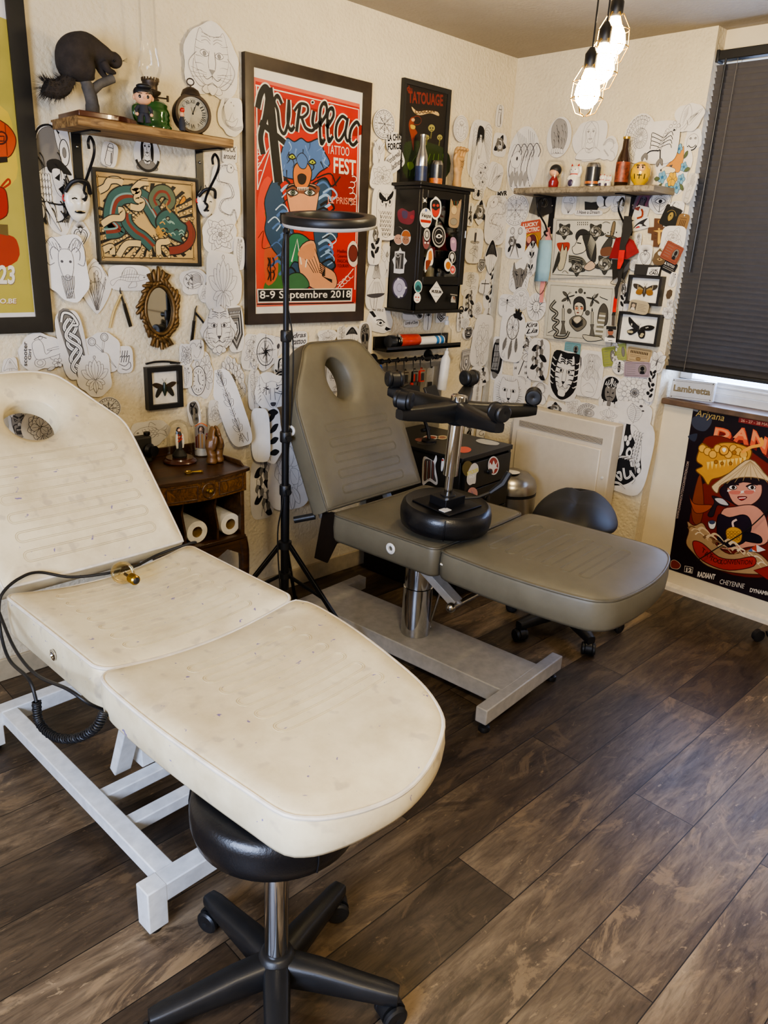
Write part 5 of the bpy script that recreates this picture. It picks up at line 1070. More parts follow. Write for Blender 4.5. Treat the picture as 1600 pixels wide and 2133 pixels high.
def m_catcher(S,R):
    S.c(0,.4,.5,w=4,col=S.G);S.c(0,.4,.5,w=1);
    for q in range(8):a=q*PI/4;S.petal(0,.4,45*q,.46,.26)
    for q in range(5):leaf_(S,.35,.8,40*q,.4)
    for x,y,l in ((-.45,-.05,.6),(0,-.12,.85),(.4,-.02,.6)):S.petal(x,y,260+30*x,l,.24,S.G if S.dark else S.P,vein=True);S.l([(x,.1),(x,y)]);[S.l([(x,y-.1-.12*q),(x+.1,y-.02-.12*q)],.8) for q in range(4)]
    S.l([(-.6,-.6),(-.8,-.8),(-.55,-.9),(-.5,-.7)],.8)
def m_feather(S,R):
    S.l([(-.2,.95),(.1,.2),(0,-.95)],1.2);S.l([(-.2,.95),(.45,.3),(.3,-.5),(0,-.8)]);S.l([(-.2,.95),(-.45,.2),(-.25,-.5),(0,-.8)])
    for q in range(8):S.l([(.05,.7-.17*q),(.35,.75-.17*q)],.8);S.l([(0,.6-.17*q),(-.3,.7-.17*q)],.8)
    S.c(.35,.8,.1,fill=S.D,n=8);S.c(.5,.4,.07,fill=S.D,n=8)
def m_mushroom(S,R):
    S.fl([(-.12,.1),(.12,.1),(.1,-.4),(.22,-.95),(.0,-.9),(-.15,-.5)],S.P);S.fl([(-.9,.0),(-.5,.6),(0,.97),(.5,.6),(.9,0),(.4,.12),(-.4,.12)],S.D if S.dark else S.P)
    for q in range(7):S.l([(-.6+.2*q,.05),(-.4+.14*q,.3),(-.1+.04*q,.7)],.9,S.G)
    S.l([(.1,-.8),(.5,-.6),(.4,-.4)]);S.c(0,.7,.1,n=8)
def m_skirt(S,R):
    for q in range(12):S.l([(-.1+.02*q,.95),(-.3+.06*q,.5),(-.4+.08*q,.3),(.0,.25)],1)
    S.c(-.05,.72,.16,ry=.14,n=12);S.fl([(-.3,.2),(.4,.25),(.95,-.3),(.3,-.35),(-.9,-.35)],S.P)
    for q in range(8):S.l([(-.2+.07*q,.15),(-.6+.19*q,-.32)],2.4 if q%2 else 1,S.G);
    S.f([(-.9,-.35),(.95,-.3),(.5,-.45),(-.4,-.48)],S.D,True);S.l([(-.1,-.45),(-.15,-.95)],1.4);S.l([(.2,-.45),(.1,-.95)],1.4);S.l([(-.6,-.5),(-.3,-.9),(.3,-.95)],1.2)
def m_cross(S,R):S.l([(-.05,.95),(-.08,-.95)],3.5,S.D);S.l([(-.75,.4),(.75,.38)],3.5,S.D)
def m_sun(S,R):
    for q in range(16):a=q*PI/8;S.l([(.42*math.cos(a),.42*math.sin(a)),(.65*math.cos(a+.12),.65*math.sin(a+.12)),(.97*math.cos(a),.97*math.sin(a))],3.2 if q%2 else 2,S.D,taper=True)
    S.c(0,0,.4,fill=S.P,w=1.8);S.l([(-.2,.1),(-.08,.12)],1.6);S.l([(.08,.12),(.2,.1)],1.6);S.l([(0,.08),(-.05,-.08),(.03,-.08)]);S.l([(-.12,-.2),(0,-.24),(.12,-.18)],1.5);S.l([(0,.4),(.1,.1),(0,-.4)])
def m_knot(S,R):
    S.f([(-.7,.9),(.5,.95),(.8,-.7),(.3,-.98),(-.2,-.9)],S.G,True)
    for ph in (0,PI,PI/2):
        p=[(.45*math.sin(t*.55+ph)+.1,.8-.085*t) for t in range(20)];S.l(p,13,S.D,n=4);S.l(p,9,'#e6e2da',n=4);S.l(p,1,S.D,n=4)
    S.l([(-.5,.75),(-.2,1.0),(.4,.9),(.7,.6),(.3,.6)],10,S.D);S.l([(-.5,.75),(-.2,1.0),(.4,.9),(.7,.6),(.3,.6)],6,'#e6e2da')
def m_deco(S,R):
    S.f([(-.8,.95),(.8,.95),(.9,-.3),(0,-.98),(-.9,-.3)],S.G)
    for k in range(5):f=.92-.18*k;S.l([(-.8*f,.85*f),(.8*f,.85*f),(.85*f,-.3*f),(0,-.95*f),(-.85*f,-.3*f)],3.5 if k%2==0 else 2,S.D if k%2==0 else '#e8e4dc',sm=False,closed=True)
    for q in range(7):S.c(-.6+.2*q,.75,.06,fill='#e8e4dc',n=8)
    S.c(0,.1,.16,fill='#e8e4dc',w=2.5)
def m_boat(S,R):
    S.fl([(-.5,-.25),(.1,-.3),(.55,-.05),(.35,-.5),(-.25,-.55)],S.P);S.l([(-.2,-.28),(.1,.2),(.25,-.15)],sm=False)
    for q in range(4):S.l([(-.2-.1*q,.95),(-.75+.05*q,.3),(-.6+.1*q,-.4),(.2,-.75+.05*q),(.95,-.6+.05*q)],.9)
    S.c(.2,.6,.04,n=6);S.c(.0,.75,.03,n=6)
def m_coffin(S,R):
    S.l([(-.35,.7),(-.2,.95),(.2,.95),(.35,.7),(.5,-.6),(.3,-.95),(-.3,-.95),(-.5,-.6)],1.8,closed=True,sm=False);S.l([(-.35,.6),(.35,.6)],2.5);S.l([(-.4,.3),(.4,.3)],1.2);S.l([(.2,.2),(.35,-.7)],3)
def m_tree(S,R):
    S.l([(.1,-.7),(0,-.1),(.15,.3)],6,S.D)
    for q in range(9):a=math.radians(15+18*q);S.l([(.05,.0),(.4*math.cos(a),.35+.3*math.sin(a)),(.85*math.cos(a),.25+.7*math.sin(a))],2.6,S.D,taper=True)
    for q in range(5):S.l([(.1,-.65),(-.5+.28*q,-.92)],2,taper=True)
    S.c(0,-.7,.9,a0=200,a1=340)
def m_palm(S,R):
    S.l([(.05,.5),(.15,-.2),(.1,-.98)],2.6,S.D)
    for q in range(8):a=math.radians(-20+32*q);S.l([(.05,.5),(.5*math.cos(a),.65+.25*math.sin(a)),(.9*math.cos(a),.4+.35*math.sin(a))],3,S.D,taper=True)
def m_pistol(S,R):
    S.fl([(-.95,.5),(.3,.6),(.55,.3),(.95,-.2),(.75,-.7),(.5,-.6),(.25,0),(-.1,.0),(-.9,.2)],S.G);S.c(.15,.3,.16,fill=S.D,n=12);S.l([(-.9,.38),(0,.42)],2);S.c(.1,-.12,.14);S.f([(.5,.1),(.9,-.2),(.75,-.6),(.5,-.3)],S.D)
def m_mirror(S,R):
    S.c(0,-.35,.75,w=4,fill='#d5cfc4',ry=.55,col=S.G);S.c(0,-.35,.6,ry=.45)
    for q in range(20):a=q*PI/10;S.c(.78*math.cos(a),-.35+.57*math.sin(a),.07,n=6,fill=S.D if q%2 else None)
    S.l([(-.1,.2),(0,.95)],3);S.l([(.1,.2),(.1,.95)],1.4)
def m_scooter(S,R):
    S.c(-.1,-.6,.26);S.c(-.1,-.6,.14);S.c(.62,-.25,.24);S.fl([(-.4,.5),(-.1,.75),(.1,.5),(.2,-.1),(.5,.1),(.85,.2),(.9,-.1),(.4,-.3),(0,-.4),(-.3,-.3)],S.P);S.l([(-.3,.75),(0,.92),(.3,.8)],1.6);S.c(0,.85,.1,n=10);S.fl([(.3,.15),(.8,.3),(.9,.2),(.4,.1)],S.P)
    for q in range(6):S.petal(.75,-.65,60*q,.28,.2,S.P)
    S.c(.75,-.65,.08,n=8);leaf_(S,.6,-.9,200,.4)
    S.t('scooter',(-.72,-.75),(-.62,.65),(-.88,-.73),S.D,.02);S.t('Girl',(-.52,-.4),(-.46,.2),(-.66,-.38),S.D,.02)
def m_arm(S,R):
    S.f([(-.6,.7),(.5,.75),(.9,.2),(.5,-.7),(-.8,-.6)],S.D,True)
    for x,w_ in ((-.35,11),(.05,9),(.4,6)):S.l([(x+.1,.65),(x,0),(x-.2,-.55)],w_,'#b5b2ac');S.l([(x+.12,.65),(x+.02,0),(x-.18,-.55)],w_*.35,S.D)
    for q in range(4):S.l([(-.6,.3-.25*q),(.3,.35-.25*q)],2.2,S.D)
    S.fl([(-.35,.75),(.35,.8),(.3,.95),(-.3,.9)],S.G);S.fl([(-.6,-.65),(.3,-.72),(.2,-.9),(-.3,-.95)],S.G)
def m_hammer(S,R):
    S.l([(-.5,-.95),(.25,.6)],4,S.D,sm=False);S.fl([(-.1,.55),(.3,.9),(.75,.7),(.45,.35)],S.P,1.8);S.l([(.1,.55),(.5,.82)],1.4)
    for tx,x,y in (('HA',-.3,.95),('HA',.65,.92),('HA',-.75,.3),('H',.35,.05),('HA',.4,-.35),('H',-.85,-.15),('A',.7,-.6)):S.t(tx,(x,y-.16),(x+.1+.12*len(tx),y-.12),(x-.02,y+.04),S.D,.03)
def m_lizard(S,R):
    S.l([(-.7,.3),(-.3,.85),(.3,.8),(.5,.2),(.2,-.1),(.6,-.35),(.8,-.8)],3.2,S.G,n=8)
    for q in range(16):a=math.radians(20+10*q);S.l([(.45*math.cos(a),.3+.35*math.sin(a)),(.75*math.cos(a),.3+.62*math.sin(a))],.9)
    for q in range(6):S.c(-.5+.1*q,-.1-.1*q,.06,n=6)
def m_anchorbug(S,R):m_bfly(S,R)
def m_jelly(S,R):
    S.fl([(-.8,.2),(-.7,.7),(-.2,.95),(.4,.85),(.8,.4),(.6,.1),(0,.2)],S.P)
    for q in range(6):S.l([(-.6+.22*q,.15),(-.5+.2*q,-.3),(-.2+.1*q,-.6),(0,-.95)],1.2)
    S.c(.2,.5,.18,n=10)
def m_globe(S,R):
    S.c(0,.15,.72);S.fl([(-.6,-.5),(.6,-.5),(.75,-.9),(-.75,-.9)],S.P);S.l([(-.6,-.7),(.6,-.7)]);S.f([(-.35,.1),(.3,.25),(.35,.15),(0,.05),(.05,-.15),(-.05,-.15),(-.1,.02)],S.D);S.l([(-.5,-.2),(0,-.05),(.5,-.25)])
def m_moon(S,R):
    S.c(0,-.35,.6,w=4,a0=200,a1=340,col=S.D);S.c(0,-.15,.55,w=2.5,a0=215,a1=325,col=S.D);S.c(0,-.2,.72,w=.8,a0=-30,a1=210)
    for x in (-.3,.3):S.l([(x-.15,.1),(x,.2),(x+.15,.1),(x,.04)],1.2,closed=True);S.l([(x,.2),(x,.04)],1.6)
def m_fairy(S,R):
    S.fl([(-.6,-.9),(-.5,.5),(-.1,.98),(.2,.3),(.0,-.3)],S.P);S.fl([(0,-.2),(.4,.2),(.95,.55),(.5,-.1),(.1,-.6)],S.P)
    for q in range(6):S.l([(-.4,-.6+.2*q),(-.1,.3+.1*q)],.8);S.l([(.1,-.4+.08*q),(.7,.3)],.8)
    S.l([(-.1,-.2),(0,-.6),(-.2,-.95)],1.4)
def m_pick(S,R):
    S.c(0,.1,.8,ry=.7)
    for q in range(7):S.l([(-.1,.5-.12*q),(.35,.6-.12*q),(.65,.3-.1*q)],1.3)
    for q in range(16):x,y=R.uniform(-.7,-.1),R.uniform(-.5,.7);S.l([(x,y),(x+.12,y+.08),(x+.1,y-.12)],1.2)
    S.l([(-.5,.7),(-.2,.4),(-.4,.1),(-.1,-.3)],1.4);S.l([(-.2,-.5),(.3,-.35),(.7,-.35)])
def m_tribal(S,R):
    S.f([(-.9,.9),(.9,.95),(.95,-.9),(-.9,-.95)],S.D,True)
    for q in range(8):S.l([(-.7,.8-.2*q),(0,.95-.22*q),(.7,.6-.2*q)],3,'#d8d3ca',taper=True)
    face_(S,0,-.2,.45)
def m_maze(S,R):
    S.f([(-.75,.6),(-.5,.9),(0,1.0),(.5,.9),(.75,.6),(.75,-.3),(-.75,-.3)],S.D,True)
    for q in range(3):
        for s in (-1,1):S.l([(s*(.1+.2*q),.9-.1*q),(s*(.1+.2*q),.65),(s*(.3+.15*q),.5)],3,'#e2ded6',sm=False)
    S.l([(0,.95),(0,.45)],3,'#e2ded6')
    for s in (-1,1):S.fl([(0,.35),(s*.3,.45),(s*.55,.3),(s*.5,-.1),(s*.25,-.35),(0,-.3)],S.G);S.f([(s*.12,.1),(s*.35,.2),(s*.3,.05)],S.D);S.l([(s*.2,.35),(s*.6,.6)],3,'#d8d3ca',taper=True);S.l([(s*.6,-.1),(s*.45,-.6),(0,-.7)],5,S.D);S.fl([(s*.1,-.4),(s*.6,-.5),(s*.5,-.85),(s*.1,-.95)],S.P)
    S.l([(-.3,-.15),(0,-.1),(.3,-.15)],3);S.c(0,-.5,.18,fill=S.G);S.l([(-.25,-.75),(.25,-.75)],3,S.D)
def m_sleeve(S,R):
    S.f([(-.35,.95),(.3,.6),(.6,.0),(.7,-.3),(.3,-.7),(-.3,-.9),(-.95,-.9),(-.6,-.4),(-.3,.1),(-.4,.5)],S.D,True)
    S.fl([(-.2,.85),(.2,.75),(.5,.35),(.55,-.1),(.2,-.25),(.05,.1),(.15,.4),(-.1,.6)],S.P)
    for r in range(9):[S.c(.1+.12*q,.65-.1*r,.075,n=8,a0=90,a1=270,w=1.4) for q in range(4)]
    for x,y in ((-.3,.45),(-.15,.35),(-.1,.5),(.55,-.15),(.62,-.28)):S.c(x,y,.09,fill=S.P,w=1.4,n=10)
    S.c(.0,.1,.16,fill=S.P,w=2);S.c(.02,.1,.07,fill=S.D,n=10)
    for q in range(6):S.l([(-.5+.12*q,-.1),(-.1+.1*q,-.02),(.35+.03*q,-.15-.05*q)],5,S.P if q%2 else S.G,taper=True)
    for pts in ([(-.9,-.8),(-.5,-.6),(-.1,-.7),(-.2,-.5),(-.35,-.55)],[(-.1,-.35),(.1,-.6),(.3,-.5),(.25,-.35)],[(-.8,-.92),(-.2,-.8),(.2,-.9)],[(.3,-.4),(.55,-.55),(.45,-.7)]):S.l(pts,9,S.P,n=6);S.l(pts,1.4,S.D,n=6)
def m_blank(S,R):S.l([(-.4,.9),(-.3,0),(-.45,-.9)],.5,'#cbc6bd')
def m_dots(S,R):S.c(-.2,.1,.08,fill=S.D,n=8);S.l([(-.3,-.6),(.2,-.2),(.5,.3)],1)
def word(*lines,shear=.2,bold=.02):
    def f(S,R):
        n=len(lines)
        for i,tx in enumerate(lines):y1=.85-1.7*i/n;y0=.85-1.7*(i+.78)/n;S.t(tx,(-.85,y0),(.85,y0+.06),(-.85,y1),S.D if S.dark else S.K,bold,shear)
    return f
def m_fox(S,R):
    O1,O2='#c98a3f','#e3d3b0'
    S.fl([(-.5,.1),(-.1,.45),(-.05,.9),(.2,.65),(.45,.95),(.55,.4),(.4,-.1),(0,-.05)],O1,1.4);S.fl([(-.75,.0),(-.45,.15),(.1,.05),(.1,-.1),(-.4,-.15)],O2,1.2);S.f([(-.3,.18),(-.05,.22),(-.1,.1)],S.D);S.c(-.75,-.0,.05,fill=S.D,n=8)
    for x,y,r in ((.2,.85,.2),(-.6,-.3,.26),(.65,.1,.2),(.6,-.4,.22),(-.1,-.75,.26),(.4,-.75,.24)):[S.petal(x,y,72*q,r*1.1,r*.9,'#6fa0b8',1.0) for q in range(5)];S.c(x,y,r*.25,fill='#2f6f9a',n=8)
    for q in range(6):S.petal(.05,-.4,60*q,.32,.28,'#d2a42c',1.2)
    for x,y,a in ((-.7,-.7,230),(.75,.55,60),(.9,-.1,20),(.75,-.75,-50),(-.9,-.45,180)):S.petal(x*.8,y*.8,a,.35,.18,'#55603f',1.0)
def cutout(wall,box,rot,motif,lev,outl,label,lift,bow=.004,fold=0,cat='drawing',name='tattoo_drawing',paper='#dcd7cf',mat='print',group=None):
    x0,y0,x1,y1=box;cx,cy=(x0+x1)/2,(y0+y1)/2;off=0.0 if wall=='A' else .08
    f=onA if wall=='A' else onB;O,U,V=planeA(off) if wall=='A' else planeB(off)
    hc=lambda p:(p.x,p.z) if wall=='A' else (-p.y,p.z)
    a,b,c,d=(hc(f(*q,off)) for q in ((x0,cy),(x1,cy),(cx,y1),(cx,y0)))
    u0,v0=hc(f(cx,cy,off));hw,hh=(b[0]-a[0])/2,(d[1]-c[1])/2;cr,sr=math.cos(math.radians(rot)),math.sin(math.radians(rot))
    if rot:s_=1/(abs(cr)+abs(sr)*.35);hw *= s_;hh *= s_
    seed=int(cx*7+cy*13);R=random.Random(seed);ph=R.uniform(0,PI)
    def T(x,y):X,Y=x*hw,y*hh;return (u0+X*cr-Y*sr,v0+X*sr+Y*cr)
    b1,b2=bow*math.cos(ph),bow*math.sin(ph)
    if fold:b1,b2=fold*.8,fold*-.2
    def bw(u,v):return abs(b1)+abs(b2)+b1*(u-u0)/hw+b2*(v-v0)/hh
    S=Ink(O,U,V,T,lift,bw,.00005);S.dark=lev==2
    S.K=('#6a6663','#434043','#1d1c1e')[lev];S.G=('#b9b4ad','#9d9891','#77736d')[lev];S.D=('#8d8984','#4a4748','#19181a')[lev];S.P=paper;S.wk=(1.2,1.25,1.25)[lev]*(1 if hw*hh>.0012 else .8)
    N=44;rad=[]
    for i in range(N):
        t=2*PI*i/N;C,Sn=math.cos(t),math.sin(t)
        e={'blob':2.6,'rect':30,'round':2,'diamond':1.25,'soft':4}[outl];r=(abs(C)**e+abs(Sn)**e)**(-1/e)
        if outl=='blob':r *= 1+.06*math.sin(3*t+seed)+.05*math.sin(5*t+2*seed)+.02*math.sin(9*t)
        rad.append((r*1.05*C,r*1.05*Sn))
    vs=[T(0,0)];fs=[]
    for k,q in enumerate((.35,.68,1.0)):vs += [T(x*q,y*q) for x,y in rad]
    fs += [(0,1+i,1+(i+1)%N) for i in range(N)]+[(1+k*N+i,1+(k+1)*N+i,1+(k+1)*N+(i+1)%N,1+k*N+(i+1)%N) for k in range(2) for i in range(N)]
    S.raw(vs,fs,S.P);S.z += .0004
    motif(S,R)
    o=S.mb.build(name,mat,None,smooth=0)
    return tag(o,label,cat,group or ('tattoo drawings on the back wall' if wall=='A' else 'tattoo drawings on the right wall'))
def m_scroll(S,R):[S.l([(-.5+.3*q,.7),(-.6+.3*q,.2),(-.3+.3*q,.3),(-.45+.3*q,-.2)],2) for q in range(4)];S.l([(-.7,-.3),(0,-.5),(.6,-.2),(.7,-.6),(.2,-.8),(-.4,-.7)],1.6)
# (box in the survey photo, tilt, drawing, darkness, outline, label)
WALL_A=[
 ((70,262,153,480),0,m_samurai,2,'blob','dark ink drawing of a horned samurai helmet beside the yellow-green poster'),
 ((148,458,185,513),0,m_heart,2,'diamond','small sacred heart drawing with rays under the white horned mask'),
 ((93,492,168,622),0,m_ram,1,'blob','ram head drawing with curled horns beside the yellow-green poster'),
 ((163,541,230,652),0,m_tuft,0,'diamond','pale pointed cutout of long grasses, left of the fish skeleton drawing'),
 ((226,553,308,604),0,m_fish,0,'soft','fish skeleton drawing under the dragon print'),
 ((373,560,427,612),8,m_pick,1,'blob','ribbed drawing on a rounded triangle, right of the gilt mirror top'),
 ((39,697,126,769),0,m_scooter,1,'blob','scooter drawing with flowers and the words scooter Girl'),
 ((175,690,246,778),18,m_scissors,0,'blob','pale open scissors drawing right of the knotwork strip'),
 ((239,721,272,775),0,m_scroll,1,'soft','small ornate lettering drawing between the scissors and the beetle box'),
 ((160,736,226,822),0,m_lotus,1,'blob','lotus drawing overlapped by the knotwork strip'),
 ((118,647,175,790),8,m_knot,2,'soft','tall bold knotwork drawing with a dragon head at the top'),
 ((197,826,246,872),0,m_rune,1,'round','drum-like circle drawing peeping over the white headrest'),
 ((268,874,346,926),0,m_koi,0,'blob','pale big-petalled drawing behind the glass dome'),
 ((206,297,238,348),-12,m_coffin,1,'soft','little bottle drawing under the left shelf'),
 ((277,287,331,355),0,m_lady,2,'round','inked portrait of a woman with a choker under the left shelf'),
 ((384,59,493,202),0,m_cat,0,'blob','pale drawing of a standing tiger tied with rope above the alarm clock'),
 ((455,205,502,281),0,m_boat,0,'blob','paper boat drawing between the alarm clock and the red festival poster'),
 ((461,303,491,338),0,word('ROCK','around'),1,'rect','small grey patch lettered rock around under the end of the left shelf'),
 ((438,341,495,470),0,m_snake,1,'blob','coiled snake drawing right of the smiling white mask'),
 ((420,449,488,527),0,m_flower,1,'blob','flower drawing below the smiling white mask'),
 ((483,495,506,561),0,m_feather,0,'soft','narrow feather drawing with dots, left of the red festival poster frame'),
 ((424,526,496,657),0,m_lotus,1,'blob','tall lotus and scrollwork drawing left of the red festival poster'),
 ((410,594,436,629),0,m_rose,0,'round','small pale rose drawing overlapped by the tall lotus'),
 ((470,637,503,732),4,m_deco,2,'soft','art-deco ornament drawing half behind the tiger-cub drawing'),
 ((413,637,488,737),0,m_cat,1,'diamond','tiger-cub head drawing with a bow behind the black razor'),
 ((369,715,396,764),0,m_flower,1,'blob','flower drawing right of the black closed razor'),
 ((389,707,419,747),0,m_hearteye2,1,'soft','heart drawing with one lashed eye under the black open razor'),
 ((369,762,394,806),0,m_feather,0,'soft','faint figure drawing right of the beetle box'),
 ((392,738,442,828),0,m_clock,1,'blob','pocket watch and flowers drawing right of the beetle box'),
 ((452,738,509,842),12,m_mandala,1,'diamond','brownish mandala drawing on a downward triangle'),
 ((492,796,511,829),0,m_beetle,1,'round','small round pumpkin-like drawing at the foot of the mandala triangle'),
 ((452,766,492,930),15,m_strip,1,'soft','long curling strip of lotus and arrows hanging beside the praying hands'),
 ((501,696,541,770),-8,m_flowers,0,'soft','pale lily sheet under the corner of the red festival poster'),
 ((557,699,587,747),-12,m_skull,1,'blob','skull and roses drawing left of the lamp stand'),
 ((528,696,572,768),0,m_compass,2,'blob','compass drawing with a bold needle under the red festival poster'),
 ((604,690,636,722),0,word('dras','tattoo'),1,'soft','lettered scrap just right of the lamp stand'),
 ((568,745,594,777),0,m_lady,2,'rect','dark portrait scrap left of the lamp stand'),
 ((568,775,594,824),0,m_tribal,2,'rect','very dark scrap with a screaming face left of the lamp stand'),
 ((527,777,583,847),0,m_wolf,1,'blob','curling wolf muzzle drawing with mountains left of the lamp stand'),
 ((512,771,537,850),0,m_branch,0,'soft','long narrow leaf-shaped drawing hanging right of the mandala triangle'),
 ((526,850,568,956),0,m_branch,2,'blob','black leaf spray drawing behind the blank curled paper'),
 ((517,850,542,955),0,m_blank,0,'soft','blank curled sheet hanging above the wooden side table'),
 ((522,955,569,1078),0,m_flowers,2,'soft','dark roses drawing on the wall right of the wooden side table'),
 ((557,888,632,1054),0,m_peony,0,'soft','large curling peony sheet behind the lamp stand'),
 ((389,834,417,886),10,m_skull,2,'soft','dark skull drawing between the glass dome and the devotional candle'),
 ((430,834,462,888),0,m_rose,0,'blob','pale rose drawing behind the devotional candle'),
 ((16,852,60,912),0,m_oni,1,'blob','violet-shaded drawing seen through the hole of the white headrest'),
 ((42,850,118,925),0,m_peony,1,'round','peony drawing seen through the hole of the white headrest'),
 ((3,745,36,795),0,m_mushroom,0,'blob','scrap drawing above the white headrest by the left edge'),
 ((775,229,817,289),0,m_rune,1,'round','wreath drawing right of the top of the red festival poster'),
 ((800,276,834,321),8,word('LA CHIR','FORCE',shear=0,bold=.04),2,'round','cutout with spiky black lettering left of the small dark poster'),
 ((772,294,796,347),0,m_swallow,1,'blob','winged figure drawing at the right edge of the red festival poster'),
 ((798,318,836,357),32,word('Wonderwall','Madness',shear=.3),1,'soft','slanted two-line script drawing left of the small dark poster'),
 ((767,339,813,401),0,m_flower,1,'blob','maple-leaf flower drawing above the owl'),
 ((770,388,822,498),0,m_owl,2,'soft','large owl drawing overlapping the black corner cabinet'),
 ((761,473,787,550),0,m_rosestem,2,'soft','long-stemmed rose drawing below the owl'),
 ((787,512,821,580),0,m_swallow,1,'blob','hummingbird drawing touching the black corner cabinet'),
 ((760,541,801,648),0,m_skirt,1,'blob','drawing of a girl in a wide mushroom skirt'),
 ((764,646,815,692),0,m_eyeslash,2,'blob','slanting torn-strip drawing of an eye'),
 ((780,640,803,655),-8,word('one day'),0,'soft','tiny script scrap above the torn-strip eye'),
 ((838,644,878,666),0,m_pistol,2,'soft','pistol drawing under the black corner cabinet'),
 ((880,648,896,687),0,m_palm,2,'soft','palm tree drawing under the black corner cabinet'),
 ((838,667,869,681),0,word('Lords of Dogs',shear=.1),2,'soft','one-line lettering scrap above the black ledge'),
 ((906,642,925,671),0,m_deco,2,'rect','patterned strip under the right end of the black corner cabinet'),
 ((742,672,770,744),4,m_skull,2,'soft','skulls and flowers strip beside the olive headrest top'),
 ((659,686,696,713),0,m_lotus,0,'blob','faint lotus scrap above the olive headrest'),
 ((697,680,717,708),0,m_branch,1,'soft','leaf scrap above the olive headrest'),
 ((714,680,740,713),0,m_mushroom,2,'soft','dark mushroom scrap above the olive headrest'),
 ((676,750,706,812),0,m_dragon,1,'soft','scaly drawing seen through the hole of the olive headrest'),
 ((939,242,968,295),0,m_beetle,0,'round','pale oval drawing above the wooden hand'),
 ((975,254,1020,371),0,m_angel,2,'soft','winged woman drawing right of the wooden hand'),
 ((1031,219,1047,265),0,m_coffin,1,'soft','narrow grey bottle drawing high by the room corner'),
 ((1026,278,1052,326),0,m_rose,2,'soft','dark rose drawing with two ears, near the room corner'),
 ((984,333,1018,395),-20,m_flowers,1,'soft','flower bunch drawing above the dark spider'),
 ((982,388,1005,416),0,m_spider,2,'soft','black spider drawing above the rose triangle'),
 ((1012,339,1043,397),-10,m_fairy,1,'soft','fairy drawing near the room corner'),
 ((1030,397,1055,413),8,word('MVR',shear=0,bold=.05),2,'soft','small scrap with the letters M heart R by the room corner'),
 ((980,416,1011,468),0,m_rose,2,'diamond','rose in a triangle drawing right of the corner cabinet'),
 ((969,424,981,470),0,m_dagger,2,'soft','narrow lipstick drawing at the edge of the corner cabinet'),
 ((1007,410,1049,508),0,m_dragon,0,'soft','tall faint flame-like dragon drawing by the room corner'),
 ((966,477,1000,547),0,m_dagger,1,'soft','reddish rose and dagger drawing right of the corner cabinet'),
 ((1005,499,1030,569),0,m_mushroom,2,'diamond','dark pointed mushroom drawing beside the cable cover'),
 ((990,539,1005,565),0,m_deco,2,'round','little dark patterned egg drawing'),
 ((993,581,1015,612),0,m_cross,2,'blob','plain black cross drawing right of the corner cabinet'),
 ((1008,562,1031,642),0,m_branch,2,'soft','dark flower stem strip beside the cable cover'),
 ((961,568,994,617),0,m_rosestem,1,'soft','rosebuds drawing at the bottom right of the corner cabinet'),
 ((963,604,987,662),0,m_flowers,2,'soft','dark bouquet drawing below the hook of the corner cabinet'),
 ((984,629,1002,662),0,m_rose,1,'round','little grey rose drawing below the black cross'),
 ((1003,640,1024,676),0,m_mirror,1,'round','hand mirror drawing beside the cable cover'),
 ((948,645,960,690),4,m_dagger,1,'soft','narrow tulip drawing above the spray bottle'),
 ((957,660,974,683),0,m_flower,0,'round','faint lily drawing above the crown'),
 ((960,680,983,706),0,m_oni,2,'round','dark crown drawing above the black ledge end'),
 ((978,656,1019,762),-6,m_peony,1,'soft','long peony sheet right of the black ledge'),
 ((954,724,978,787),6,m_deco,1,'diamond','folded patterned paper right of the spray bottle'),
 ((972,763,1012,808),0,m_flower,2,'blob','grey blossom drawing above the upturned casters'),
 ((980,791,998,842),0,m_strip,0,'soft','lace-like strip drawing above the upturned stool base'),
 ((962,873,982,912),0,m_dagger,2,'rect','black and red drawing right behind the black drawer unit'),
 ((988,875,1005,912),0,m_snake,1,'soft','grey snake scrap behind the black drawer unit'),
]
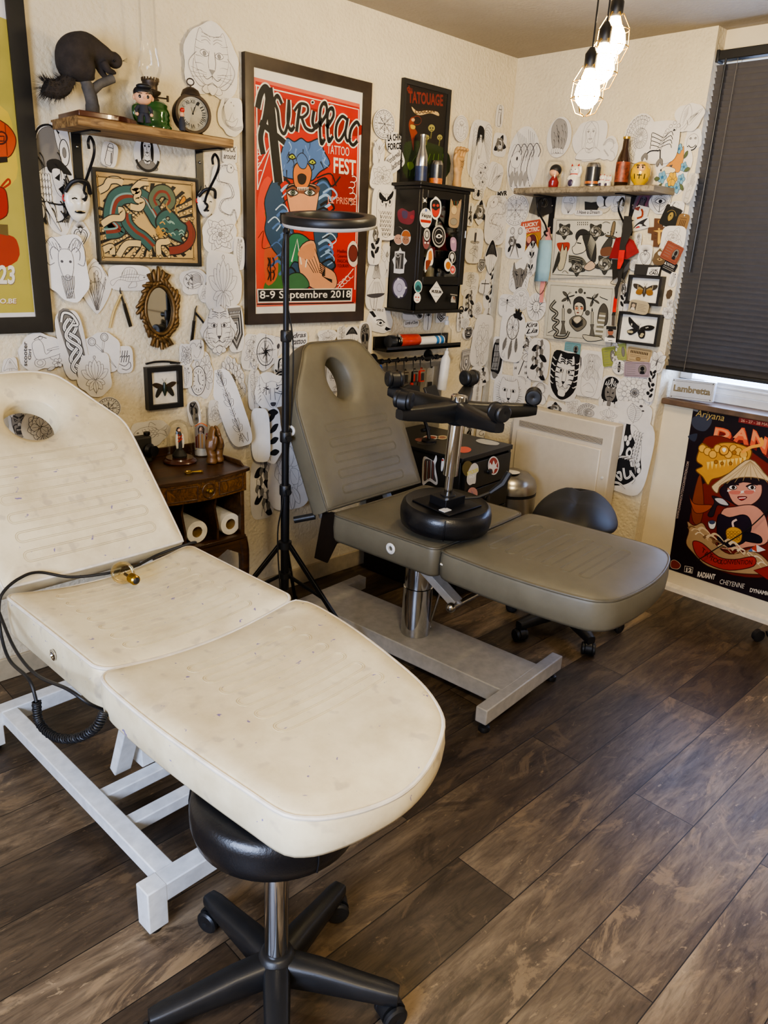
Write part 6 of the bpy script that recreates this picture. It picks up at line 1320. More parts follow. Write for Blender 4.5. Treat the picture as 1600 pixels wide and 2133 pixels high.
WALL_B=[
 ((1060,268,1122,403),0,m_wave,1,'round','big grey wave and mask drawing left of the right shelf'),
 ((1050,405,1102,471),0,m_rune,0,'round','round rune compass drawing below the right shelf end'),
 ((1055,472,1096,538),0,m_scissors,2,'soft','scissors and roses drawing left of the orange gig card'),
 ((1090,503,1128,577),0,m_strip,2,'diamond','lotus face drawing hanging half behind the blue mask'),
 ((1064,545,1104,611),0,m_wolf,2,'blob','dragon head drawing with spikes'),
 ((1071,599,1105,645),0,m_beetle,0,'round','scarab circle drawing below the dragon head'),
 ((1043,614,1075,659),0,m_dfly,2,'soft','dragonfly drawing near the cable cover'),
 ((1101,611,1140,667),0,m_sun,2,'round','sun face drawing under the pink ribbon'),
 ((1046,651,1095,752),0,m_catcher,2,'soft','dreamcatcher drawing with three feathers'),
 ((1096,669,1127,700),10,word('Kira','Lia',shear=.4),2,'soft','curly lettering drawing left of the lower flash sheet'),
 ((1092,701,1119,733),0,m_flower,2,'diamond','small diamond with one dark flower'),
 ((1104,706,1148,792),0,m_flowers,2,'soft','flower column with a watch, left of the big tiger head'),
 ((1023,703,1049,791),0,m_arm,2,'soft','dark biomechanical arm drawing beside the cable cover'),
 ((1071,732,1107,794),0,m_hammer,2,'soft','mallet drawing surrounded by the letters HA'),
 ((1031,783,1094,858),0,m_lion,2,'soft','lion head drawing behind the upturned stool caster'),
 ((1068,782,1106,820),0,m_lizard,0,'soft','crumpled scrap beside the lion head'),
 ((1111,795,1145,840),0,m_lizard,1,'blob','chameleon drawing left of the big tiger head'),
 ((1147,732,1210,834),-3,m_tiger,2,'soft','large black tiger head drawing above the radiator'),
 ((1209,732,1257,826),0,m_venus,0,'rect','line drawing of a long-haired woman on a rectangular sheet'),
 ((1279,750,1307,779),0,m_bee,2,'round','bee drawing left of the violet banknote'),
 ((1356,733,1388,776),-12,m_bfly,1,'blob','butterfly drawing beside the lower end of the blind'),
 ((1349,772,1369,836),0,m_branch,2,'soft','dark leaves behind the large round mandala'),
 ((1290,838,1360,884),0,m_feather,1,'soft','feathery drawing under the large round mandala'),
 ((1249,846,1294,884),0,m_lotus,0,'soft','lace ornament drawing below the dark maze mask'),
 ((1250,784,1294,860),0,m_maze,2,'soft','dark demon mask drawing with a maze forehead'),
 ((1286,779,1363,857),0,m_mandala,1,'round','large round mandala with an eye in the centre'),
 ((1141,837,1179,864),0,m_rose,2,'soft','rose scrap just above the radiator'),
 ((1179,830,1212,869),0,m_flower,0,'soft','faint blossoms scrap above the radiator'),
 ((1204,840,1252,878),0,m_half,2,'soft','half flower, half mandala drawing above the radiator'),
 ((1266,870,1358,1029),-4,m_sleeve,2,'soft','long black koi sleeve drawing right of the radiator'),
 ((1143,247,1193,327),0,m_crow,1,'round','dark bird drawing above the right shelf'),
 ((1200,254,1266,333),0,m_lady,0,'blob','pale woman with a bow above the right shelf'),
 ((1254,288,1290,334),0,m_lizard,0,'blob','snail shell drawing behind the brown bottle'),
 ((1305,241,1368,339),0,m_half,1,'round','half mandala drawing above the yellow daruma'),
 ((1342,256,1416,340),0,m_scorpion,2,'soft','scorpion drawing near the top of the blind'),
 ((1411,218,1467,273),0,m_fairy,0,'blob','pale winged drawing highest beside the blind'),
 ((1428,268,1461,314),0,m_moon,2,'blob','grinning crescent mouth drawing beside the blind'),
 ((1370,304,1437,404),0,m_fox,1,'blob','coloured fox with blue and yellow flowers beside the blind'),
 ((1173,406,1201,446),0,m_jelly,1,'soft','ice-cream shaped jellyfish drawing under the right shelf'),
 ((1246,400,1277,434),0,m_tree,2,'round','bare tree drawing under the right shelf'),
 ((1276,405,1303,441),0,m_globe,1,'soft','globe with an aeroplane drawing under the right shelf'),
 ((1200,438,1256,449),0,word('I Have a Dream'),1,'soft','thin strip with script lettering above the upper flash sheet'),
 ((1357,400,1400,444),0,m_hearteye,2,'blob','heart-shaped drawing with an eye and lashes'),
 ((1399,420,1428,446),0,m_boat,1,'soft','grey boots scrap beside the blind'),
 ((1381,472,1430,521),0,m_rose,0,'soft','large pale rose drawing right of the wooden crucifix'),
 ((1326,487,1340,519),0,m_rosestem,1,'soft','tiny sunflower drawing left of the wooden crucifix'),
 ((1333,511,1362,552),0,m_heart,1,'soft','pale sacred heart with a crown of rays'),
 ((1315,541,1336,563),0,m_flower,0,'round','small round pattern drawing above the moth box'),
 ((1288,591,1312,649),6,m_rosestem,2,'soft','rose stem drawing left of the moth box'),
 ((1395,567,1411,598),-8,m_feather,1,'soft','small feather drawing right of the moth box'),
 ((1390,624,1404,641),0,m_bfly,0,'round','faint tiny butterfly, the upper of two beside the blind'),
 ((1382,640,1404,663),0,m_bfly,0,'blob','faint tiny butterfly, the lower of two beside the blind'),
 ((1428,362,1457,424),-10,m_hand,0,'soft','faint pointing hand scrap curling at the edge of the blind'),
 ((1266,713,1297,762),0,m_flowers,0,'diamond','white lily drawing pinned over the green banknotes'),
]
for i,(bx,rt,mo,lv,ol,lb) in enumerate(WALL_A):
    big=(bx[2]-bx[0])*(bx[3]-bx[1])>3500
    cutout('A',bx,rt,mo,lv,ol,lb,.0015+.0013*(i%14),.004 if big else .002,.028 if 'curling' in lb or 'curled' in lb else 0)
for i,(bx,rt,mo,lv,ol,lb) in enumerate(WALL_B):
    big=(bx[2]-bx[0])*(bx[3]-bx[1])>3500
    cutout('B',bx,rt,mo,lv,ol,lb,.0015+.0013*(i%12),.0035 if big else .002,.02 if 'curling' in lb else 0)
# printed cards, notes and patches among the drawings
def m_note(face):
    def f(S,R):
        S.l([(-.92,-.85),(.92,-.85),(.92,.85),(-.92,.85)],1,S.K,sm=False,closed=True)
        for q in range(5):S.l([(-.8,.6-.3*q),(-.1,.6-.3*q)],1.2,S.G,sm=False)
        S.c(.45,0,.32,1,S.K,S.G,ry=.62);
        if face:S.c(.45,.12,.16,0,None,S.D,ry=.3);S.f([(.25,-.6),(.65,-.6),(.6,-.2),(.3,-.2)],S.D)
    return f
def m_cert(S,R):
    S.l([(-.92,-.85),(.92,-.85),(.92,.85),(-.92,.85)],1.6,'#5d4a33',sm=False,closed=True)
    for q in range(11):S.f([(-.75+.14*q,.25),(-.66+.14*q,.28),(-.67+.14*q,.62),(-.75+.14*q,.6)],'#4a3824')
    for y in (.05,-.15,-.6):S.l([(-.75,y),(.75,y)],1.2,'#7d6648',sm=False)
    S.c(0,-.38,.2,1,'#5d4a33','#8d7550',ry=.2)
def m_gig(S,R):
    S.f([(-1,-1.02),(1,-1.02),(1,.25),(-1,.25)],'#a8762c');S.f([(-1,.25),(1,.25),(1,1.02),(-1,1.02)],'#b5523b');S.t('LUCKY',(-.8,.68),(.8,.68),(-.8,.93),'#e0c9b0',.05);S.t('ELECTRIC',(-.9,.32),(.9,.32),(-.9,.6),'#e0c9b0',.04)
    S.c(0,-.25,.75,1.5,'#3b1d1a','#c0902f',ry=.5);S.fl([(-.5,-.3),(-.1,.1),(.4,.1),(.6,-.4),(.3,-.8),(-.3,-.8)],'#5c2a2e',1.5,'#2c1214');S.c(-.2,-.15,.24,1.2,'#2c1214','#c9826a');[S.l([(-.6+.2*q,-.9),(-.2+.15*q,-.5),(.1+.1*q,-.8)],2,'#7a3a40') for q in range(6)]
def m_plain(*pts):
    def f(S,R):
        for p in pts:p(S)
    return f
def m_dark(S,R):S.c(.1,.1,.4,1.6,'#6f6a60');S.l([(-.1,.2),(.1,.5),(.3,.1),(0,-.3)],1.6,'#8a8375')
def m_goldface(S,R):S.fl([(-.25,.3),(.0,.5),(.25,.3),(.3,-.1),(0,-.45),(-.3,-.1)],'#9a8243',1.5,'#4a3a15');S.c(-.05,.1,.08,0,None,'#3a2c10',n=8);S.c(0,.05,.62,1.4,'#8f7a45',a0=20,a1=160)
def m_tagtext(S,R):[S.l([(-.5+.3*q,-.7),(-.45+.3*q,.3)],3,'#4a3013',sm=False) for q in range(4)];S.l([(-.6,.5),(.6,.5)],2,'#4a3013',sm=False);S.c(0,.85,.12,1,'#2a1a08','#d9d2c4',n=10)
def m_portrait(S,R):S.f([(-1,-1),(1,-1),(1,1),(-1,1)],'#5a5058');face_(S,-.05,.15,.6);S.f([(-.6,.8),(0,1),(.6,.8),(.7,-.6),(.4,-.2),(.35,.5),(-.35,.5),(-.5,-.4),(-.75,-.6)],'#6a3f52',True);S.f([(-.7,-.95),(0,-.5),(.7,-.95)],'#7a3a30',True)
def m_prawn(S,R):S.l([(-.3,-.7),(.3,-.3),(.2,.3),(-.1,.6)],9,'#8f3a22',n=6);[S.l([(.1,.3-.2*q),(.6,.5-.25*q)],1.4,'#8f3a22') for q in range(5)];S.l([(-.1,.6),(-.6,.8)],1.5,'#5a2114')
def m_shark(S,R):S.f([(-.9,-.4),(-.2,.5),(.9,.8),(.4,0),(.7,-.7),(.1,-.4)],'#2b2a2c',True);S.f([(-.8,-.45),(-.2,.1),(.2,-.3)],'#e6e2da',True);S.f([(-.7,-.5),(-.3,-.2),(-.1,-.55)],'#a83a3a',True)
def m_gothic(S,R):S.t('GRIME',(-.5,.05),(.5,.1),(-.5,.45),'#2a2a2a',.03);S.t('CALL',(-.75,-.55),(.8,-.5),(-.75,-.05),'#17171a',.06);S.l([(-.7,-.72),(.7,-.68)],1,'#2a2a2a',sm=False)
def m_label(S,R):S.t('TATTOO',(-.5,.1),(.7,.1),(-.5,.6),'#c9c4ba',.02);[S.l([(-.8,-.2-.3*q),(.8,-.2-.3*q)],1.6,'#a9a49a',sm=False) for q in range(2)];S.f([(-.85,.1),(-.7,.7),(-.55,.1)],'#c9c4ba')
def m_id(S,R):S.f([(-.85,-.6),(-.25,-.6),(-.25,.6),(-.85,.6)],'#4a453d');S.c(-.55,.1,.2,1,'#2a241c','#b39d82',ry=.32);S.f([(-.8,-.6),(-.3,-.6),(-.4,-.2),(-.7,-.2)],'#c9c0ae');[S.l([(-.1,.5-.25*q),(.8-.2*(q%2),.5-.25*q)],1,'#6f6656',sm=False) for q in range(5)]
CARDS=[
 ((1087,460,1128,528),8,m_gig,'rect','orange gig card lettered Lucky Electric, left of the blue face mask','card','#b5523b'),
 ((1108,405,1142,449),-14,m_dark,'rect','greenish dark card under the left end of the right shelf','card','#5d574a'),
 ((1120,402,1152,449),14,m_dark,'rect','black card leaning on the left bracket of the right shelf','card','#2b2825'),
 ((1179,714,1211,739),0,m_note(True),'rect','turquoise banknote above the big tiger head','banknote','#6f9aa0'),
 ((1257,722,1288,763),14,m_note(False),'rect','green banknote, left one of the pair','banknote','#93994f'),
 ((1285,715,1308,751),14,m_note(False),'rect','green banknote, right one of the pair','banknote','#98a05c'),
 ((1303,753,1357,785),6,m_note(True),'rect','violet banknote above the large round mandala','banknote','#9b8a92'),
 ((1307,725,1357,758),-2,m_cert,'rect','old tan banknote certificate under the butterfly box','banknote','#b29b72'),
 ((1324,400,1358,442),-16,m_portrait,'rect','colour portrait card under the right end of the right shelf','card','#5a5058'),
 ((1321,429,1352,462),-12,m_prawn,'rect','white card with a red prawn beside the right shelf bracket','card','#d3cec4'),
 ((1319,456,1355,479),14,m_shark,'rect','white card with a black shark left of the wooden crucifix','card','#d8d4cb'),
 ((1381,430,1418,474),-20,m_goldface,'rect','black card with a gold face right of the wooden crucifix','card','#22211d'),
 ((1413,446,1437,482),-8,m_tagtext,'soft','brown kraft tag hanging beside the blind','tag','#7d603a'),
 ((1383,507,1423,546),-22,m_note(True),'rect','brick-red banknote right of the planchette','banknote','#8a4a36'),
 ((1379,544,1411,568),-20,m_label,'rect','small black lettered label under the red banknote','card','#1c1c1d'),
 ((1321,626,1363,653),-6,m_id,'soft','tan identity card between the two insect boxes','card','#ab9d80'),
]
for i,(bx,rt,mo,ol,lb,ct,pc_) in enumerate(CARDS):
    nm={'banknote':'banknote','tag':'paper_tag'}.get(ct,'printed_card')
    cutout('B',bx,rt,mo,2,ol,lb,.0045+.0016*(i%7)+(.045 if 'identity' in lb or 'two insect' in lb else 0),.001,0,ct,nm,pc_,group='cards and notes pinned on the right wall')
# ================================================================ shelves and what stands on them
RX=Matrix(((0,0,1),(1,0,0),(0,1,0)))          # prism drawn in (y, z), extruded along x
def plank(name,label,x0,x1,y0,y1,z0,z1,mat,wall):
    t=thing(name,label,'shelf',((x0+x1)/2,(y0+y1)/2,z0));b=MB();r=random.Random(2);n=14;vs=[]
    for i in range(n+1):
        f=i/n
        if wall=='A':
            x=x0+(x1-x0)*f;w=r.uniform(-.004,.004)
            vs += [(x,y0+w,z0+.004),(x,y0+w-.002,z1-.004),(x,y0+w+.006,z1),(x,y1,z1),(x,y1,z0),(x,y0+w+.006,z0)]
        else:
            y=y0+(y1-y0)*f;w=r.uniform(-.004,.004)
            vs += [(x0+w,y,z0+.004),(x0+w-.002,y,z1-.004),(x0+w+.006,y,z1),(x1,y,z1),(x1,y,z0),(x0+w+.006,y,z0)]
    b.add(vs,[(i*6+q,i*6+(q+1)%6,(i+1)*6+(q+1)%6,(i+1)*6+q) for i in range(n) for q in range(6)]+[tuple(range(6)),tuple(n*6+q for q in range(6))])
    b.build('plank',mat,t,smooth=0);return t
def bracket(t,wall,along,ztop,drop,reach,off):
    def P(d,z):return V3((along,-off-d,z)) if wall=='A' else V3((-off-d,along,z))
    b=MB();wd=.03
    dv=(wd,.005,drop) if wall=='A' else (.005,wd,drop);dh=(wd,reach,.005) if wall=='A' else (reach,wd,.005)
    b.box(P(.003,ztop-drop/2),dv);b.box(P(reach/2,ztop-.0025),dh)
    b.tube(spline([P(reach*.62,ztop-.05),P(reach*.60,ztop-.03),P(reach*.72,ztop-.018),P(reach*.86,ztop-.04),P(reach*.8,ztop-.075),P(reach*.35,ztop-drop*.75),P(.03,ztop-drop*.92),P(.012,ztop-drop*.98),P(.03,ztop-drop*1.06),P(.05,ztop-drop*.98),P(.035,ztop-drop*.93)],6),.0045,8)
    o=b.build('bracket','black_metal',t,smooth=40)
    s_=MB();s_.ball(P(.006,ztop-.04),.005,8);s_.ball(P(.006,ztop-drop+.03),.005,8);s_.build('screw','steel',o)
sa=plank('wall_shelf','rustic wooden shelf on black scroll brackets above the dragon print',-2.412,-1.872,-.2,-.001,1.836,1.863,'rustic_wood','A')
for x in (-2.337,-1.888):bracket(sa,'A',x,1.836,.19,.15,0)
sb=plank('wall_shelf','greyed wooden shelf on black scroll brackets on the right wall',-.275,-.081,-.195,-.925,1.815,1.842,'grey_wood','B')
for y in (-.30,-.735):bracket(sb,'B',y,1.815,.17,.15,.08)
ZA,ZB=1.863,1.842
def PY(Y):return lambda x,y:onY(x,y,Y)
# stuffed squirrel
sq=thing('stuffed_squirrel','dark stuffed squirrel crouching on a branch mount, left end of the left shelf','taxidermy squirrel',(-2.33,-.1,ZA))
p=PY(-.105);b=MB()
b.prism([(-2.405,-.19),(-2.26,-.19),(-2.20,-.15),(-2.23,-.03),(-2.40,-.03)],ZA+.0005,ZA+.016);b.build('base','red_brown_wood',sq,bevel=.002)
b=MB();b.tube(spline([p(193,240),p(192,215),p(186,190),p(176,165),p(168,155)],5),[.021]*5+[.019]*8+[.016]*8,12);b.tube([p(190,190),p(208,175),p(235,163)],[.015,.013,.014],10)
b.build('branch','bark',sq,smooth=60)
b=MB()
b.tube(spline([p(150,165),p(152,135),p(160,108),p(182,98),p(208,110),p(226,122)],5),[.026,.034,.040,.046,.050,.052,.054,.055,.056,.055,.053,.051,.048,.045,.043,.040,.037,.034,.032,.030,.029,.028,.027,.026,.025,.024],14)
b.ball(p(238,126),(.026,.022,.023));b.tube([p(240,130),p(249,140)],[.02,.009],10)
b.ball(p(172,140),(.036,.045,.042));b.tube([p(165,150),p(180,162),p(196,160)],[.02,.014,.010],8)
b.tube(spline([p(205,130),p(212,150),p(222,163)],3),[.018,.016,.014,.012,.010,.009,.009],8);b.tube([onY(215,128,-.13),onY(226,148,-.135),onY(240,152,-.125)],[.015,.011,.008],8)
for dx in (0,7):b.tube([p(233+dx,118),p(234+dx,106)],[.007,.002],6)
bd=b.build('body','fur',sq,smooth=0,remesh=.005)
b=MB();b.ball(onY(238,127,-.128),.0035,8);b.build('eye','eye',bd)
b=MB()
for q in range(4):b.tube([p(255,127),p(265,121+q*3)],.0004,4)
b.build('whiskers','black_hair',bd)
b=MB();sp=spline([p(152,150),p(138,172),p(122,185),p(104,184),p(94,178)],6);r=random.Random(3)
b.tube(sp,[.014+.012*min(1,i/8) for i in range(len(sp))],8)
for i in range(900):
    c=r.choice(sp);d=V3((r.gauss(0,1),r.gauss(0,1),r.gauss(0,1))).normalized();e=V3((-d.y,d.x,0)).normalized()*.0015;s0=c+d*.018;s1=c+d*r.uniform(.03,.05)+V3((-.012,0,-.004))
    b.add([s0-e,s0+e,s1],[(0,1,2)])
b.build('tail','fur',sq,smooth=0)
# big-headed toy figures
def figure(loc,h,label,cloth,hair,skin,rz,quiff=True):
    t=thing('toy_figure',label,'figurine',loc,rz);m=wm(t)@ Matrix.Scale(h/.1,4);b=MB(m)
    b.tube([(-.011,0,.002),(-.009,0,.02),(0,0,.032)],[.009,.008,.010],10);b.tube([(.011,0,.002),(.009,0,.02),(0,0,.032)],[.009,.008,.010],10);b.tube([(0,0,.026),(0,0,.047)],[.014,.013],12)
    for s in (-1,1):b.tube([(s*.013,0,.044),(s*.021,-.002,.034),(s*.02,-.008,.024)],[.006,.0055,.005],8)
    b.build('body',cloth,t,smooth=60)
    b=MB(m)
    for s in (-1,1):b.ball((s*.02,-.009,.022),.005,8)
    b.build('hands',skin,t)
    b=MB(m);b.ball((0,0,.070),(.026,.022,.023),20)
    for s in (-1,1):b.ball((s*.026,.002,.066),(.004,.005,.007),8)
    b.ball((0,-.022,.064),.003,8)
    hd=b.build('head',skin,t,smooth=80)
    b=MB(m);b.ball((0,.003,.079),(.0275,.0235,.020),20)
    if quiff:b.ball((.002,-.010,.094),(.022,.014,.008),14)
    b.build('hair',hair,hd,smooth=80)
    b=MB(m)
    for s in (-1,1):b.ball((s*.011,-.0195,.067),(.0042,.002,.0046),10);b.bar((s*.005,-.022,.0745),(s*.017,-.0205,.0755),.002,.0018)
    b.build('eyes','eye',hd);return t
figure(onZ(301,257,ZA+.0005),.106,'big-headed toy figure with black hair and dark clothes, in front of the green lamp','dark_cloth','black_hair','skin',math.radians(-22))
# oil lamp
lx,ly=-2.112,-.085
ol=thing('oil_lamp','green oil lamp with a tall glass chimney on the left shelf','oil lamp',(lx,ly,ZA))
b=MB();z=ZA;b.lathe([(.045,z),(.062,z+.004),(.064,z+.014),(.058,z+.02),(.055,z+.03),(.058,z+.036),(.055,z+.045),(.058,z+.052),(.054,z+.065),(.05,z+.07),(.052,z+.078),(.044,z+.086),(.028,z+.092)],(lx,ly,0),seg=36)
b.tube(spline([(lx-.052,ly-.02,z+.07),(lx-.078,ly-.03,z+.06),(lx-.075,ly-.03,z+.03),(lx-.056,ly-.02,z+.02)],5),.006,8);b.build('font','green_ceramic',ol,smooth=60)
b=MB();b.lathe([(.024,z+.09),(.026,z+.096),(.018,z+.102),(.031,z+.112),(.033,z+.118),(.022,z+.122),(.022,z+.136),(.026,z+.141),(.026,z+.148),(.02,z+.15),(.010,z+.156)],(lx,ly,0),seg=28)
for k in range(16):a=k*PI/8;b.box((lx+.026*math.cos(a),ly+.026*math.sin(a),z+.152),(.004,.004,.010))
b.tube([(lx+.02,ly,z+.104),(lx+.055,ly-.01,z+.104)],.0025,8);b.tube([(lx+.055,ly-.01,z+.095),(lx+.055,ly-.01,z+.113)],.004,8);b.build('burner','old_brass',ol,smooth=40)
b=MB();b.lathe([(.02,z+.148),(.032,z+.165),(.038,z+.186),(.036,z+.206),(.028,z+.232),(.0265,z+.27),(.0262,z+.46)],(lx,ly,0),seg=28,cap=False);ch=b.build('chimney','clear',ol,smooth=80)
# alarm clock
ck=thing('alarm_clock','old round alarm clock with a bell on top, right end of the left shelf','clock',(-1.985,-.12,ZA),math.radians(-14));m=wm(ck)
b=MB(m);c=(0,0,.066);b.lathe([(.045,.035),(.058,.028),(.0605,0),(.0605,-.012),(.063,-.018),(.060,-.024),(.052,-.024),(.051,-.016)],c,(0,1,0),40);b.build('case','old_brass',ck,smooth=50)
b=MB(m);b.lathe([(.052,-.0165),(0,-.0165)],c,(0,1,0),32);fc=b.build('dial','clock_face',ck)
k=Ink(m @ V3((0,-.0172,.066)),m.to_3x3()@ V3((1,0,0)),(0,0,1),lambda x,y:(x*.05,y*.05));k.wk=.55
for q in range(12):
    a=PI/2-q*PI/6;tx=('XII','I','II','III','IIII','V','VI','VII','VIII','IX','X','XI')[q];d=V3((math.cos(a),math.sin(a),0));n_=V3((d.y,-d.x,0));wd=.05+.035*len(tx);A=d*.62-n_*wd;B=d*.62+n_*wd;C=d*.86-n_*wd;k.t(tx,A[:2],B[:2],C[:2],'#1b1915',.0)
k.c(0,0,.92,1,'#3a342a',n=40);k.l([(0,0),(.14,.42)],5,'#15130f',sm=False);k.l([(0,0),(.30,.72)],3.5,'#15130f',sm=False);k.l([(0,0),(-.12,.38)],2,'#15130f',sm=False);k.c(0,0,.06,0,None,'#15130f');k.mb.build('numerals','print',fc,smooth=0)
b=MB(m);b.lathe([(.0,.147),(.012,.1465),(.026,.138),(.032,.124),(.033,.121),(.029,.122)],(0,0,0),seg=28);b.cyl((0,0,.12),(0,0,.155),.003);b.tube([(.012*math.cos(q*PI/8),0,.163+.010*math.sin(q*PI/8)) for q in range(16)],.0022,6,closed=True);b.build('bell','old_brass',ck,smooth=50)
for s in (-1,1):b=MB(m);b.tube([(s*.03,0,.012),(s*.045,-.004,0)],.004,8);b.build('leg','old_brass',ck)
fg=thing('small_figure','tiny figurine with a red ball head leaning on the alarm clock','figurine',onZ(380,272,ZA+.0005));q=fg.location
b=MB();b.tube([q,q+V3((0,0,.02)),q+V3((0,0,.04))],[.010,.011,.006],10);b.build('body','dark_cloth',fg,smooth=60)
b=MB();b.ball(q+V3((0,0,.047)),.008,10);b.build('face','skin',fg);b=MB();b.ball(q+V3((.002,0,.060)),.008,10);b.build('cap','red',fg)
# Noh masks hanging on the bracket ends
def noh(name,label,c,w,h,horned):
    t=thing(name,label,'mask',(c.x,-.04,c.z));vs=[];nu,nv=24,16
    for j in range(nv+1):
        v=j/nv;y2=1-2*v;hw_=math.sqrt(max(0,1-abs(y2)**2.4))*(1 if y2>0 else 1-.25*abs(y2))
        for i in range(nu+1):
            u=-1+2*i/nu;x=u*hw_;d=math.sqrt(max(0,1-u*u*.96))*.5*hw_
            d += .22*math.exp(-(x/.16)**2-((y2+.08)/.22)**2)+.10*math.exp(-((abs(x)-.4)/.2)**2-((y2+.2)/.2)**2)-.12*math.exp(-((abs(x)-.35)/.16)**2-((y2-.15)/.1)**2)+(.12*math.exp(-((y2-.32)/.08)**2) if horned else 0)-.16*math.exp(-(x/.3)**2-((y2+.5)/.08)**2)+.12*math.exp(-(x/.25)**2-((y2+.78)/.14)**2)
            vs.append((c.x+x*w,-.018-d*w*.9,c.z+y2*h))
    b=MB();b.add(vs,[(j*(nu+1)+i,j*(nu+1)+i+1,(j+1)*(nu+1)+i+1,(j+1)*(nu+1)+i) for j in range(nv) for i in range(nu)]);f=b.build('face','porcelain',t,smooth=80)
    b=MB();b.tube(spline([(c.x-w*.95,-.03,c.z+h*.45),(c.x-w*.6,-.05,c.z+h*.9),(c.x,-.06,c.z+h*1.02),(c.x+w*.6,-.05,c.z+h*.9),(c.x+w*.95,-.03,c.z+h*.45)],4),w*.16,8);b.build('hair','black_hair',f,smooth=60)
    b=MB()
    for s in (-1,1):b.tube([(c.x+s*w*.2,-.018-w*.50,c.z+h*.13),(c.x+s*w*.35,-.018-w*.46,c.z+h*.17),(c.x+s*w*.52,-.018-w*.36,c.z+h*.12)],.0022 if horned else .0012,6)
    b.ball((c.x,-.018-w*.40,c.z-h*.5),(w*(.42 if horned else .16),.006,h*.08),12);b.build('eyes_and_mouth','eye',f)
    if horned:
        b=MB()
        for q in range(6):b.box((c.x-w*.28+w*.11*q,-.018-w*.46,c.z-h*.46),(w*.08,.004,h*.06))
        b.build('teeth','ivory',f)
    b=MB();b.tube(spline([(c.x-w,-.02,c.z+h*.3),(c.x-w*1.1,-.02,c.z+h*.1),(c.x-w*.98,-.025,c.z-h*.02)],4),.0018,6);b.build('cord','red_ribbon',f);b=MB();b.tube([(c.x,-.03,c.z+h),(c.x,-.02,c.z+h*1.3)],.0015,5);b.build('cord','black_hair',f)
noh('noh_mask','white scowling mask with bared teeth hanging from the left shelf bracket',V3((-2.356,0,1.630)),.043,.062,True)
noh('noh_mask','white smiling mask with black hair hanging from the right end of the left shelf',V3((-1.877,0,1.659)),.036,.048,False)
# gilt mirror
mi=thing('oval_mirror','small oval mirror in an ornate gilt frame below the dragon print','mirror',(-2.077,-.01,1.15));c=V3((-2.077,0,1.283));R_y=Matrix(((1,0,0),(0,0,-1),(0,1,0)))
b=MB();b.tube([c+V3((.057*math.cos(a*PI/24),-.016,.086*math.sin(a*PI/24))) for a in range(48)],.007,8,closed=True)
r=random.Random(8)
for q in range(36):
    a=q*PI/18;o=c+V3((.068*math.cos(a),-.012,.098*math.sin(a)));f_=1+.12*math.sin(7*a)+.08*math.sin(3*a);e=c+V3((.077*f_*math.cos(a+.25),-.012,.108*f_*math.sin(a+.25)));b.tube([o,(o+e)/2+V3((0,-.006,0)),e],[.009,.0085,.0055],7);b.ball(e,.0055,8)
for s in (1,-1):
    for q in range(5):x=(q-2)*.013;b.tube([c+V3((x,-.012,s*.10)),c+V3((x*1.6,-.018,s*(.125+.008*(2-abs(q-2))))),c+V3((x*1.2,-.012,s*(.128+.012*(2-abs(q-2))*(1 if s>0 else .2))))],[.008,.007,.004],7)
b.build('frame','gold',mi,smooth=60)
b=MB();b.lathe([(.001,.010),(.058,.010)],c,(0,-1,0),40,sx=1,sy=86/57,up=(1,0,0));
b=MB();b.add([c+V3((.057*math.cos(a*PI/24),-.011,.086*math.sin(a*PI/24))) for a in range(48)],[tuple(range(48))]);b.build('glass','mirror',mi,smooth=0)
# cut-throat razors
def razor(label,pv,hb,he,be,mat,y=-.008):
    t=thing('cutthroat_razor',label,'razor',(pv.x,y,min(he.z,be.z)));f=lambda p:V3((p.x,y,p.z))
    mid=(f(pv)+f(he))/2+V3((hb,0,0));b=MB();b.tube(spline([f(pv),mid,f(he)],6),.0062,8,flat=.55);b.build('handle',mat,t,smooth=60)
    d=(f(be)-f(pv));b=MB();b.tube([f(pv)-d*.22+V3((.004,0,0)),f(pv)-d*.1,f(pv),f(pv)+d*.3],[.0015,.003,.003,.0042],8);b.build('tang','dark_steel',t)
    b=MB();b.bar(f(pv)+d*.28,f(be),.013,.003,(0,1,0));b.build('blade','dark_steel',t,bevel=.001)
razor('open razor with an ivory handle on the wall left of the gilt mirror',onA(250,613),-.006,onA(226,683),onA(270,680),'ivory')
razor('open razor with a black handle on the wall right of the gilt mirror',onA(404,650),.008,onA(438,703),onA(397,711),'black_plastic')
t=thing('cutthroat_razor','closed black razor lying on top of the beetle box','razor',(-2.08,-.02,1.082));b=MB();b.tube(spline([(-2.147,-.022,1.094),(-2.11,-.022,1.099),(-2.06,-.022,1.097),(-2.018,-.022,1.089)],5),.0065,8,flat=.6);b.build('handle','black_plastic',t,smooth=60)
b=MB();b.bar((-2.05,-.022,1.091),(-2.008,-.022,1.089),.006,.003,(0,1,0));b.build('tang','dark_steel',t)
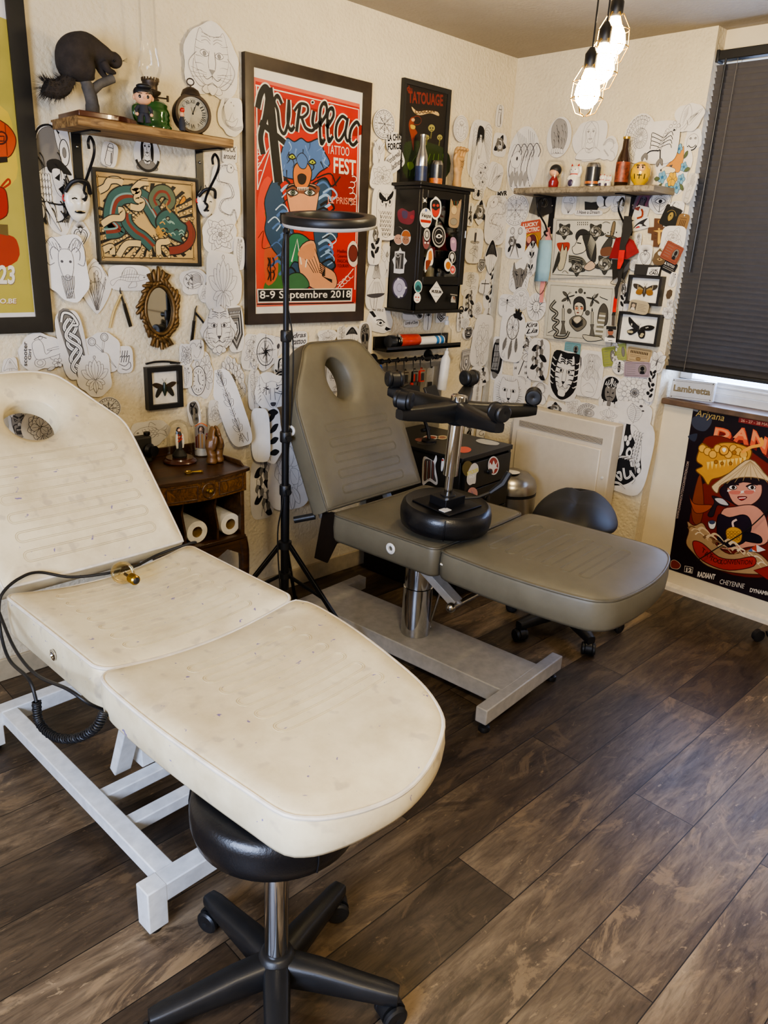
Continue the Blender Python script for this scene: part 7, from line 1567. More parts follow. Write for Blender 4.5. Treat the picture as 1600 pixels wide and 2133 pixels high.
# insect boxes
def insect_box(label,wall,u0,u1,v0,v1,wd,dp,kind,tilt=0):
    O,U,V=planeA(0) if wall=='A' else planeB(.08);t=picture('insect_box',label,'framed insect',wall,u0,u1,v0,v1,wd,dp,'black_frame','hot_white',0.0 if wall=='A' else .08,[(0,.001),(0,dp),(wd,dp),(wd,dp*.15)])
    k=Ink(O,U,V,lambda x,y:((u0+u1)/2+x*(u1-u0)*.36,(v0+v1)/2+y*(v1-v0)*.36),dp*.55+.002,(lambda u,v:.04*abs(u-(u0+u1)/2)));N_=U.cross(V)
    if kind=='beetle':
        for s in (-1,1):k.f([(s*.05,.1),(s*.6,.35),(s*.95,.25),(s*.5,-.05)],'#3a2c1c',True);k.f([(s*.05,0),(s*.5,.0),(s*.75,-.5),(s*.55,-.6)],'#2f2a20',True)
    elif kind=='moth':
        for s in (-1,1):k.f([(s*.05,.15),(s*.5,.5),(s*1.0,.55),(s*.85,.15),(s*.15,-.1)],'#3a3226',True);k.f([(s*.1,.05),(s*.5,.3),(s*.55,-.05),(s*.2,-.1)],'#8f7a4a',True);k.l([(s*.62,.5),(s*.6,.1)],3,'#a8977a');k.f([(s*.08,-.05),(s*.6,.05),(s*.7,-.35),(s*.3,-.45)],'#8a5f26',True)
    else:
        for pts in ([(.05,.1),(-.35,.55),(-.75,.95),(-.7,.4),(-.3,-.05)],[(.0,.0),(-.3,.0),(-.75,-.3),(-.5,-.65),(-.1,-.3)],[(.1,.1),(.6,.4),(1.05,.3),(.8,-.05),(.2,-.1)],[(.05,-.05),(.45,-.15),(.45,-.75),(.15,-.8),(.0,-.4)]):k.f(pts,'#1a1612',True)
        for x,y in ((-.45,-.35),(-.6,-.35),(.25,-.6),(.3,-.45)):k.c(x,y,.12,0,None,'#b3a680',n=9)
        for x,y in ((-.5,.35),(-.5,.25),(.5,.15),(.6,.2)):k.c(x,y,.05,0,None,'#d3cbb5',n=7)
    w_=k.mb.build('wings','print',t,smooth=0);c=O+U*(u0+u1)/2+V*(v0+v1)/2+N_*(dp*.55+.004);s_=v1-v0
    b=MB();a_,h_={'beetle':(.055,.2),'moth':(.07,.22),'butterfly':(.03,.15)}[kind]
    b.tube([c+V*s_*h_*.6,c+V*s_*h_*.2,c-V*s_*h_*.4,c-V*s_*h_],[s_*a_*.5,s_*a_*.8,s_*a_,s_*a_*.25],10)
    for s in (-1,1):b.tube([c+V*s_*h_*.6,c+V*s_*h_*1.1+U*s*s_*.06],.0006,4)
    b.build('insect_body',pbr('insect_'+kind,{'beetle':'#1f2a1c','moth':'#3f372c','butterfly':'#17130f'}[kind],.35),t,smooth=60)
insect_box('black box frame with a green beetle, under the closed razor','A',-2.148,-2.004,.922,1.080,.018,.03,'beetle')
insect_box('black box frame with a brown moth, the upper insect box by the blind','B',.783,.948,1.346,1.475,.012,.04,'moth')
insect_box('black box frame with a black butterfly, the lower insect box by the blind','B',.760,.968,1.167,1.310,.012,.04,'butterfly')
bx=thing('card_box','small black box with a white lettered card standing on the moth box','box',(-.1,-.87,1.475));b=MB();b.box((-.098,-.862,1.499),(.034,.115,.046));b.build('box_body','card',bx,bevel=.001)
k=ink_px('B',.1155,0,0,1);k.f([(1351,557),(1376,556),(1371,574),(1347,573)],'#ddd8cf');k.t('GRIME',(1355,566),(1370,566),(1356,560),'#333333',.02);k.t('CALL',(1352,572),(1372,572),(1353,566),'#161616',.05);k.mb.build('card_front','print',bx,smooth=0)
# things on the right shelf
def at_B(px,py,x=-.18):q=onX(px,py,x);return V3((x,q.y,ZB))
def can(label,c,r,h,mat,band,name='drink_can'):
    t=thing(name,label,'can',c);b=MB();b.lathe([(r*.78,0),(r,.006),(r,h-.012),(r*.8,h-.001),(r*.82,h),(r*.76,h-.004),(0,h-.004)],c,seg=28);b.build('can_body','alu',t,smooth=45)
    b=MB();b.lathe([(r+.0005,.010),(r+.0005,h-.018)],c,seg=28);s=b.build('printed_label',mat,t,smooth=60)
    b=MB()
    for z0,z1,a in band:b.lathe([(r+.001,z0*h),(r+.001,z1*h)],c,seg=28)
    b.build('label_band',pbr('can_band_'+mat,'#b86a35',.35,var=.4,vscale=90),s,smooth=60);return t
jr=thing('doll_jar','clear glass jar with a black-haired wooden doll inside, left on the right shelf','jar',at_B(1153,383));c=jr.location
b=MB();b.lathe([(.03,.003),(.045,.004),(.048,.02),(.048,.10),(.04,.12),(.034,.125)],c,seg=28);b.build('glass','clear',jr,smooth=70)
b=MB();b.lathe([(.0,.006),(.022,.006),(.024,.03),(.014,.05),(.01,.055)],c,seg=18);b.build('doll_body','dark_red',jr,smooth=60);b=MB();b.ball(c+V3((-.001,0,.072)),(.023,.024,.02),16);b.build('doll_face','skin',jr);b=MB();b.ball(c+V3((.006,0,.083)),(.027,.029,.026),16);b.build('doll_hair','black_hair',jr)
def lucky_cat(label,c,h,group=None):
    t=thing('lucky_cat',label,'cat figurine',c,math.radians(-15),group=group);m=wm(t)@ Matrix.Scale(h/.1,4)@ Matrix.Rotation(-PI/2+.35,4,'Z');b=MB(m)
    b.lathe([(.0,0),(.024,.001),(.028,.015),(.025,.04),(.018,.055)],(0,0,0),seg=18);b.ball((0,-.001,.068),(.024,.021,.020),16);b.tube([(.02,-.006,.045),(.028,-.008,.065),(.024,-.01,.082)],[.008,.008,.009],8);b.tube([(-.016,-.014,.045),(-.018,-.024,.03)],[.007,.007],8)
    for s in (-1,1):b.tube([(s*.013,0,.08),(s*.017,0,.097)],[.009,.001],6)
    b.build('body','porcelain',t,smooth=60);b=MB(m)
    for s in (-1,1):b.tube([(s*.014,-.006,.085),(s*.0165,-.004,.094)],[.005,.001],6)
    b.tube([(.019*math.cos(q*PI/8),.017*math.sin(q*PI/8),.054) for q in range(16)],.0025,6,closed=True);b.build('collar_and_ears','red',t);b=MB(m)
    for s in (-1,1):b.ball((s*.009,-.020,.071),.0022,6)
    b.ball((0,-.0225,.065),.0016,6);b.ball((-.004,-.026,.02),(.012,.004,.014),10);b.build('painted_marks',pbr('figure_violet','#3a2f4a',.4),t);return t
lucky_cat('white lucky cat with a raised paw, beside the doll jar',at_B(1196,383),.112)
can('black illustrated drink can on the right shelf, right of the lucky cat',at_B(1233,383),.033,.105,'candark',[(.16,.26,0)])
lucky_cat('little white lucky cat, the left one of the small pair',at_B(1254,383),.062,'pair of small lucky cats');lucky_cat('little white lucky cat, the right one of the small pair',at_B(1266,383),.056,'pair of small lucky cats')
def bottle(label,c,r,h,neck,mat,lab,cap,labz):
    t=thing('bottle',label,'bottle',c);b=MB();b.lathe([(r*.8,0),(r,.006),(r,h*.52),(r*.93,h*.58),(neck*1.15,h*.76),(neck,h*.96)],c,seg=28);b.build('bottle_body',mat,t,smooth=60)
    b=MB();b.lathe([(r+.0006,h*labz[0]),(r+.0006,h*labz[1])],c,seg=28);b.build('printed_label',lab,t,smooth=60);b=MB();b.lathe([(neck*1.25,h*.955),(neck*1.25,h),(0,h*1.001)],c,seg=18);b.build('cap',cap,t);return t
bottle('brown beer bottle with an orange cat label on the right shelf',at_B(1293,383),.03,.205,.0125,'brown_glass',pbr('bottle_label','#7a3a24',.5,var=.7,vscale=60),'gold_foil',(.1,.5))
da=thing('daruma','round yellow daruma doll at the right end of the right shelf','daruma doll',at_B(1332,382));c=da.location;b=MB();b.lathe([(0,0),(.022,.0),(.024,.012),(.036,.025),(.043,.048),(.042,.07),(.032,.092),(.014,.102),(0,.103)],c,seg=30);b.build('body','yellow',da,smooth=70)
fd=V3((-.92,-.38,0));b=MB();b.ball(c+fd*.030+V3((0,0,.072)),(.016,.022,.019),16);b.build('face',pbr('daruma_face','#d9a56c',.3),da,smooth=70);b=MB();sd_=V3((.38,-.92,0))
for s in (-1,1):b.ball(c+fd*.046+sd_*s*.010+V3((0,0,.075)),.0042,8);b.tube([c+fd*.045+sd_*s*.004+V3((0,0,.083)),c+fd*.042+sd_*s*.018+V3((0,0,.084))],.002,6);b.tube([c+fd*.040+sd_*s*.022+V3((0,0,.05)),c+fd*.037+sd_*s*.02+V3((0,0,.03))],.0018,6)
b.tube([c+fd*.0435+sd_*-.01+V3((0,0,.045)),c+fd*.0445+sd_*.01+V3((0,0,.045))],.0018,6);b.tube([c+fd*.0445+V3((0,0,.05)),c+fd*.042+V3((0,0,.03))],.0018,6);b.build('painted_marks','eye',da)
# masks, ribbons and passes hanging from the right shelf brackets
def PB(px,py,off):return onX(px,py,-off)
fm=thing('face_mask','pale blue face mask hanging from the left bracket of the right shelf','face mask',PB(1133,500,.13));b=MB();vs=[];
for i,(y,xa,xb) in enumerate(((500,1124,1150),(520,1122,1150),(540,1119,1148),(562,1117,1146),(586,1113,1142))):vs += [PB(xa,y,.115),PB(xa+(xb-xa)*.33,y,.128+.003*(i%2)),PB(xa+(xb-xa)*.66,y,.124),PB(xb,y,.112)]
b.add(vs,[(i*4+q,i*4+q+1,(i+1)*4+q+1,(i+1)*4+q) for i in range(4) for q in range(3)]);o=b.build('cloth','mask_blue',fm,smooth=80);o.modifiers.new('t','SOLIDIFY').thickness=.002
b=MB();b.tube([PB(1125,501,.116),PB(1142,476,.125),PB(1150,501,.113)],.0016,6);b.tube(spline([PB(1114,585,.116),PB(1117,605,.12),PB(1127,612,.12),PB(1141,588,.114)],5),.0016,6);b.build('ear_loop','black_plastic',fm)
rb=thing('ribbon','pink ribbon hanging behind the blue face mask','ribbon',PB(1142,476,.1));b=MB();pts=[(1141,474,1145),(1136,500,1149),(1130,560,1142),(1125,600,1134),(1124,630,1131)];vs=[]
for a,y,c_ in pts:vs += [PB(a,y,.104),PB(c_,y,.106)]
b.add(vs,[(2*i,2*i+1,2*i+3,2*i+2) for i in range(4)]);o=b.build('band','pink',rb,smooth=0);o.modifiers.new('t','SOLIDIFY').thickness=.001
rm=thing('cloth_mask','dark red and black cloth mask hanging from the right bracket of the right shelf','face mask',PB(1300,490,.13));b=MB()
vs=[PB(*q,o_) for q,o_ in (((1284,496),.12),((1304,492),.15),((1320,502),.12),((1331,526),.11),((1306,540),.155),((1270,538),.115))];b.add(vs,[(0,1,4,5),(1,2,3,4)]);o=b.build('red_panel','dark_red',rm,smooth=0);o.modifiers.new('t','SOLIDIFY').thickness=.003
b=MB();vs=[PB(*q,o_) for q,o_ in (((1276,540),.118),((1294,541),.15),((1312,541),.118),((1310,560),.115),((1300,583),.11),((1290,575),.13),((1277,583),.112))];b.add(vs,[(0,1,5,6),(1,2,3,4,5)]);o=b.build('black_panel','card',rm,smooth=0);o.modifiers.new('t','SOLIDIFY').thickness=.003
b=MB();b.tube(spline([PB(1277,583,.112),PB(1272,590,.115),PB(1284,593,.115),PB(1290,585,.115),PB(1302,590,.112),PB(1300,582,.11)],4),.0014,6);b.build('ear_loop','black_plastic',rm)
ln=thing('lanyard_pass','red and black lanyard with a photo pass beside the lower flash sheet','lanyard pass',PB(1290,480,.16));b=MB()
def band(pts,off):
    vs=[]
    for i,(a,y,c_) in enumerate(pts):vs += [PB(a,y,off),PB(c_,y,off+.003)]
    return vs,[(2*i,2*i+1,2*i+3,2*i+2) for i in range(len(pts)-1)]
b.add(*band([(1290,521,1302),(1287,545,1299),(1286,560,1292)],.166));o=b.build('red_band','red_ribbon',ln,smooth=0);o.modifiers.new('t','SOLIDIFY').thickness=.001
b=MB();b.add(*band([(1285,604,1288),(1279,622,1286),(1276,650,1283)],.150));o=b.build('red_band','red_ribbon',ln,smooth=0);o.modifiers.new('t','SOLIDIFY').thickness=.001
b=MB();b.add(*band([(1300,450,1316),(1296,480,1318),(1291,512,1303),(1290,524,1303)],.164));b.add(*band([(1287,558,1298),(1287,585,1294),(1280,600,1289),(1281,622,1286)],.154));b.add(*band([(1276,650,1283),(1274,657,1282)],.151));b.build('black_band','card',ln,smooth=0)
b=MB();b.add(*band([(1275,657,1281),(1274,678,1280)],.151));b.build('clip','steel',ln,smooth=0)
b=MB();q=[PB(1263,679,.150),PB(1285,680,.150),PB(1282,714,.150),PB(1259,711,.150)];b.add(q+[v+V3((.002,0,0)) for v in q],[(0,1,2,3),(7,6,5,4),(0,4,5,1),(1,5,6,2),(2,6,7,3),(3,7,4,0)]);ps=b.build('pass_card','hot_white',ln,smooth=0)
k=ink_px('B',.1515);k.f([(1263,680),(1284,681),(1283,704),(1261,702)],'#9c988f');k.f([(1263,679),(1284,680),(1284,687),(1263,686)],'#22211f');k.c(1272,692,6,0,None,'#9a6048',ry=7,n=14);k.f([(1266,688),(1272,684),(1278,688),(1276,690),(1268,690)],'#241a16');k.f([(1264,703),(1268,698),(1276,698),(1281,704)],'#3a3530');k.l([(1267,709),(1276,710)],2.4,'#2a2a2a',sm=False);k.mb.build('printed_photo','print',ps,smooth=0)
def wall_plate(name,label,cat,pts,off,th,mat,extra=None):
    t=thing(name,label,cat,PB(pts[0][0],pts[0][1],off));P_=[PB(*q,off) for q in pts];n=len(P_);b=MB();tri=tessellate_polygon([[V3((-v.y,v.z,0)) for v in P_]])
    b.add([v-V3((th,0,0)) for v in P_]+P_,[tuple(a) for a in tri]+[(i,(i+1)%n,(i+1)%n+n,i+n) for i in range(n)]);b.build('plate',mat,t,smooth=0,bevel=.001)
    if extra:k=ink_px('B',off+th+.0006);extra(k);k.mb.build('painted_figure','print',t,smooth=0)
    return t
def cruc(k):
    F='#c9a04a';k.f([(1367,480),(1387,478),(1387,481),(1376,484),(1376,505),(1372,510),(1370,505),(1371,484),(1361,481)],F);k.c(1373,477,2.2,0,None,F,n=10);k.c(1374,462,4,0,None,'#a87a3a',n=8)
    for y in (488,496):k.l([(1363,y),(1368,y)],1.5,'#3a1f10');k.l([(1379,y),(1382,y)],1.5,'#3a1f10')
wall_plate('crucifix','stepped wooden crucifix with a gold figure on the right wall','crucifix',[(1365,455),(1382,456),(1381,473),(1393,474),(1392,486),(1381,487),(1380,501),(1376,502),(1373,515),(1362,514),(1363,501),(1358,500),(1359,487),(1351,485),(1352,474),(1364,473)],.082,.008,pbr('crucifix_wood','#5a3a22',.5),cruc)
wall_plate('planchette','brown wooden planchette with a round hole on the right wall','planchette',[(1376,518),(1383,527),(1388,540),(1384,550),(1376,553),(1364,551),(1360,543),(1365,529)],.084,.006,pbr('planchette_wood','#5f4c33',.45),lambda k:(k.c(1375,528,4.6,0,None,'#cfc6b2',n=16),k.fl([(1368,540),(1374,537),(1381,541),(1374,544)],'#a58c5e',1,'#2a1d10'),k.c(1374,540,1.8,0,None,'#4a2018',n=8)))
wall_plate('leather_scrap','small brown leather scrap right of the moth box','leather scrap',[(1391,606),(1397,603),(1401,606),(1400,615),(1395,622),(1390,622),(1388,615)],.081,.003,'leather_brown')
wall_plate('leather_patch','black shield-shaped leather patch under the middle of the right shelf','leather patch',[(1219,420),(1233,422),(1247,420),(1248,431),(1240,443),(1230,443),(1226,448),(1225,443),(1219,438)],.081,.003,'card')
# vent on the sill: enamel plate
ep=thing('enamel_plate','chrome-white plate lettered Lambretta standing on the window sill','name plate',onX(1440,832,-.02));cs=[PB(*q,.0) for q in ((1394,824),(1484,834),(1492,793),(1403,783))];zb=ZS+.0005-cs[0].z
cs=[v+V3((0,0,zb)) for v in cs];b=MB();b.add(cs+[v+V3((.022,0,0)) for v in cs],[(0,1,2,3),(7,6,5,4),(0,4,5,1),(1,5,6,2),(2,6,7,3),(3,7,4,0)]);b.build('plate',pbr('enamel_white','#cfd0d2',.18,.35,var=.02),ep,bevel=.002)
k=ink_px('B',.0008);T0=k.T;k.T=lambda x,y:(lambda q:(q[0],q[1]+zb))(T0(x,y));k.l([(1402,788),(1487,797),(1480,829),(1398,820)],1.4,'#6d675c',sm=False,closed=True);k.t('Lambretta',(1403,810),(1480,820),(1405,796),'#7a7058',.045)
for x,y in ((1405,787),(1487,796),(1399,821),(1480,830)):k.c(x,y,1.2,0,None,'#3a372f',n=8)
k.mb.build('lettering','print',ep,smooth=0)
# ================================================================ corner cabinet
cb=thing('corner_cabinet','small black glazed wall cabinet covered in stickers','wall cabinet',(-.75,-.09,1.27))
X0,X1,YC,Z0,Z1=-.905,-.588,-.172,1.275,1.80
b=MB();b.box((X0+.008,YC/2,(Z0+Z1)/2),(.016,-YC,Z1-Z0));b.box((X1-.008,YC/2,(Z0+Z1)/2),(.016,-YC,Z1-Z0));b.box(((X0+X1)/2,-.006,(Z0+Z1)/2),(X1-X0,.01,Z1-Z0))
for z in (Z0+.008,Z1-.008,1.39,1.50,1.63):b.box(((X0+X1)/2,YC/2+.004,z),(X1-X0-.01,-YC-.012,.012))
b.box(((X0+X1)/2,YC+.008,Z0+.055),(X1-X0,.016,.11));b.build('carcass','black_wood',cb,bevel=.002)
b=MB();b.box(((X0+X1)/2,YC/2-.01,Z1+.007),(X1-X0+.045,-YC+.03,.014));b.box(((X0+X1)/2,YC/2-.005,Z1-.006),(X1-X0+.02,-YC+.015,.014));b.build('cornice','black_wood',cb,bevel=.003)
b=MB();b.box(((X0+X1)/2,YC/2-.008,Z0-.006),(X1-X0+.035,-YC+.022,.014));b.build('plinth','black_wood',cb,bevel=.003)
dr=MB()
for x in (X0+.018,X1-.018):dr.box((x,YC-.008,(Z0+.115+Z1-.012)/2),(.034,.018,Z1-Z0-.127))
for z in (Z0+.132,Z1-.03):dr.box(((X0+X1)/2,YC-.008,z),(X1-X0-.07,.018,.034))
do=dr.build('door','black_wood',cb,bevel=.003)
b=MB();b.box(((X0+X1)/2,YC-.006,(Z0+.115+Z1)/2),(X1-X0-.06,.003,Z1-Z0-.18));b.build('pane','dark_glass',do,smooth=0)
b=MB();b.cyl((X1-.012,YC-.018,1.60),(X1-.012,YC-.018,1.63),.005);b.build('catch','steel',do)
b=MB();b.tube([(X1+.012+.016*math.cos(q*PI/7),YC-.008,Z0-.002+.016*math.sin(q*PI/7)) for q in range(12)],.003,6);b.build('hook','black_metal',cb)
for i,(x,z,r,h,m_) in enumerate(((-.84,1.3965,.018,.09,'alu'),(-.78,1.3970,.02,.07,'candark'),(-.72,1.3970,.02,.085,'porcelain'),(-.66,1.3970,.022,.06,'alu'),(-.83,1.5070,.02,.09,'candark'),(-.75,1.5070,.022,.08,'porcelain'),(-.67,1.5070,.018,.1,'brown_glass'),(-.70,1.6370,.024,.11,'alu'))):
    b=MB();b.lathe([(0,0),(r,0),(r,h*.7),(r*.5,h*.82),(r*.45,h),(0,h)],(x,-.09,z),seg=18)
    tag(b.build('small_bottle',m_,smooth=50),('left','second','third','right')[i%4]+' little bottle on the '+('bottom' if i<4 else 'middle' if i<7 else 'top')+' shelf inside the black cabinet','bottle','bottles inside the black cabinet')
def sticker(parent,O,U,V,T,draw,label,lift=.0012,mat='gloss_print'):
    k=Ink(O,U,V,T,lift,step=.00008);k.wk=.8;draw(k);return k.mb.build('sticker',mat,parent,smooth=0,label=label)
TF=lambda x,y:(lambda p:(p.x,p.z))(onY(760+x/4.103,140+y/4.103,YC-.0185))
TS=lambda x,y:(lambda p:(-p.y,p.z))(onX(760+x/4.103,140+y/4.103,X0))
FO,FU,FV=V3((0,YC-.0185,0)),V3((1,0,0)),V3((0,0,1));SO,SU,SV=V3((X0,0,0)),V3((0,-1,0)),V3((0,0,1))
W1,K1='#dcd8cf','#1b1a1a'
def oval(x,y,rx,ry,edge,fill,extra=None):
    def f(k):k.c(x,y,rx*1.08,0,None,edge,ry=ry*1.08);k.c(x,y,rx*.92,0,None,fill,ry=ry*.92);extra and extra(k)
    return f
for d,lb in ((oval(520,1290,48,80,W1,'#cfc9c0',lambda k:(k.f([(475,1300),(566,1310),(562,1335),(478,1325)],'#9e2b24'),k.t('Vespa',(482,1290),(562,1300),(486,1245),K1,.03,.3),k.f([(515,1210),(532,1212),(530,1235),(514,1234)],'#5a6aa0'))),'oval Vespa sticker'),
        (lambda k:(k.fl([(560,1150),(585,1125),(605,1105),(630,1125),(650,1160),(648,1250),(610,1302),(575,1280),(560,1220)],W1,0),k.fl([(570,1160),(605,1130),(640,1165),(636,1245),(608,1285),(578,1260)],'#23201f',0),k.f([(572,1205),(605,1225),(638,1205),(630,1255),(606,1280),(580,1258)],'#b5372a',True),k.c(590,1180,12,0,None,'#a83a2c'),k.c(622,1182,12,0,None,'#a83a2c')),'red devil face sticker'),
        (lambda k:(k.fl([(735,1125),(760,1180),(790,1180),(825,1130),(810,1260),(795,1365),(730,1365),(715,1330),(725,1240)],'#9c8466',0),k.c(762,1220,26,2,'#4a3a28','#b8a27a',ry=40),k.c(758,1320,30,2,'#3a3530','#8a8272'),*[k.l([(735+14*q,1140),(742+12*q,1200)],3,('#5f7a52','#b06a3a')[q%2]) for q in range(6)]),'winged idol sticker'),
        (oval(632,1445,54,88,'#a8a49c',K1,lambda k:(k.c(632,1445,36,3,'#b8b4ac',ry=60),k.fl([(605,1448),(632,1425),(662,1445),(632,1462)],W1,0),k.c(633,1444,10,0,None,K1))),'oval eye sticker'),
        (oval(530,1430,30,58,K1,'#b9b5ad',lambda k:k.c(530,1430,16,5,K1,ry=30)),'round black and white sticker'),
        (lambda k:(k.fl([(495,1440),(515,1480),(540,1480),(560,1440),(556,1500),(530,1555),(500,1530)],'#7a4a4c',0),k.c(515,1500,8,0,None,W1),k.c(540,1502,8,0,None,W1)),'pink horned sticker'),
        (lambda k:(k.fl([(540,1570),(575,1550),(585,1640),(575,1690),(545,1700),(515,1755),(510,1680),(525,1620)],W1,0),k.fl([(545,1585),(568,1570),(575,1640),(545,1660)],'#c2762c',0),k.f([(525,1650),(565,1660),(525,1735),(518,1690)],'#7a3420',True)),'orange flame sticker'),
        (lambda k:(k.fl([(735,1460),(765,1455),(782,1490),(775,1570),(740,1560),(730,1510)],'#a3829a',0),k.c(755,1490,14,0,None,'#cfa7b8')),'mauve figure sticker'),
        (oval(745,1625,28,48,'#b9b5ad',K1,lambda k:(k.c(745,1618,17,0,None,W1,ry=24),k.f([(738,1640),(752,1640),(750,1665),(740,1665)],W1))),'oval skull sticker'),
        (oval(712,1690,32,52,W1,W1,lambda k:k.c(712,1695,22,0,None,'#b06a2a',ry=34)),'round orange sticker'),(oval(750,1730,23,36,W1,'#c2504a',lambda k:k.c(750,1730,12,0,None,'#d9a09a')),'small round pink sticker'),
        (oval(455,1875,32,52,W1,'#3f7f84',lambda k:k.f([(432,1900),(455,1860),(480,1905)],'#23474a',True)),'teal round sticker'),(oval(447,1970,28,42,W1,W1,lambda k:(k.c(436,1965,7,0,None,'#b04a3c'),k.c(458,1967,7,0,None,'#b04a3c'),k.l([(434,1990),(460,1992)],3,'#b04a3c'))),'round pale sticker'),
        (lambda k:(k.f([(613,1828),(668,1925),(607,2012),(550,1915)],W1),k.l([(613,1840),(660,1925),(607,2000),(558,1915)],1.5,'#6f6a62',sm=False,closed=True),k.t('MUSEUM',(570,1928),(652,1936),(571,1900),K1,.05),k.l([(590,1880),(635,1885)],1.5,K1),k.l([(588,1960),(630,1962)],1.5,K1)),'white diamond MUSEUM sticker'),
        (lambda k:(k.f([(735,1985),(745,1955),(770,1960),(776,2012),(735,2010)],'#a9a49a'),k.l([(730,1940),(790,1950)],6,'#8d897f',sm=False),k.f([(748,1960),(770,1965),(765,1995)],'#7a4a34')),'cowboy sticker'),
        (lambda k:(k.l([(495,1115),(530,1158)],5,'#a8a49c',sm=False),k.l([(530,1115),(497,1158)],5,'#a8a49c',sm=False),k.c(512,1140,12,0,None,W1)),'crossed bones sticker')):
    sticker(cb,FO,FU,FV,TF,d,lb,.0006)
for d,lb in ((lambda k:(k.fl([(280,1240),(320,1205),(380,1235),(425,1225),(420,1310),(380,1345),(300,1320)],'#7a2436',0),k.fl([(320,1230),(365,1235),(360,1290),(325,1285)],'#4a3a5c',0),k.c(405,1280,18,0,None,'#a52c3a')),'dark red creature sticker'),
        (lambda k:(k.c(290,1440,46,0,None,W1,ry=78),k.f([(248,1440),(252,1390),(290,1362),(328,1395),(326,1440)],'#1d1b1b',True),k.c(288,1470,36,0,None,'#c99c84',ry=42),k.c(352,1455,42,0,None,'#cfcac0',ry=66),k.f([(318,1430),(335,1400),(368,1400),(390,1430),(385,1450),(325,1445)],'#b5622c',True),k.c(352,1478,30,0,None,'#a9785c',ry=36),*[k.c(x,y,4,0,None,K1,n=8) for x,y in ((276,1462),(300,1464),(342,1470),(364,1473))]),'sticker of two faces in caps'),
        (lambda k:(k.f([(303,1540),(318,1572),(345,1578),(342,1625),(362,1655),(340,1690),(335,1760),(300,1765),(247,1758),(250,1690),(236,1645),(256,1615),(258,1575),(290,1570)],W1),k.f([(265,1590),(335,1592),(328,1725),(262,1722)],'#3a3835'),k.c(285,1610,14,3,W1),k.l([(310,1600),(300,1720)],8,'#a29e95'),k.l([(275,1650),(285,1720)],6,'#8d897f')),'tarot star sticker'),
        (lambda k:(k.c(300,1885,66,0,None,'#3b3448',ry=94),k.c(297,1885,52,0,None,'#b9b0bc',ry=78),k.c(297,1885,22,2,'#4a4652',ry=34),*[k.c(x,y,10,0,None,W1) for x,y in ((288,1812),(350,1885),(318,1955),(292,1962))]),'round lilac clock sticker')):
    sticker(cb,SO,SU,SV,TS,d,lb,.0006)
# on the cabinet
ZC=Z1+.0145
def on_top(px,py,y=-.09):q=onY(px,py,y);return V3((q.x,y,ZC))
bottle('silver aluminium bottle with a dark blue label on top of the black cabinet',on_top(876,378),.027,.20,.012,'alu',pbr('navy_label','#1f2a4a',.4,var=.3,vscale=50),'alu',(.06,.36))
can('drink can with an orange and black label on top of the black cabinet',on_top(907,380),.030,.105,'candark',[(.05,.3,0)])
wh=thing('wooden_hand','carved wooden artist hand with tattoo drawings on top of the black cabinet','wooden hand',on_top(951,390));c=wh.location;b=MB()
b.lathe([(.022,0),(.022,.02),(.018,.05),(.022,.075)],c,seg=20);b.tube([c+V3((0,0,.07)),c+V3((.002,0,.11)),c+V3((.002,0,.135))],[.024,.034,.032],16,flat=.6,up=(0,1,0))
for q in range(4):f0=c+V3((-.026+.018*q,0,.128));b.tube(spline([f0,f0+V3((.002*(q-1.5),-.006,.03)),f0+V3((.003*(q-1.5),-.018,.046-.003*abs(q-1.5))),f0+V3((.002*(q-1.5),-.026,.036))],3),.0085,10)
b.tube([c+V3((-.022,-.004,.10)),c+V3((-.040,-.012,.125)),c+V3((-.036,-.02,.148))],[.011,.0095,.0075],10);b.m=Matrix();b.build('hand','wood_hand',wh,smooth=60,remesh=.0035)
k=Ink(c+V3((0,-.0225,.11)),(1,0,0),(0,0,1),lambda x,y:(x*.022,y*.026),.001);k.wk=.8;k.K=k.D='#3a2a18';k.l([(-.9,.5),(0,.2),(.9,.6)],1.6);k.c(.1,-.1,.5,1.2);k.c(.1,-.1,.25,1.2);k.l([(-.6,-.8),(0,-.6),(.7,-.9)],1.4);k.mb.build('drawn_lines','print',wh,smooth=0)
# ================================================================ ledge, rail and what hangs there
lg=thing('picture_ledge','black picture ledge below the black cabinet','ledge',(-.72,-.05,1.08));b=MB();b.box((-.725,-.006,1.113),(.52,.012,.062));b.box((-.725,-.05,1.088),(.52,.1,.012));b.box((-.725,-.096,1.094),(.52,.008,.024));b.build('ledge_body','black_wood',lg,bevel=.001)
ZL=1.0945
tag(MB().lathe([(0,0),(.028,.001),(.03,.008),(.03,.036),(.024,.045),(0,.046)],(-.94,-.055,ZL+.03),(1,.05,0),24).build('dark_jar','candark',smooth=50),'dark jar lying at the left end of the black ledge','jar')
t=thing('spray_can','red graffiti spray can lying on the black ledge','spray can',(-.86,-.055,ZL+.03));b=MB();b.lathe([(.027,0),(.03,.004),(.03,.12),(.026,.13),(.010,.133)],(-.87,-.055,ZL+.031),(1,-.02,0),26);b.build('can_body','canred',t,smooth=45)
b=MB();b.lathe([(.030,.0),(.022,-.004),(.018,-.001),(.016,-.010),(0,-.012)],(-.87,-.055,ZL+.031),(1,-.02,0),24);b.build('can_end','chrome',t,smooth=45)
t=thing('paper_roll','white paper roll with blue bands lying on the right of the black ledge','paper roll',(-.66,-.055,ZL+.023));b=MB();b.lathe([(.01,0),(.022,0),(.022,.20),(.01,.20)],(-.765,-.058,ZL+.023),(1,0,0),24);b.build('roll','paper',t,smooth=50)
b=MB()
for a,e in ((.14,.16),(.172,.194)):b.lathe([(.0225,a),(.0225,e)],(-.765,-.058,ZL+.023),(1,0,0),24)
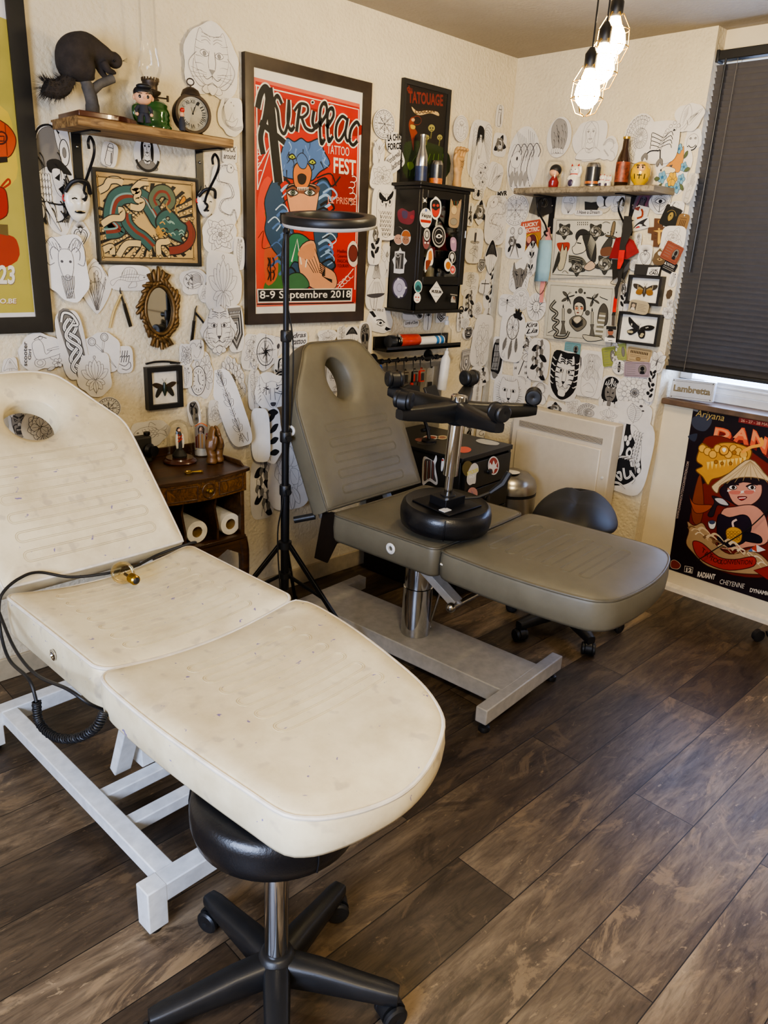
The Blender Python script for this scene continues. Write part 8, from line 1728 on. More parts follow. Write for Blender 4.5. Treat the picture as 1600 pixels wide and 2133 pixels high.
b.build('band','blue_band',t,label='blue paper bands')
t=thing('pump_bottle','clear pump bottle standing at the right end of the black ledge','bottle',(-.525,-.05,ZL));b=MB();b.lathe([(.026,0),(.028,.004),(.028,.07),(.012,.09),(.011,.10)],t.location,seg=22);b.build('bottle_body','clear',t,smooth=60);b=MB();b.lathe([(.012,.095),(.012,.115),(.005,.117),(.005,.135)],t.location,seg=16);b.bar(V3(t.location)+V3((.004,0,.135)),V3(t.location)+V3((-.03,-.005,.135)),.009,.006);b.build('pump','white_plastic',t)
ra=thing('hanging_rail','black pipe rail with hooks under the black ledge','hook rail',(-.75,-.06,1.02));b=MB();b.cyl((-1.0,-.062,1.036),(-.535,-.062,1.036),.0075)
for x in (-.985,-.60):b.cyl((x,-.001,1.036),(x,-.062,1.036),.008);b.lathe([(.03,0),(.03,.006),(.012,.014)],(x,-.001,1.036),(0,-1,0),20);b.lathe([(.012,-.008),(.013,.008)],(x,-.062,1.036),(1,0,0),14)
b.build('pipe','black_metal',ra)
hx=(-.935,-.875,-.82,-.755,-.705,-.63)
for x in hx:b=MB();b.tube(spline([(x,-.062,1.025),(x+.006,-.072,1.036),(x,-.062,1.047),(x-.004,-.054,1.03),(x-.004,-.058,1.0),(x-.008,-.066,.985),(x-.012,-.076,.992)],4),.003,6);b.build('hook','black_metal',ra)
for i,(x,mt,m2) in enumerate(((-.935,'brass','black_metal'),(-.875,'old_brass','brass'),(-.82,'old_brass','dark_steel'),(-.755,'dark_steel','red'),(-.705,'red','old_brass'))):
    t=thing('tattoo_machine',('brass-rimmed black','brass','dark brass','black and red','red')[i]+' tattoo machine hanging on the '+('first','second','third','fourth','fifth')[i]+' rail hook from the left','tattoo machine',(x,-.07,.93),group='tattoo machines on the rail');c=V3((x-.008,-.072,.945));b=MB()
    b.box(c+V3((0,0,-.02)),(.034,.012,.006));b.box(c+V3((-.014,0,.005)),(.006,.012,.05));b.box(c+V3((.002,0,.03)),(.034,.01,.005));b.tube([c+V3((-.01,0,.03)),c+V3((-.004,0,.048)),c+V3((.006,0,.04))],.0025,6);b.build('frame',mt,t,bevel=.001)
    for s in (0,1):b=MB();b.cyl(c+V3((-.004+.015*s,0,-.016)),c+V3((-.004+.015*s,0,.018)),.0065);b.build('coil','card' if s else m2,t)
    b=MB();b.cyl(c+V3((-.016,0,-.022)),c+V3((-.018,0,-.075)),.009);b.build('grip',m2,t)
t=thing('cloth_bag','dark cloth pouch hanging under the tattoo machines','pouch',(-.79,-.07,.86));b=MB();b.prism([(-.86,.90),(-.80,.915),(-.735,.905),(-.72,.86),(-.75,.835),(-.80,.84),(-.825,.822),(-.865,.835)],.062,.085,Matrix(((1,0,0),(0,0,-1),(0,1,0))));b.build('pouch_body','dark_cloth',t,bevel=.006)
t=thing('clip_bag','small clear bag hanging from the last rail hook','bag',(-.645,-.07,.86));b=MB();b.prism([(-.665,.985),(-.615,.99),(-.62,.88),(-.68,.875)],.066,.072,Matrix(((1,0,0),(0,0,-1),(0,1,0))));b.build('bag_body','dome',t,smooth=0);b=MB();b.box((-.645,-.07,.90),(.03,.004,.03));b.build('contents','card',t)
sp=thing('splash_panel','grey metal splash panel on the wall behind the black drawer unit','wall panel',(-.8,-.004,.5));b=MB();b.box((-.74,-.004,.825),(.52,.006,.35));b.build('sheet','panel_grey',sp)
def tube_bottle(name,label,c,r,h,mat,capm,lean=(0,0)):
    t=thing(name,label,'bottle',c);a=V3((lean[0],lean[1],1)).normalized();b=MB();b.lathe([(r*.9,0),(r,.006),(r,h*.7),(r*.5,h*.8),(r*.4,h*.82)],c,a,22);b.build('bottle_body',mat,t,smooth=50);b=MB();b.lathe([(r*.45,h*.8),(r*.45,h*.88),(r*.2,h*.9),(r*.16,h)],c,a,14);b.build('cap',capm,t);return t
tube_bottle('spray_bottle','tall white bottle hanging below the right end of the rail',onY(920,812,-.09),.024,.22,'white_plastic','white_plastic',(.10,0))
sb_=thing('squeeze_bottle','squeeze bottle with a blue bent spout behind the olive headrest','squeeze bottle',onY(793,800,-.10));c=sb_.location;b=MB();b.lathe([(.025,-.09),(.026,-.08),(.026,0),(.018,.012)],c,seg=20);b.build('bottle_body','white_plastic',sb_,smooth=50);b=MB();b.lathe([(.018,.01),(.018,.03),(.004,.034)],c,seg=16);b.tube(spline([c+V3((0,0,.03)),c+V3((.003,0,.07)),c+V3((-.006,0,.088)),c+V3((-.014,0,.06))],4),.003,8);b.build('spout','blue',sb_)
# ================================================================ black drawer unit
du=thing('drawer_unit','black sticker-covered drawer unit behind the olive bed','drawer unit',(-.81,-.31,0),math.radians(5));m=wm(du);w2,d2=.205,.275;b=MB(m);HT=.688
b.box((0,0,HT-.011),(w2*2,d2*2,.022));b.box((-w2+.009,.004,HT/2),(.018,d2*2-.01,HT-.02));b.box((w2-.009,.004,HT/2),(.018,d2*2-.01,HT-.02));b.box((0,d2-.01,HT/2),(w2*2-.04,.01,HT-.04));b.box((0,0,.04),(w2*2-.04,d2*2-.03,.02));b.build('carcass','black_wood',du,bevel=.001)
for q in range(5):
    z=HT-.03-.128*q-.062;b=MB(m);b.box((0,-d2+.002,z),(w2*2-.042,.018,.122));o=b.build('drawer','black_wood',du,bevel=.0015);b=MB(m);b.lathe([(.012,0),(.010,.006),(.013,.014),(.0,.016)],(0,-d2-.007,z),(0,-1,0),16);b.build('knob','black_plastic',o)
mi_=m.to_3x3();fy=m @ V3((0,-d2-.0075,0));fn=(mi_ @ V3((0,-1,0)));lx_=m @ V3((-w2-.0005,0,0));ln_=mi_ @ V3((-1,0,0))
def pl_T(P0,n,U,V,x0,y0,sc):
    def f(x,y):wv=ray(x0+x/sc,y0+y/sc);p=CAM+wv*((P0-CAM).dot(n)/wv.dot(n))-P0;return (p.dot(U),p.dot(V))
    return f
FU2=mi_ @ V3((1,0,0));SU2=mi_ @ V3((0,-1,0));UZ=V3((0,0,1));TF2=pl_T(fy,fn,FU2,UZ,800,760,3.077);TS2=pl_T(lx_,ln_,SU2,UZ,800,760,3.077);tp=V3((m.translation.x,m.translation.y,HT));TT2=pl_T(tp,UZ,V3((1,0,0)),V3((0,1,0)),800,760,3.077)
for d,lb in ((lambda k:(k.c(700,645,36,0,None,W1,ry=60),k.c(700,645,30,0,None,'#9c2f28',ry=52),k.fl([(676,625),(690,640),(700,612),(712,638),(728,615),(718,650),(730,662),(708,668),(700,695),(690,668),(672,660)],W1,0)),'round red fox sticker'),(lambda k:(k.c(535,665,36,0,None,'#5f5128',ry=50),k.fl([(560,640),(580,628),(600,645),(604,680),(590,700),(584,755),(566,762),(545,770),(528,745),(535,690),(548,660)],'#cfc8bb',0),k.t('STICKER',(532,710),(604,682),(530,686),'#d9cf6a',.05),k.t('PACK',(545,728),(580,718),(545,712),'#e9e5da',.03)),'hand sticker lettered STICKER PACK'),(lambda k:(k.c(566,822,32,0,None,'#b9867a',ry=38),k.f([(556,800),(566,840),(576,800),(570,830)],'#5a5a8a')),'round pink sticker')):sticker(du,fy,FU2,UZ,TF2,d,lb,.0018)
for d,lb in ((lambda k:(k.fl([(255,590),(300,605),(318,615),(335,578),(340,610),(330,650),(345,740),(335,770),(290,745),(250,770),(245,690)],W1,0),k.fl([(265,605),(320,625),(325,700),(335,750),(295,725),(258,745),(258,680)],'#4a4542',0),*[k.l([(268+12*q,615),(262+13*q,735)],3,('#a34a3a',W1)[q%2]) for q in range(5)]),'samurai lettering sticker'),(lambda k:(k.fl([(372,605),(385,602),(386,640),(374,680),(366,670)],W1,0),k.c(377,610,7,0,None,'#a83a2c')),'narrow white sticker')):sticker(du,lx_,SU2,UZ,TS2,d,lb,.0012)
for d,lb in ((lambda k:(k.c(300,466,50,0,None,W1,ry=14),k.c(300,466,36,0,None,'#a0402c',ry=9)),'white and red oval sticker'),(lambda k:(k.c(375,466,36,0,None,'#c9b48a',ry=13),k.c(375,466,22,0,None,'#8a4a34',ry=8)),'tan oval sticker'),(lambda k:(k.c(260,480,62,0,None,'#8a4a42',ry=14),k.c(270,500,56,2,'#8d8a84','#2f2c2a',ry=12)),'overlapping round stickers'),(lambda k:k.c(515,545,44,0,None,'#d0492c',ry=20),'bright orange sticker'),(lambda k:k.fl([(592,482),(640,476),(735,500),(720,516),(650,510),(600,496)],'#b9b6ae',1,'#55524c'),'silver winged sticker')):sticker(du,tp,V3((1,0,0)),V3((0,1,0)),TT2,d,lb,.0008)
ta=thing('tablet_stand','black clamp arm holding a small screen on the black drawer unit','tablet stand',V3((-.88,-.30,HT+.0005)));c=ta.location;b=MB();b.lathe([(.035,0),(.035,.008),(.01,.012)],c,seg=20);b.tube([c+V3((0,0,.01)),c+V3((.01,.02,.05)),c+V3((-.01,.03,.10)),c+V3((.0,.02,.19))],.009,10);b.cyl(c+V3((-.02,.03,.05)),c+V3((.03,.03,.05)),.009);b.build('arm','black_metal',ta)
b=MB();b.box(c+V3((.0,.0,.225)),(.11,.012,.075),Euler((-.5,0,.25)).to_matrix());b.build('screen','black_frame',ta,bevel=.004)
# bin and radiator
bn=thing('pedal_bin','brushed steel dome-lid pedal bin between the drawer unit and the radiator','bin',(-.375,-.435,0));c=bn.location;b=MB();b.lathe([(.125,.0),(.128,.01),(.128,.385)],c,seg=40);b.build('bin_body','steel',bn,smooth=50);b=MB();b.lathe([(.129,.38),(.130,.392),(.126,.394)],c,seg=40);b.build('rim','black_plastic',bn)
b=MB();b.lathe([(.129,.395),(.129,.425),(.118,.455),(.085,.485),(.04,.50),(0,.503)],c,seg=40);l_=b.build('lid','steel',bn,smooth=50);b=MB();b.ball(c+V3((-.035,-.02,.4985)),(.042,.04,.004),20);b.build('sticker','paper',l_);b=MB();b.box(c+V3((0,-.135,.02)),(.05,.05,.012));b.build('pedal','black_plastic',bn,bevel=.003)
rd_=thing('wall_radiator','white electric panel radiator with a long slot on the right wall','radiator',(-.13,-.56,.3));b=MB();y0,y1,z0,z1=-.265,-.86,.235,.785;xf=-.18
b.box((xf+.04,(y0+y1)/2,(z0+z1)/2),(.08,y0-y1,z1-z0));b.box((xf-.006,(y0+y1)/2+.008,(z0+z1-.12)/2),(.013,y0-y1-.09,z1-z0-.13));b.build('panel','radiator',rd_,bevel=.006)
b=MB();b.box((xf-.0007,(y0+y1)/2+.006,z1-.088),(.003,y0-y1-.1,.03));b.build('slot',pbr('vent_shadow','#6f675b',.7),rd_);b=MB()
for q in range(5):b.box((xf-.004,(y0+y1)/2+.006,z1-.1+.006*q),(.006,y0-y1-.1,.0016),Euler((0,.6,0)).to_matrix())
b.build('louvres','radiator',rd_,smooth=0);b=MB();b.lathe([(.008,0),(.007,.004),(0,.005)],(xf-.0002,y1+.03,.52),(-1,0,0),14);b.build('sensor_button','white_plastic',rd_)
# ================================================================ antique side table
sd2=thing('side_table','small antique walnut side table with a drawer and pigeonholes','side table',(-2.11,-.19,0));XA,XB_,yF,yB,zt_=-2.297,-1.925,-.354,-.022,.74;b=MB()
top=[(XA,yB),(XB_,yB),(XB_+.006,yF+.01),(XB_-.02,yF)]+[(XB_-.02-(XB_-XA-.04)*q/12,yF-.022*math.sin(PI*q/12)) for q in range(1,12)]+[(XA+.02,yF),(XA-.006,yF+.01)]
b.prism(top,zt_-.012,zt_);b.build('table_top','walnut',sd2,bevel=.003);b=MB()
b.prism([(yB,zt_),(yB,zt_+.035),(yB-.05,zt_+.03),(yB-.1,zt_+.012),(yF+.06,zt_+.018),(yF+.03,zt_)],-.004,.004,RX,(XB_-.006,0,0));b.prism([(yB,zt_),(yB,zt_+.035),(yB-.05,zt_+.03),(yB-.1,zt_+.012),(yF+.06,zt_+.018),(yF+.03,zt_)],-.004,.004,RX,(XA+.006,0,0));b.box(((XA+XB_)/2,yB-.004,zt_+.017),(XB_-XA,.008,.034));b.build('gallery','walnut',sd2,bevel=.002);b=MB()
fr_=[(XB_-.012,yF+.008)]+[(XB_-.02-(XB_-XA-.04)*q/12,yF+.008-.022*math.sin(PI*q/12)) for q in range(0,13)]+[(XA+.012,yF+.008),(XA+.012,yF+.03),(XB_-.012,yF+.03)]
b.prism(fr_,zt_-.085,zt_-.014);dw=b.build('drawer','burl',sd2,bevel=.002);b=MB()
fy_=lambda x:yF+.008-.022*math.sin(PI*(XB_-.02-x)/(XB_-XA-.04))-.001
for xa,xb in ((XA+.03,-2.155),(-2.067,XB_-.03)):b.tube([(x,fy_(x),z) for x,z in [(xa+(xb-xa)*q/8,zt_-.026) for q in range(9)]+[(xb-(xb-xa)*q/8,zt_-.074) for q in range(9)]],.0022,5,closed=True)
b.tube([(-2.111+.026*math.cos(q*PI/12),fy_(-2.111+.026*math.cos(q*PI/12)),zt_-.05+.027*math.sin(q*PI/12)) for q in range(24)],.002,5,closed=True);b.build('inlay','walnut',dw);b=MB();b.lathe([(.010,0),(.006,.006),(.009,.016),(0,.02)],(-2.111,fy_(-2.111),zt_-.05),(0,-1,0),16);b.build('knob','brass',dw);b=MB()
for x in (XA+.018,XB_-.018):b.box((x,(yF+yB)/2+.01,.58),(.016,yB-yF-.03,.30))
b.box(((XA+XB_)/2,yB-.004,.58),(XB_-XA-.03,.008,.30));b.box(((XA+XB_)/2,(yF+yB)/2+.006,.468),(XB_-XA-.02,yB-yF-.02,.014));b.box(((XA+XB_)/2,(yF+yB)/2+.006,.654),(XB_-XA-.03,yB-yF-.03,.008));b.build('carcass','walnut',sd2,bevel=.002)
for x in (-2.188,-2.052):b=MB();b.prism([(yB-.01,.4755),(yB-.01,.6495),(yF+.03,.6495),(yF+.045,.60),(yF+.025,.53),(yF+.03,.4755)],-.004,.004,RX,(x,0,0));b.build('divider','walnut',sd2)
b=MB();ap=[(XA+.02,.46),(XB_-.02,.46),(XB_-.02,.39)]+[(XB_-.05-(XB_-XA-.1)*q/12,.41+.03*math.sin(PI*q/12*3)**2*(1 if q in (0,12) else .8)) for q in range(13)]+[(XA+.02,.39)];b.prism(ap,.0,.012,Matrix(((1,0,0),(0,0,1),(0,1,0))),(0,yF+.014,0));b.build('apron','walnut',sd2)
for x in (XA+.025,XB_-.025):
    for y in (yF+.025,yB-.02):b=MB();s_=1 if x>-2 else -1;b.tube(spline([(x,y,.46),(x+s_*.010,y,.38),(x+s_*.004,y,.2),(x-s_*.004,y,.08),(x+s_*.006,y,.006),(x+s_*.008,y,.0)],4),[.022]*4+[.021]*4+[.016]*4+[.012]*4+[.012]*4+[.013],10);b.build('leg','walnut',sd2,smooth=60)
for px,py,lb in ((480,1088,'right one in the table pigeonhole'),(408,1108,'left one in the table pigeonhole')):
    yy=yF+.05;q=onY(px,py,yy);t=thing('paper_towel_roll','white kitchen paper roll, '+lb,'kitchen roll',(q.x,yy+.08,.4758),group='kitchen rolls in the side table');r_=.042;b=MB();b.lathe([(.021,.2),(.021,0),(r_,.001),(r_+.001,.01),(r_,.2),(.021,.2)],(q.x-(.003 if px>450 else -.003),yy-.006,.4758+r_+.001),(0,1,0),36,cap=False);b.build('paper','tissue',t,smooth=50);b=MB();b.lathe([(.0212,.001),(.0212,.19),(.0195,.19),(.0195,.001)],(q.x-(.003 if px>450 else -.003),yy-.006,.4758+r_+.001),(0,1,0),24,cap=False);b.build('cardboard_core','bag',t,smooth=50)
ZT_=zt_+.0005
gd=thing('glass_dome','glass dome on a turned wooden base with a little robed statue inside','glass dome',onZ(375,962,ZT_));c=gd.location;b=MB();b.lathe([(.058,0),(.062,.005),(.058,.011),(.052,.014),(.05,.019),(0,.019)],c,seg=36);b.build('base','red_brown_wood',gd);b=MB();b.lathe([(.046,.02),(.046,.105),(.043,.13),(.033,.148),(.017,.158),(0,.161)],c,seg=36,cap=False);b.build('dome','dome',gd,smooth=80)
st=thing('statuette','small statue of a robed woman holding roses under the glass dome','statuette',c+V3((0,0,.0195)));c=st.location;b=MB();b.lathe([(.026,0),(.028,.008),(.022,.016),(.016,.024),(.010,.03),(0,.031)],c,seg=20);b.build('plinth','card',st);b=MB();b.lathe([(.012,.028),(.013,.045),(.011,.07),(.013,.085),(.008,.096),(.0,.097)],c,seg=16,sx=1,sy=.8);b.build('robe','dark_cloth',st,smooth=60);b=MB()
for s,mm in ((-1,0),(1,0)):b.tube([c+V3((s*.010,-.004,.088)),c+V3((s*.013,-.006,.06)),c+V3((s*.011,-.004,.035))],[.005,.006,.004],8)
b.build('cloak','hot_white',st,smooth=60);b=MB();b.ball(c+V3((0,-.002,.103)),.007,12);b.ball(c+V3((-.005,-.012,.08)),.003,6);b.build('face','skin',st);b=MB();b.ball(c+V3((0,.001,.105)),(.0078,.007,.0085),12);b.tube([c+V3((0,.005,.104)),c+V3((0,.006,.085))],[.007,.009],8);b.build('veil','black_hair',st);b=MB()
for q in range(9):b.ball(c+V3((-.008+.004*(q%4),-.011,.062+.003*q)),.0035,6)
b.build('roses','red',st)
cd=thing('devotional_candle','glass candle printed with a bearded robed figure, beside the glass dome','candle',onZ(421,948,ZT_));c=cd.location;b=MB();b.lathe([(.027,.0),(.030,.003),(.030,.185),(.0285,.187),(.0285,.02)],c,seg=32);b.build('glass','clear',cd,smooth=60);b=MB();b.lathe([(0,.004),(.0275,.004),(.0275,.032),(0,.034)],c,seg=28);b.build('wax','wax',cd);k=Ink(c,(1,0,0),UZ,step=.00008);vd=V3((CAM.x-c.x,CAM.y-c.y,0)).normalized();rt=V3((-vd.y,vd.x,0))
class Wrap(Ink):
    def w(s,u,v,dz=0.0):a=u/.0304;return s.O+(vd*math.cos(a)+rt*math.sin(a))*(.0304+s.z+dz)+V3((0,0,v))
k=Wrap(c,rt,UZ,lambda x,y:((x-720)*.00045,(500-y)*.00037+.034),step=.00006);k.wk=.6
def dense(pts):
    o=[]
    for i in range(len(pts)):a,b_=pts[i],pts[(i+1)%len(pts)];o += [(a[0]+(b_[0]-a[0])*j/6,a[1]+(b_[1]-a[1])*j/6) for j in range(6)]
    return o
for x in range(660,780,12):k.f([(x,500),(x+12,500),(x+12,240+abs(x+12-720)**2*.012),(x,240+abs(x-720)**2*.012)],'#8a7f72')
k.f([(662,515),(700,515),(740,515),(778,515),(778,500),(740,500),(700,500),(662,500)],'#c9b98a');k.l([(664,270),(700,240),(720,232),(740,240),(776,270)],6,'#c9622c')
for x0,x1,t0,t1,cc in ((665,695,380,350,'#5e2620'),(695,725,345,345,'#8f6a3a'),(725,755,345,360,'#9c7a48'),(755,778,360,400,'#5e2620')):k.f([(x0,495),(x1,495),(x1,t1),(x0,t0)],cc)
k.f([(698,350),(692,290),(705,262),(718,258)],'#2f2018');k.f([(718,258),(735,264),(746,290),(742,350),(728,330)],'#2f2018');k.c(719,300,15,0,None,'#c39a78',ry=26);k.f([(707,310),(731,310),(719,340)],'#3a261a');k.c(765,350,9,0,None,'#8c3a3a');k.mb.build('printed_picture','gloss_print',cd,smooth=0)
ph=thing('praying_hands','carved wooden praying hands on the side table','carved hands',onZ(457,962,ZT_)+V3((-.018,0,.002)));c=ph.location;b=MB()
for s in (-1,1):
    b.lathe([(.021,0),(.023,.008),(.018,.02),(.019,.035)],c+V3((s*.018,s*.004,0)),(-s*.05,0,1),16,sx=1,sy=.9);b.tube(spline([c+V3((s*.018,s*.004,.03)),c+V3((s*.020,0,.06)),c+V3((s*.013,0,.09))],4),[.016]*4+[.019]*4+[.015],12)
    for q in range(4):y=-.014+.0095*q;b.tube(spline([c+V3((s*.016,y,.075)),c+V3((s*.014,y*.9,.105)),c+V3((s*.0058,y*.8,.142-.006*abs(q-1.6)))],4),[.0072]*5+[.006]*3+[.004],9)
    b.tube([c+V3((s*.016,-.014,.055)),c+V3((s*.013,-.026,.08)),c+V3((s*.007,-.024,.105))],[.009,.0075,.005],9)
b.build('hands','dark_wood_carved',ph,smooth=60,remesh=.003)
ks=thing('brass_keys','pair of brass ornamental keys lying on the side table','key ornament',onZ(402,985,ZT_));c=ks.location;b=MB()
for a in (0,.5):d=V3((math.cos(-.15-a),math.sin(-.15-a)*.8,0));b.tube([c+d*.035+V3((0,0,.004)),c-d*.005+V3((0,0,.004))],.0026,6);[b.tube([c-d*(.016)+V3((.012*math.cos(q*PI/6)*(1+.2*(q%2)),.012*math.sin(q*PI/6),.004)) for q in range(12)],.002,5,closed=True)];b.box(c+d*.033+V3((0,-.004,.004)),(.006,.007,.003))
b.build('keys','brass',ks)
tc=thing('old_camera','old black folding camera on the side table, half behind the white headrest','camera',onZ(312,965,ZT_)+V3((-.02,.01,0)));c=tc.location;b=MB();b.box(c+V3((-.02,0,.055)),(.10,.04,.10));b.build('camera_body','card',tc,bevel=.008);b=MB();b.lathe([(.022,0),(.026,.01),(.018,.02),(.020,.035),(.014,.036)],c+V3((.01,-.02,.055)),(.3,-1,0),20);b.build('lens','black_metal',tc);b=MB();b.lathe([(.010,0),(.012,.004),(.012,.012),(0,.014)],c+V3((.02,0,.105)),seg=14);b.build('dial','dark_steel',tc)
# ================================================================ ring light on a tripod
rl=thing('ring_light','black ring light on a tall tripod stand between the two beds','ring light',(-1.812,-.42,0));x,y=-1.812,-.42;b=MB();b.tube([(x,y,.24),(x,y,.66)],.0165,14);b.tube([(x,y,.66),(x-.001,y,1.22)],.0135,14);b.tube([(x,y,1.22),(x-.001,y,1.565)],.0105,14);b.build('pole','black_metal',rl)
for z,rr_ in ((.652,.02),(.858,.019),(1.224,.018)):b=MB();b.lathe([(rr_,-.02),(rr_+.002,-.016),(rr_+.002,.016),(rr_,.02)],(x,y,z),seg=18);b.tube([(x-.005,y-.014,z),(x-.010,y-.038,z)],[.008,.011],10);b.build('clamp_collar','black_plastic',rl)
hb=MB();hb.lathe([(.018,-.02),(.026,-.016),(.026,.012),(.017,.016)],(x,y,.43),seg=18);hb.build('tripod_hub','black_plastic',rl);hb=MB();hb.lathe([(.018,-.012),(.024,-.01),(.024,.012),(.017,.014)],(x,y,.30),seg=18);hb.build('tripod_hub','black_plastic',rl)
for a in (-74,46,166):
    d=V3((math.cos(math.radians(a)),math.sin(math.radians(a)),0));o=V3((x,y,0));e=o+d*.40;e.y=min(e.y,-.03);b=MB();b.bar(o+d*.022+V3((0,0,.43)),e+V3((0,0,.012)),.012,.018);b.bar(o+d*.022+V3((0,0,.30)),o+(e-o)*.45+V3((0,0,.25)),.008,.014);g_=b.build('leg','black_metal',rl,bevel=.002);b=MB();b.ball(e+V3((0,0,.012)),.012,10);b.build('rubber_foot','black_plastic',g_)
cc=V3((-1.708,-.52,1.605));tl_=Euler((math.radians(5),math.radians(-6),0)).to_matrix();nz=tl_ @ V3((0,0,1));b=MB();b.lathe([(.118,.0),(.158,0),(.160,.006),(.160,.022),(.156,.027),(.120,.027),(.117,.02),(.118,0)],cc,nz,56,cap=False);b.build('ring','black_plastic',rl,smooth=40);b=MB();b.lathe([(.119,.001),(.1225,-.010),(.139,-.013),(.155,-.010),(.1595,.001)],cc,nz,56,cap=False);b.build('diffuser','white_plastic',rl,smooth=60)
b=MB();b.tube([(x,y,1.565),(x+.002,y+.002,1.60),cc+tl_ @ V3((-.10,.095,.0))],.008,8);b.ball((x,y,1.575),.013,10);b.box(cc+tl_ @ V3((-.095,.1,.01)),(.05,.03,.035));b.build('mount','black_plastic',rl)
b=MB();b.tube(spline([cc+tl_ @ V3((-.11,.09,0)),V3((x-.02,y,1.45)),V3((x+.022,y-.01,1.22)),V3((x+.026,y-.005,1.0)),V3((x+.018,y,.84)),V3((x-.022,y-.01,.6)),V3((x-.035,y,.44)),V3((x-.05,y-.06,.02)),V3((x-.02,y+.05,.006)),V3((x+.08,y+.2,.006))],6),.0028,6);b.build('cable','cable',rl)
# ================================================================ on the white bed
bu=thing('filament_bulb','loose clear filament bulb with a brass screw cap lying on the white bed','light bulb',onZ(256,1193,.667));c=V3(bu.location);ax=(onZ(290,1213,.672)-onZ(255,1192,.672));ax.z=0;ax.normalize();b=MB();b.lathe([(0,-.034),(.014,-.031),(.026,-.020),(.031,-.004),(.029,.012),(.020,.030),(.0145,.040),(.0135,.046)],c,ax,28);b.build('glass','amber_glass',bu,smooth=80);ax2=(ax+V3((0,0,-.12))).normalized();b=MB();b.lathe([(.0135,.044)]+[(.0135-(.0012 if q%2 else 0),.046+.0026*q) for q in range(9)]+[(.010,.071)],c,ax,24);b.build('screw_cap','brass',bu,smooth=30);b=MB();b.lathe([(.010,.0705),(.006,.074),(0,.075)],c,ax,18);b.build('contact','black_plastic',bu);b=MB();b.tube([c+ax*.04,c+ax*.01],.004,8);b.tube(spline([c+ax*.01,c+V3((.008,.004,.012))-ax*.01,c+V3((-.006,0,-.008))-ax*.012,c+V3((.004,-.004,.01))-ax*.002,c+ax*.012],5),.0006,5);b.build('filament','old_brass',bu)
cbl=thing('coiled_cable','black cable lying across the white bed and hanging coiled at its left side','cable',onZ(75,1470,.45));b=MB();Zs=.662
pts=[onZ(408,1130,.668),onZ(395,1132,.672),onZ(330,1155,.652),onZ(285,1178,.644),onZ(230,1193,.642),onZ(150,1202,.645),onZ(80,1192,.672),onZ(40,1205,.682),onZ(8,1232,.668)];xl=-2.955
pts += [onX(-2,1262,xl),onX(2,1320,xl-.012),onX(20,1375,xl-.02),onX(60,1415,xl-.02),onX(76,1462,xl-.02)];b.tube(spline(pts,7),.0042,8);b.tube(spline([onX(-4,1270,xl-.004),onX(30,1350,xl-.02),onX(75,1405,xl-.02),onX(140,1435,xl-.012),onX(185,1465,xl+.01),onX(215,1478,xl+.05)],6),.004,8);b.build('lead','cable',cbl,smooth=60)
cen=spline([onX(76,1462,xl-.02),onX(82,1505,xl-.02),onX(115,1535,xl-.016),onX(160,1537,xl-.008),onX(200,1515,xl),onX(216,1485,xl+.02)],60);n=len(cen);co_=[]
for i in range(n):
    tt=(cen[min(i+1,n-1)]-cen[max(i-1,0)]).normalized();e1=V3((1,0,0));e1=(e1-tt*e1.dot(tt)).normalized();e2=tt.cross(e1);a=2*PI*46*i/n;co_.append(cen[i]+(e1*math.cos(a)+e2*math.sin(a))*.009)
b=MB();b.tube(co_,.0026,6);b.build('coil','cable',cbl,smooth=60)
# tripod foot and hanging wire at the right edge
tf=thing('stool_foot','black caster foot of a chair just inside the right edge','chair base',(-.16,-1.78,0));q=onZ(1580,1322,.03);b=MB();b.tube([q+V3((.01,-.03,.012)),q+V3((.10,-.12,.05))],[.014,.018],10);b.build('leg','black_plastic',tf);b=MB();b.lathe([(.012,-.012),(.026,-.010),(.027,.010),(.012,.012)],V3((q.x,q.y,.027)),(.5,.8,0),20);b.build('caster','black_plastic',tf)
wr=thing('black_cable','thin black cable slanting across the convention poster','cable',(-.02,-1.4,.3));b=MB();b.tube(spline([onX(1452,1168,-.02),onX(1500,1138,-.02),onX(1550,1108,-.02),onX(1600,1062,-.02),onX(1640,1010,-.02)],5),.0028,6);b.build('wire','cable',wr)
# ================================================================ light
def lamp(name,typ,loc,energy,col,size=.1,rot=None,size_y=None):
    L=bpy.data.lights.new(name,typ);L.energy=energy;L.color=col
    if typ=='AREA':
        L.size=size
        if size_y:L.shape='RECTANGLE';L.size_y=size_y
    elif typ=='POINT':L.shadow_soft_size=size
    o=bpy.data.objects.new(name,L);COL.objects.link(o);o.location=loc
    if rot:o.rotation_euler=rot
    return o
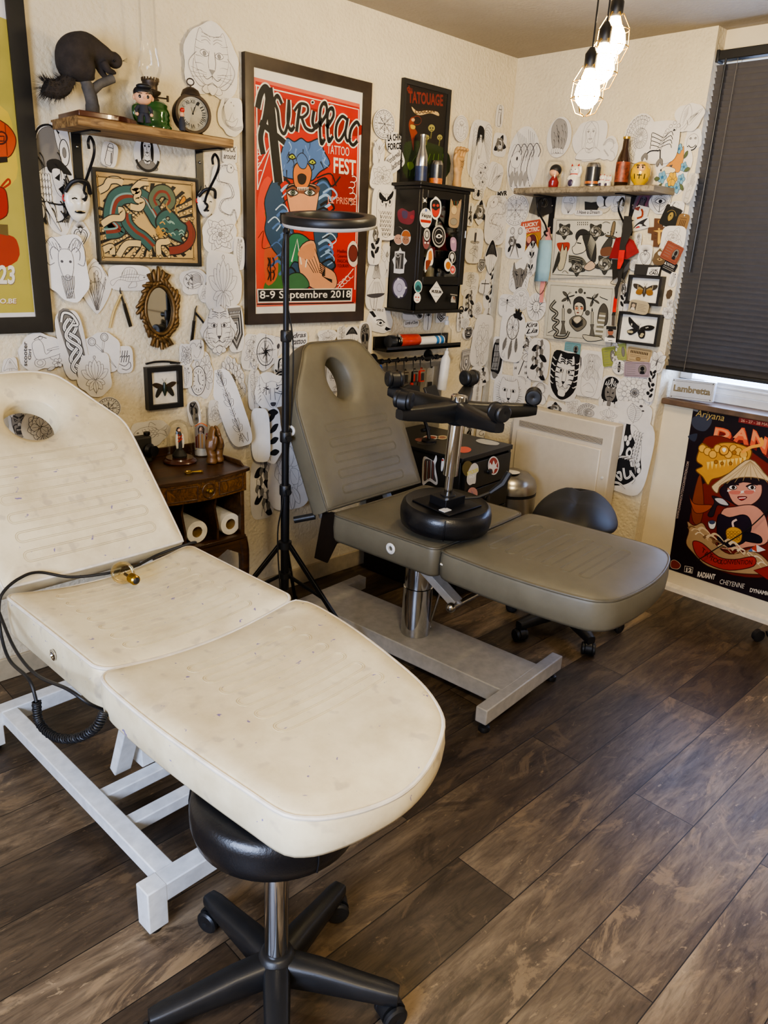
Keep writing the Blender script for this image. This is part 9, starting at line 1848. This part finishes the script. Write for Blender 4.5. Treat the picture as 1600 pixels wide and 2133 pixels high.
# pendant cluster: three bare bulbs on cords from one ceiling rose
bulb_hot=pbr('lit_bulb','#fff0d8',.3,var=0,emit='#ffe6b4',estr=72)
pend=[(1278,75,2.33),(1255,130,2.33),(1225,183,2.33)]
pc=V3((-1.19,-1.18,H))
pl=thing('pendant_lamp','lit pendant lamp of three bare bulbs hanging on cords from the ceiling','ceiling lamp',pc)
r_=MB();r_.lathe([(0,H-.03),(.05,H-.028),(.06,H-.012),(.06,H)],(pc.x,pc.y,0));r_.build('ceiling_rose','black_metal',pl)
for px,py,t in pend:
    p=CAM+ray(px,py)*t;z=p.z
    c=MB();c.tube([(p.x,p.y,z+.105),(p.x,p.y,H-.1),(pc.x+(p.x-pc.x)*.3,pc.y+(p.y-pc.y)*.3,H-.025)],.003,6);c.build('cord','cable',pl)
    c=MB();c.lathe([(.016,z+.05),(.02,z+.055),(.02,z+.09),(.008,z+.108),(0,z+.11)],(p.x,p.y,0),seg=16);c.build('lamp_holder','black_metal',pl)
    c=MB();c.lathe([(0,z-.058),(.018,z-.054),(.032,z-.038),(.038,z-.018),(.034,z+.006),(.022,z+.03),(.014,z+.045),(.014,z+.052)],(p.x,p.y,0),seg=20);c.build('bulb',bulb_hot,pl,smooth=80)
    g_=MB()
    for k in range(6):
        a=k*PI/3
        g_.tube([(p.x+r*math.cos(a),p.y+r*math.sin(a),z+q) for r,q in ((.022,.06),(.045,.02),(.048,-.03),(.03,-.07),(.006,-.078))],.0014,5)
    for r,q in ((.046,.015),(.048,-.03)):g_.tube([(p.x+r*math.cos(i*PI/12),p.y+r*math.sin(i*PI/12),z+q) for i in range(24)],.0014,5,closed=True)
    g_.build('wire_cage','brass',pl)
wld=bpy.data.worlds.new('daylight');scene.world=wld;wld.use_nodes=True
bg=wld.node_tree.nodes['Background'];bg.inputs[0].default_value=(*lin('#bcd2ff'),1);bg.inputs[1].default_value=2.2
lamp('window_daylight','AREA',(.34,(YW0+YW1)/2,1.2),30,lin('#a9c4ff'),1.2,(0,math.radians(90),0),1.2)
lamp('assumed_side_daylight','AREA',(-4.7,-2.3,1.35),34,lin('#c4d8ff'),1.0,(0,math.radians(-80),0),1.3)  # unseen cool area light added inside the left wall: assumed daylight, no window there
lamp('room_fill','POINT',(-3.2,-2.9,2.25),27,lin('#ffeabf'),.16)  # unseen warm fill light, added over the camera to brighten walls and floor
scene.view_settings.view_transform='AgX'
try:scene.view_settings.look='AgX - Medium High Contrast'
except Exception:pass
scene.view_settings.exposure=1.95
cy=scene.cycles
cy.max_bounces=7;cy.diffuse_bounces=4;cy.glossy_bounces=4;cy.transmission_bounces=4;cy.transparent_max_bounces=12
cy.caustics_reflective=False;cy.caustics_refractive=False;cy.sample_clamp_indirect=6.0
cy.use_denoising=True
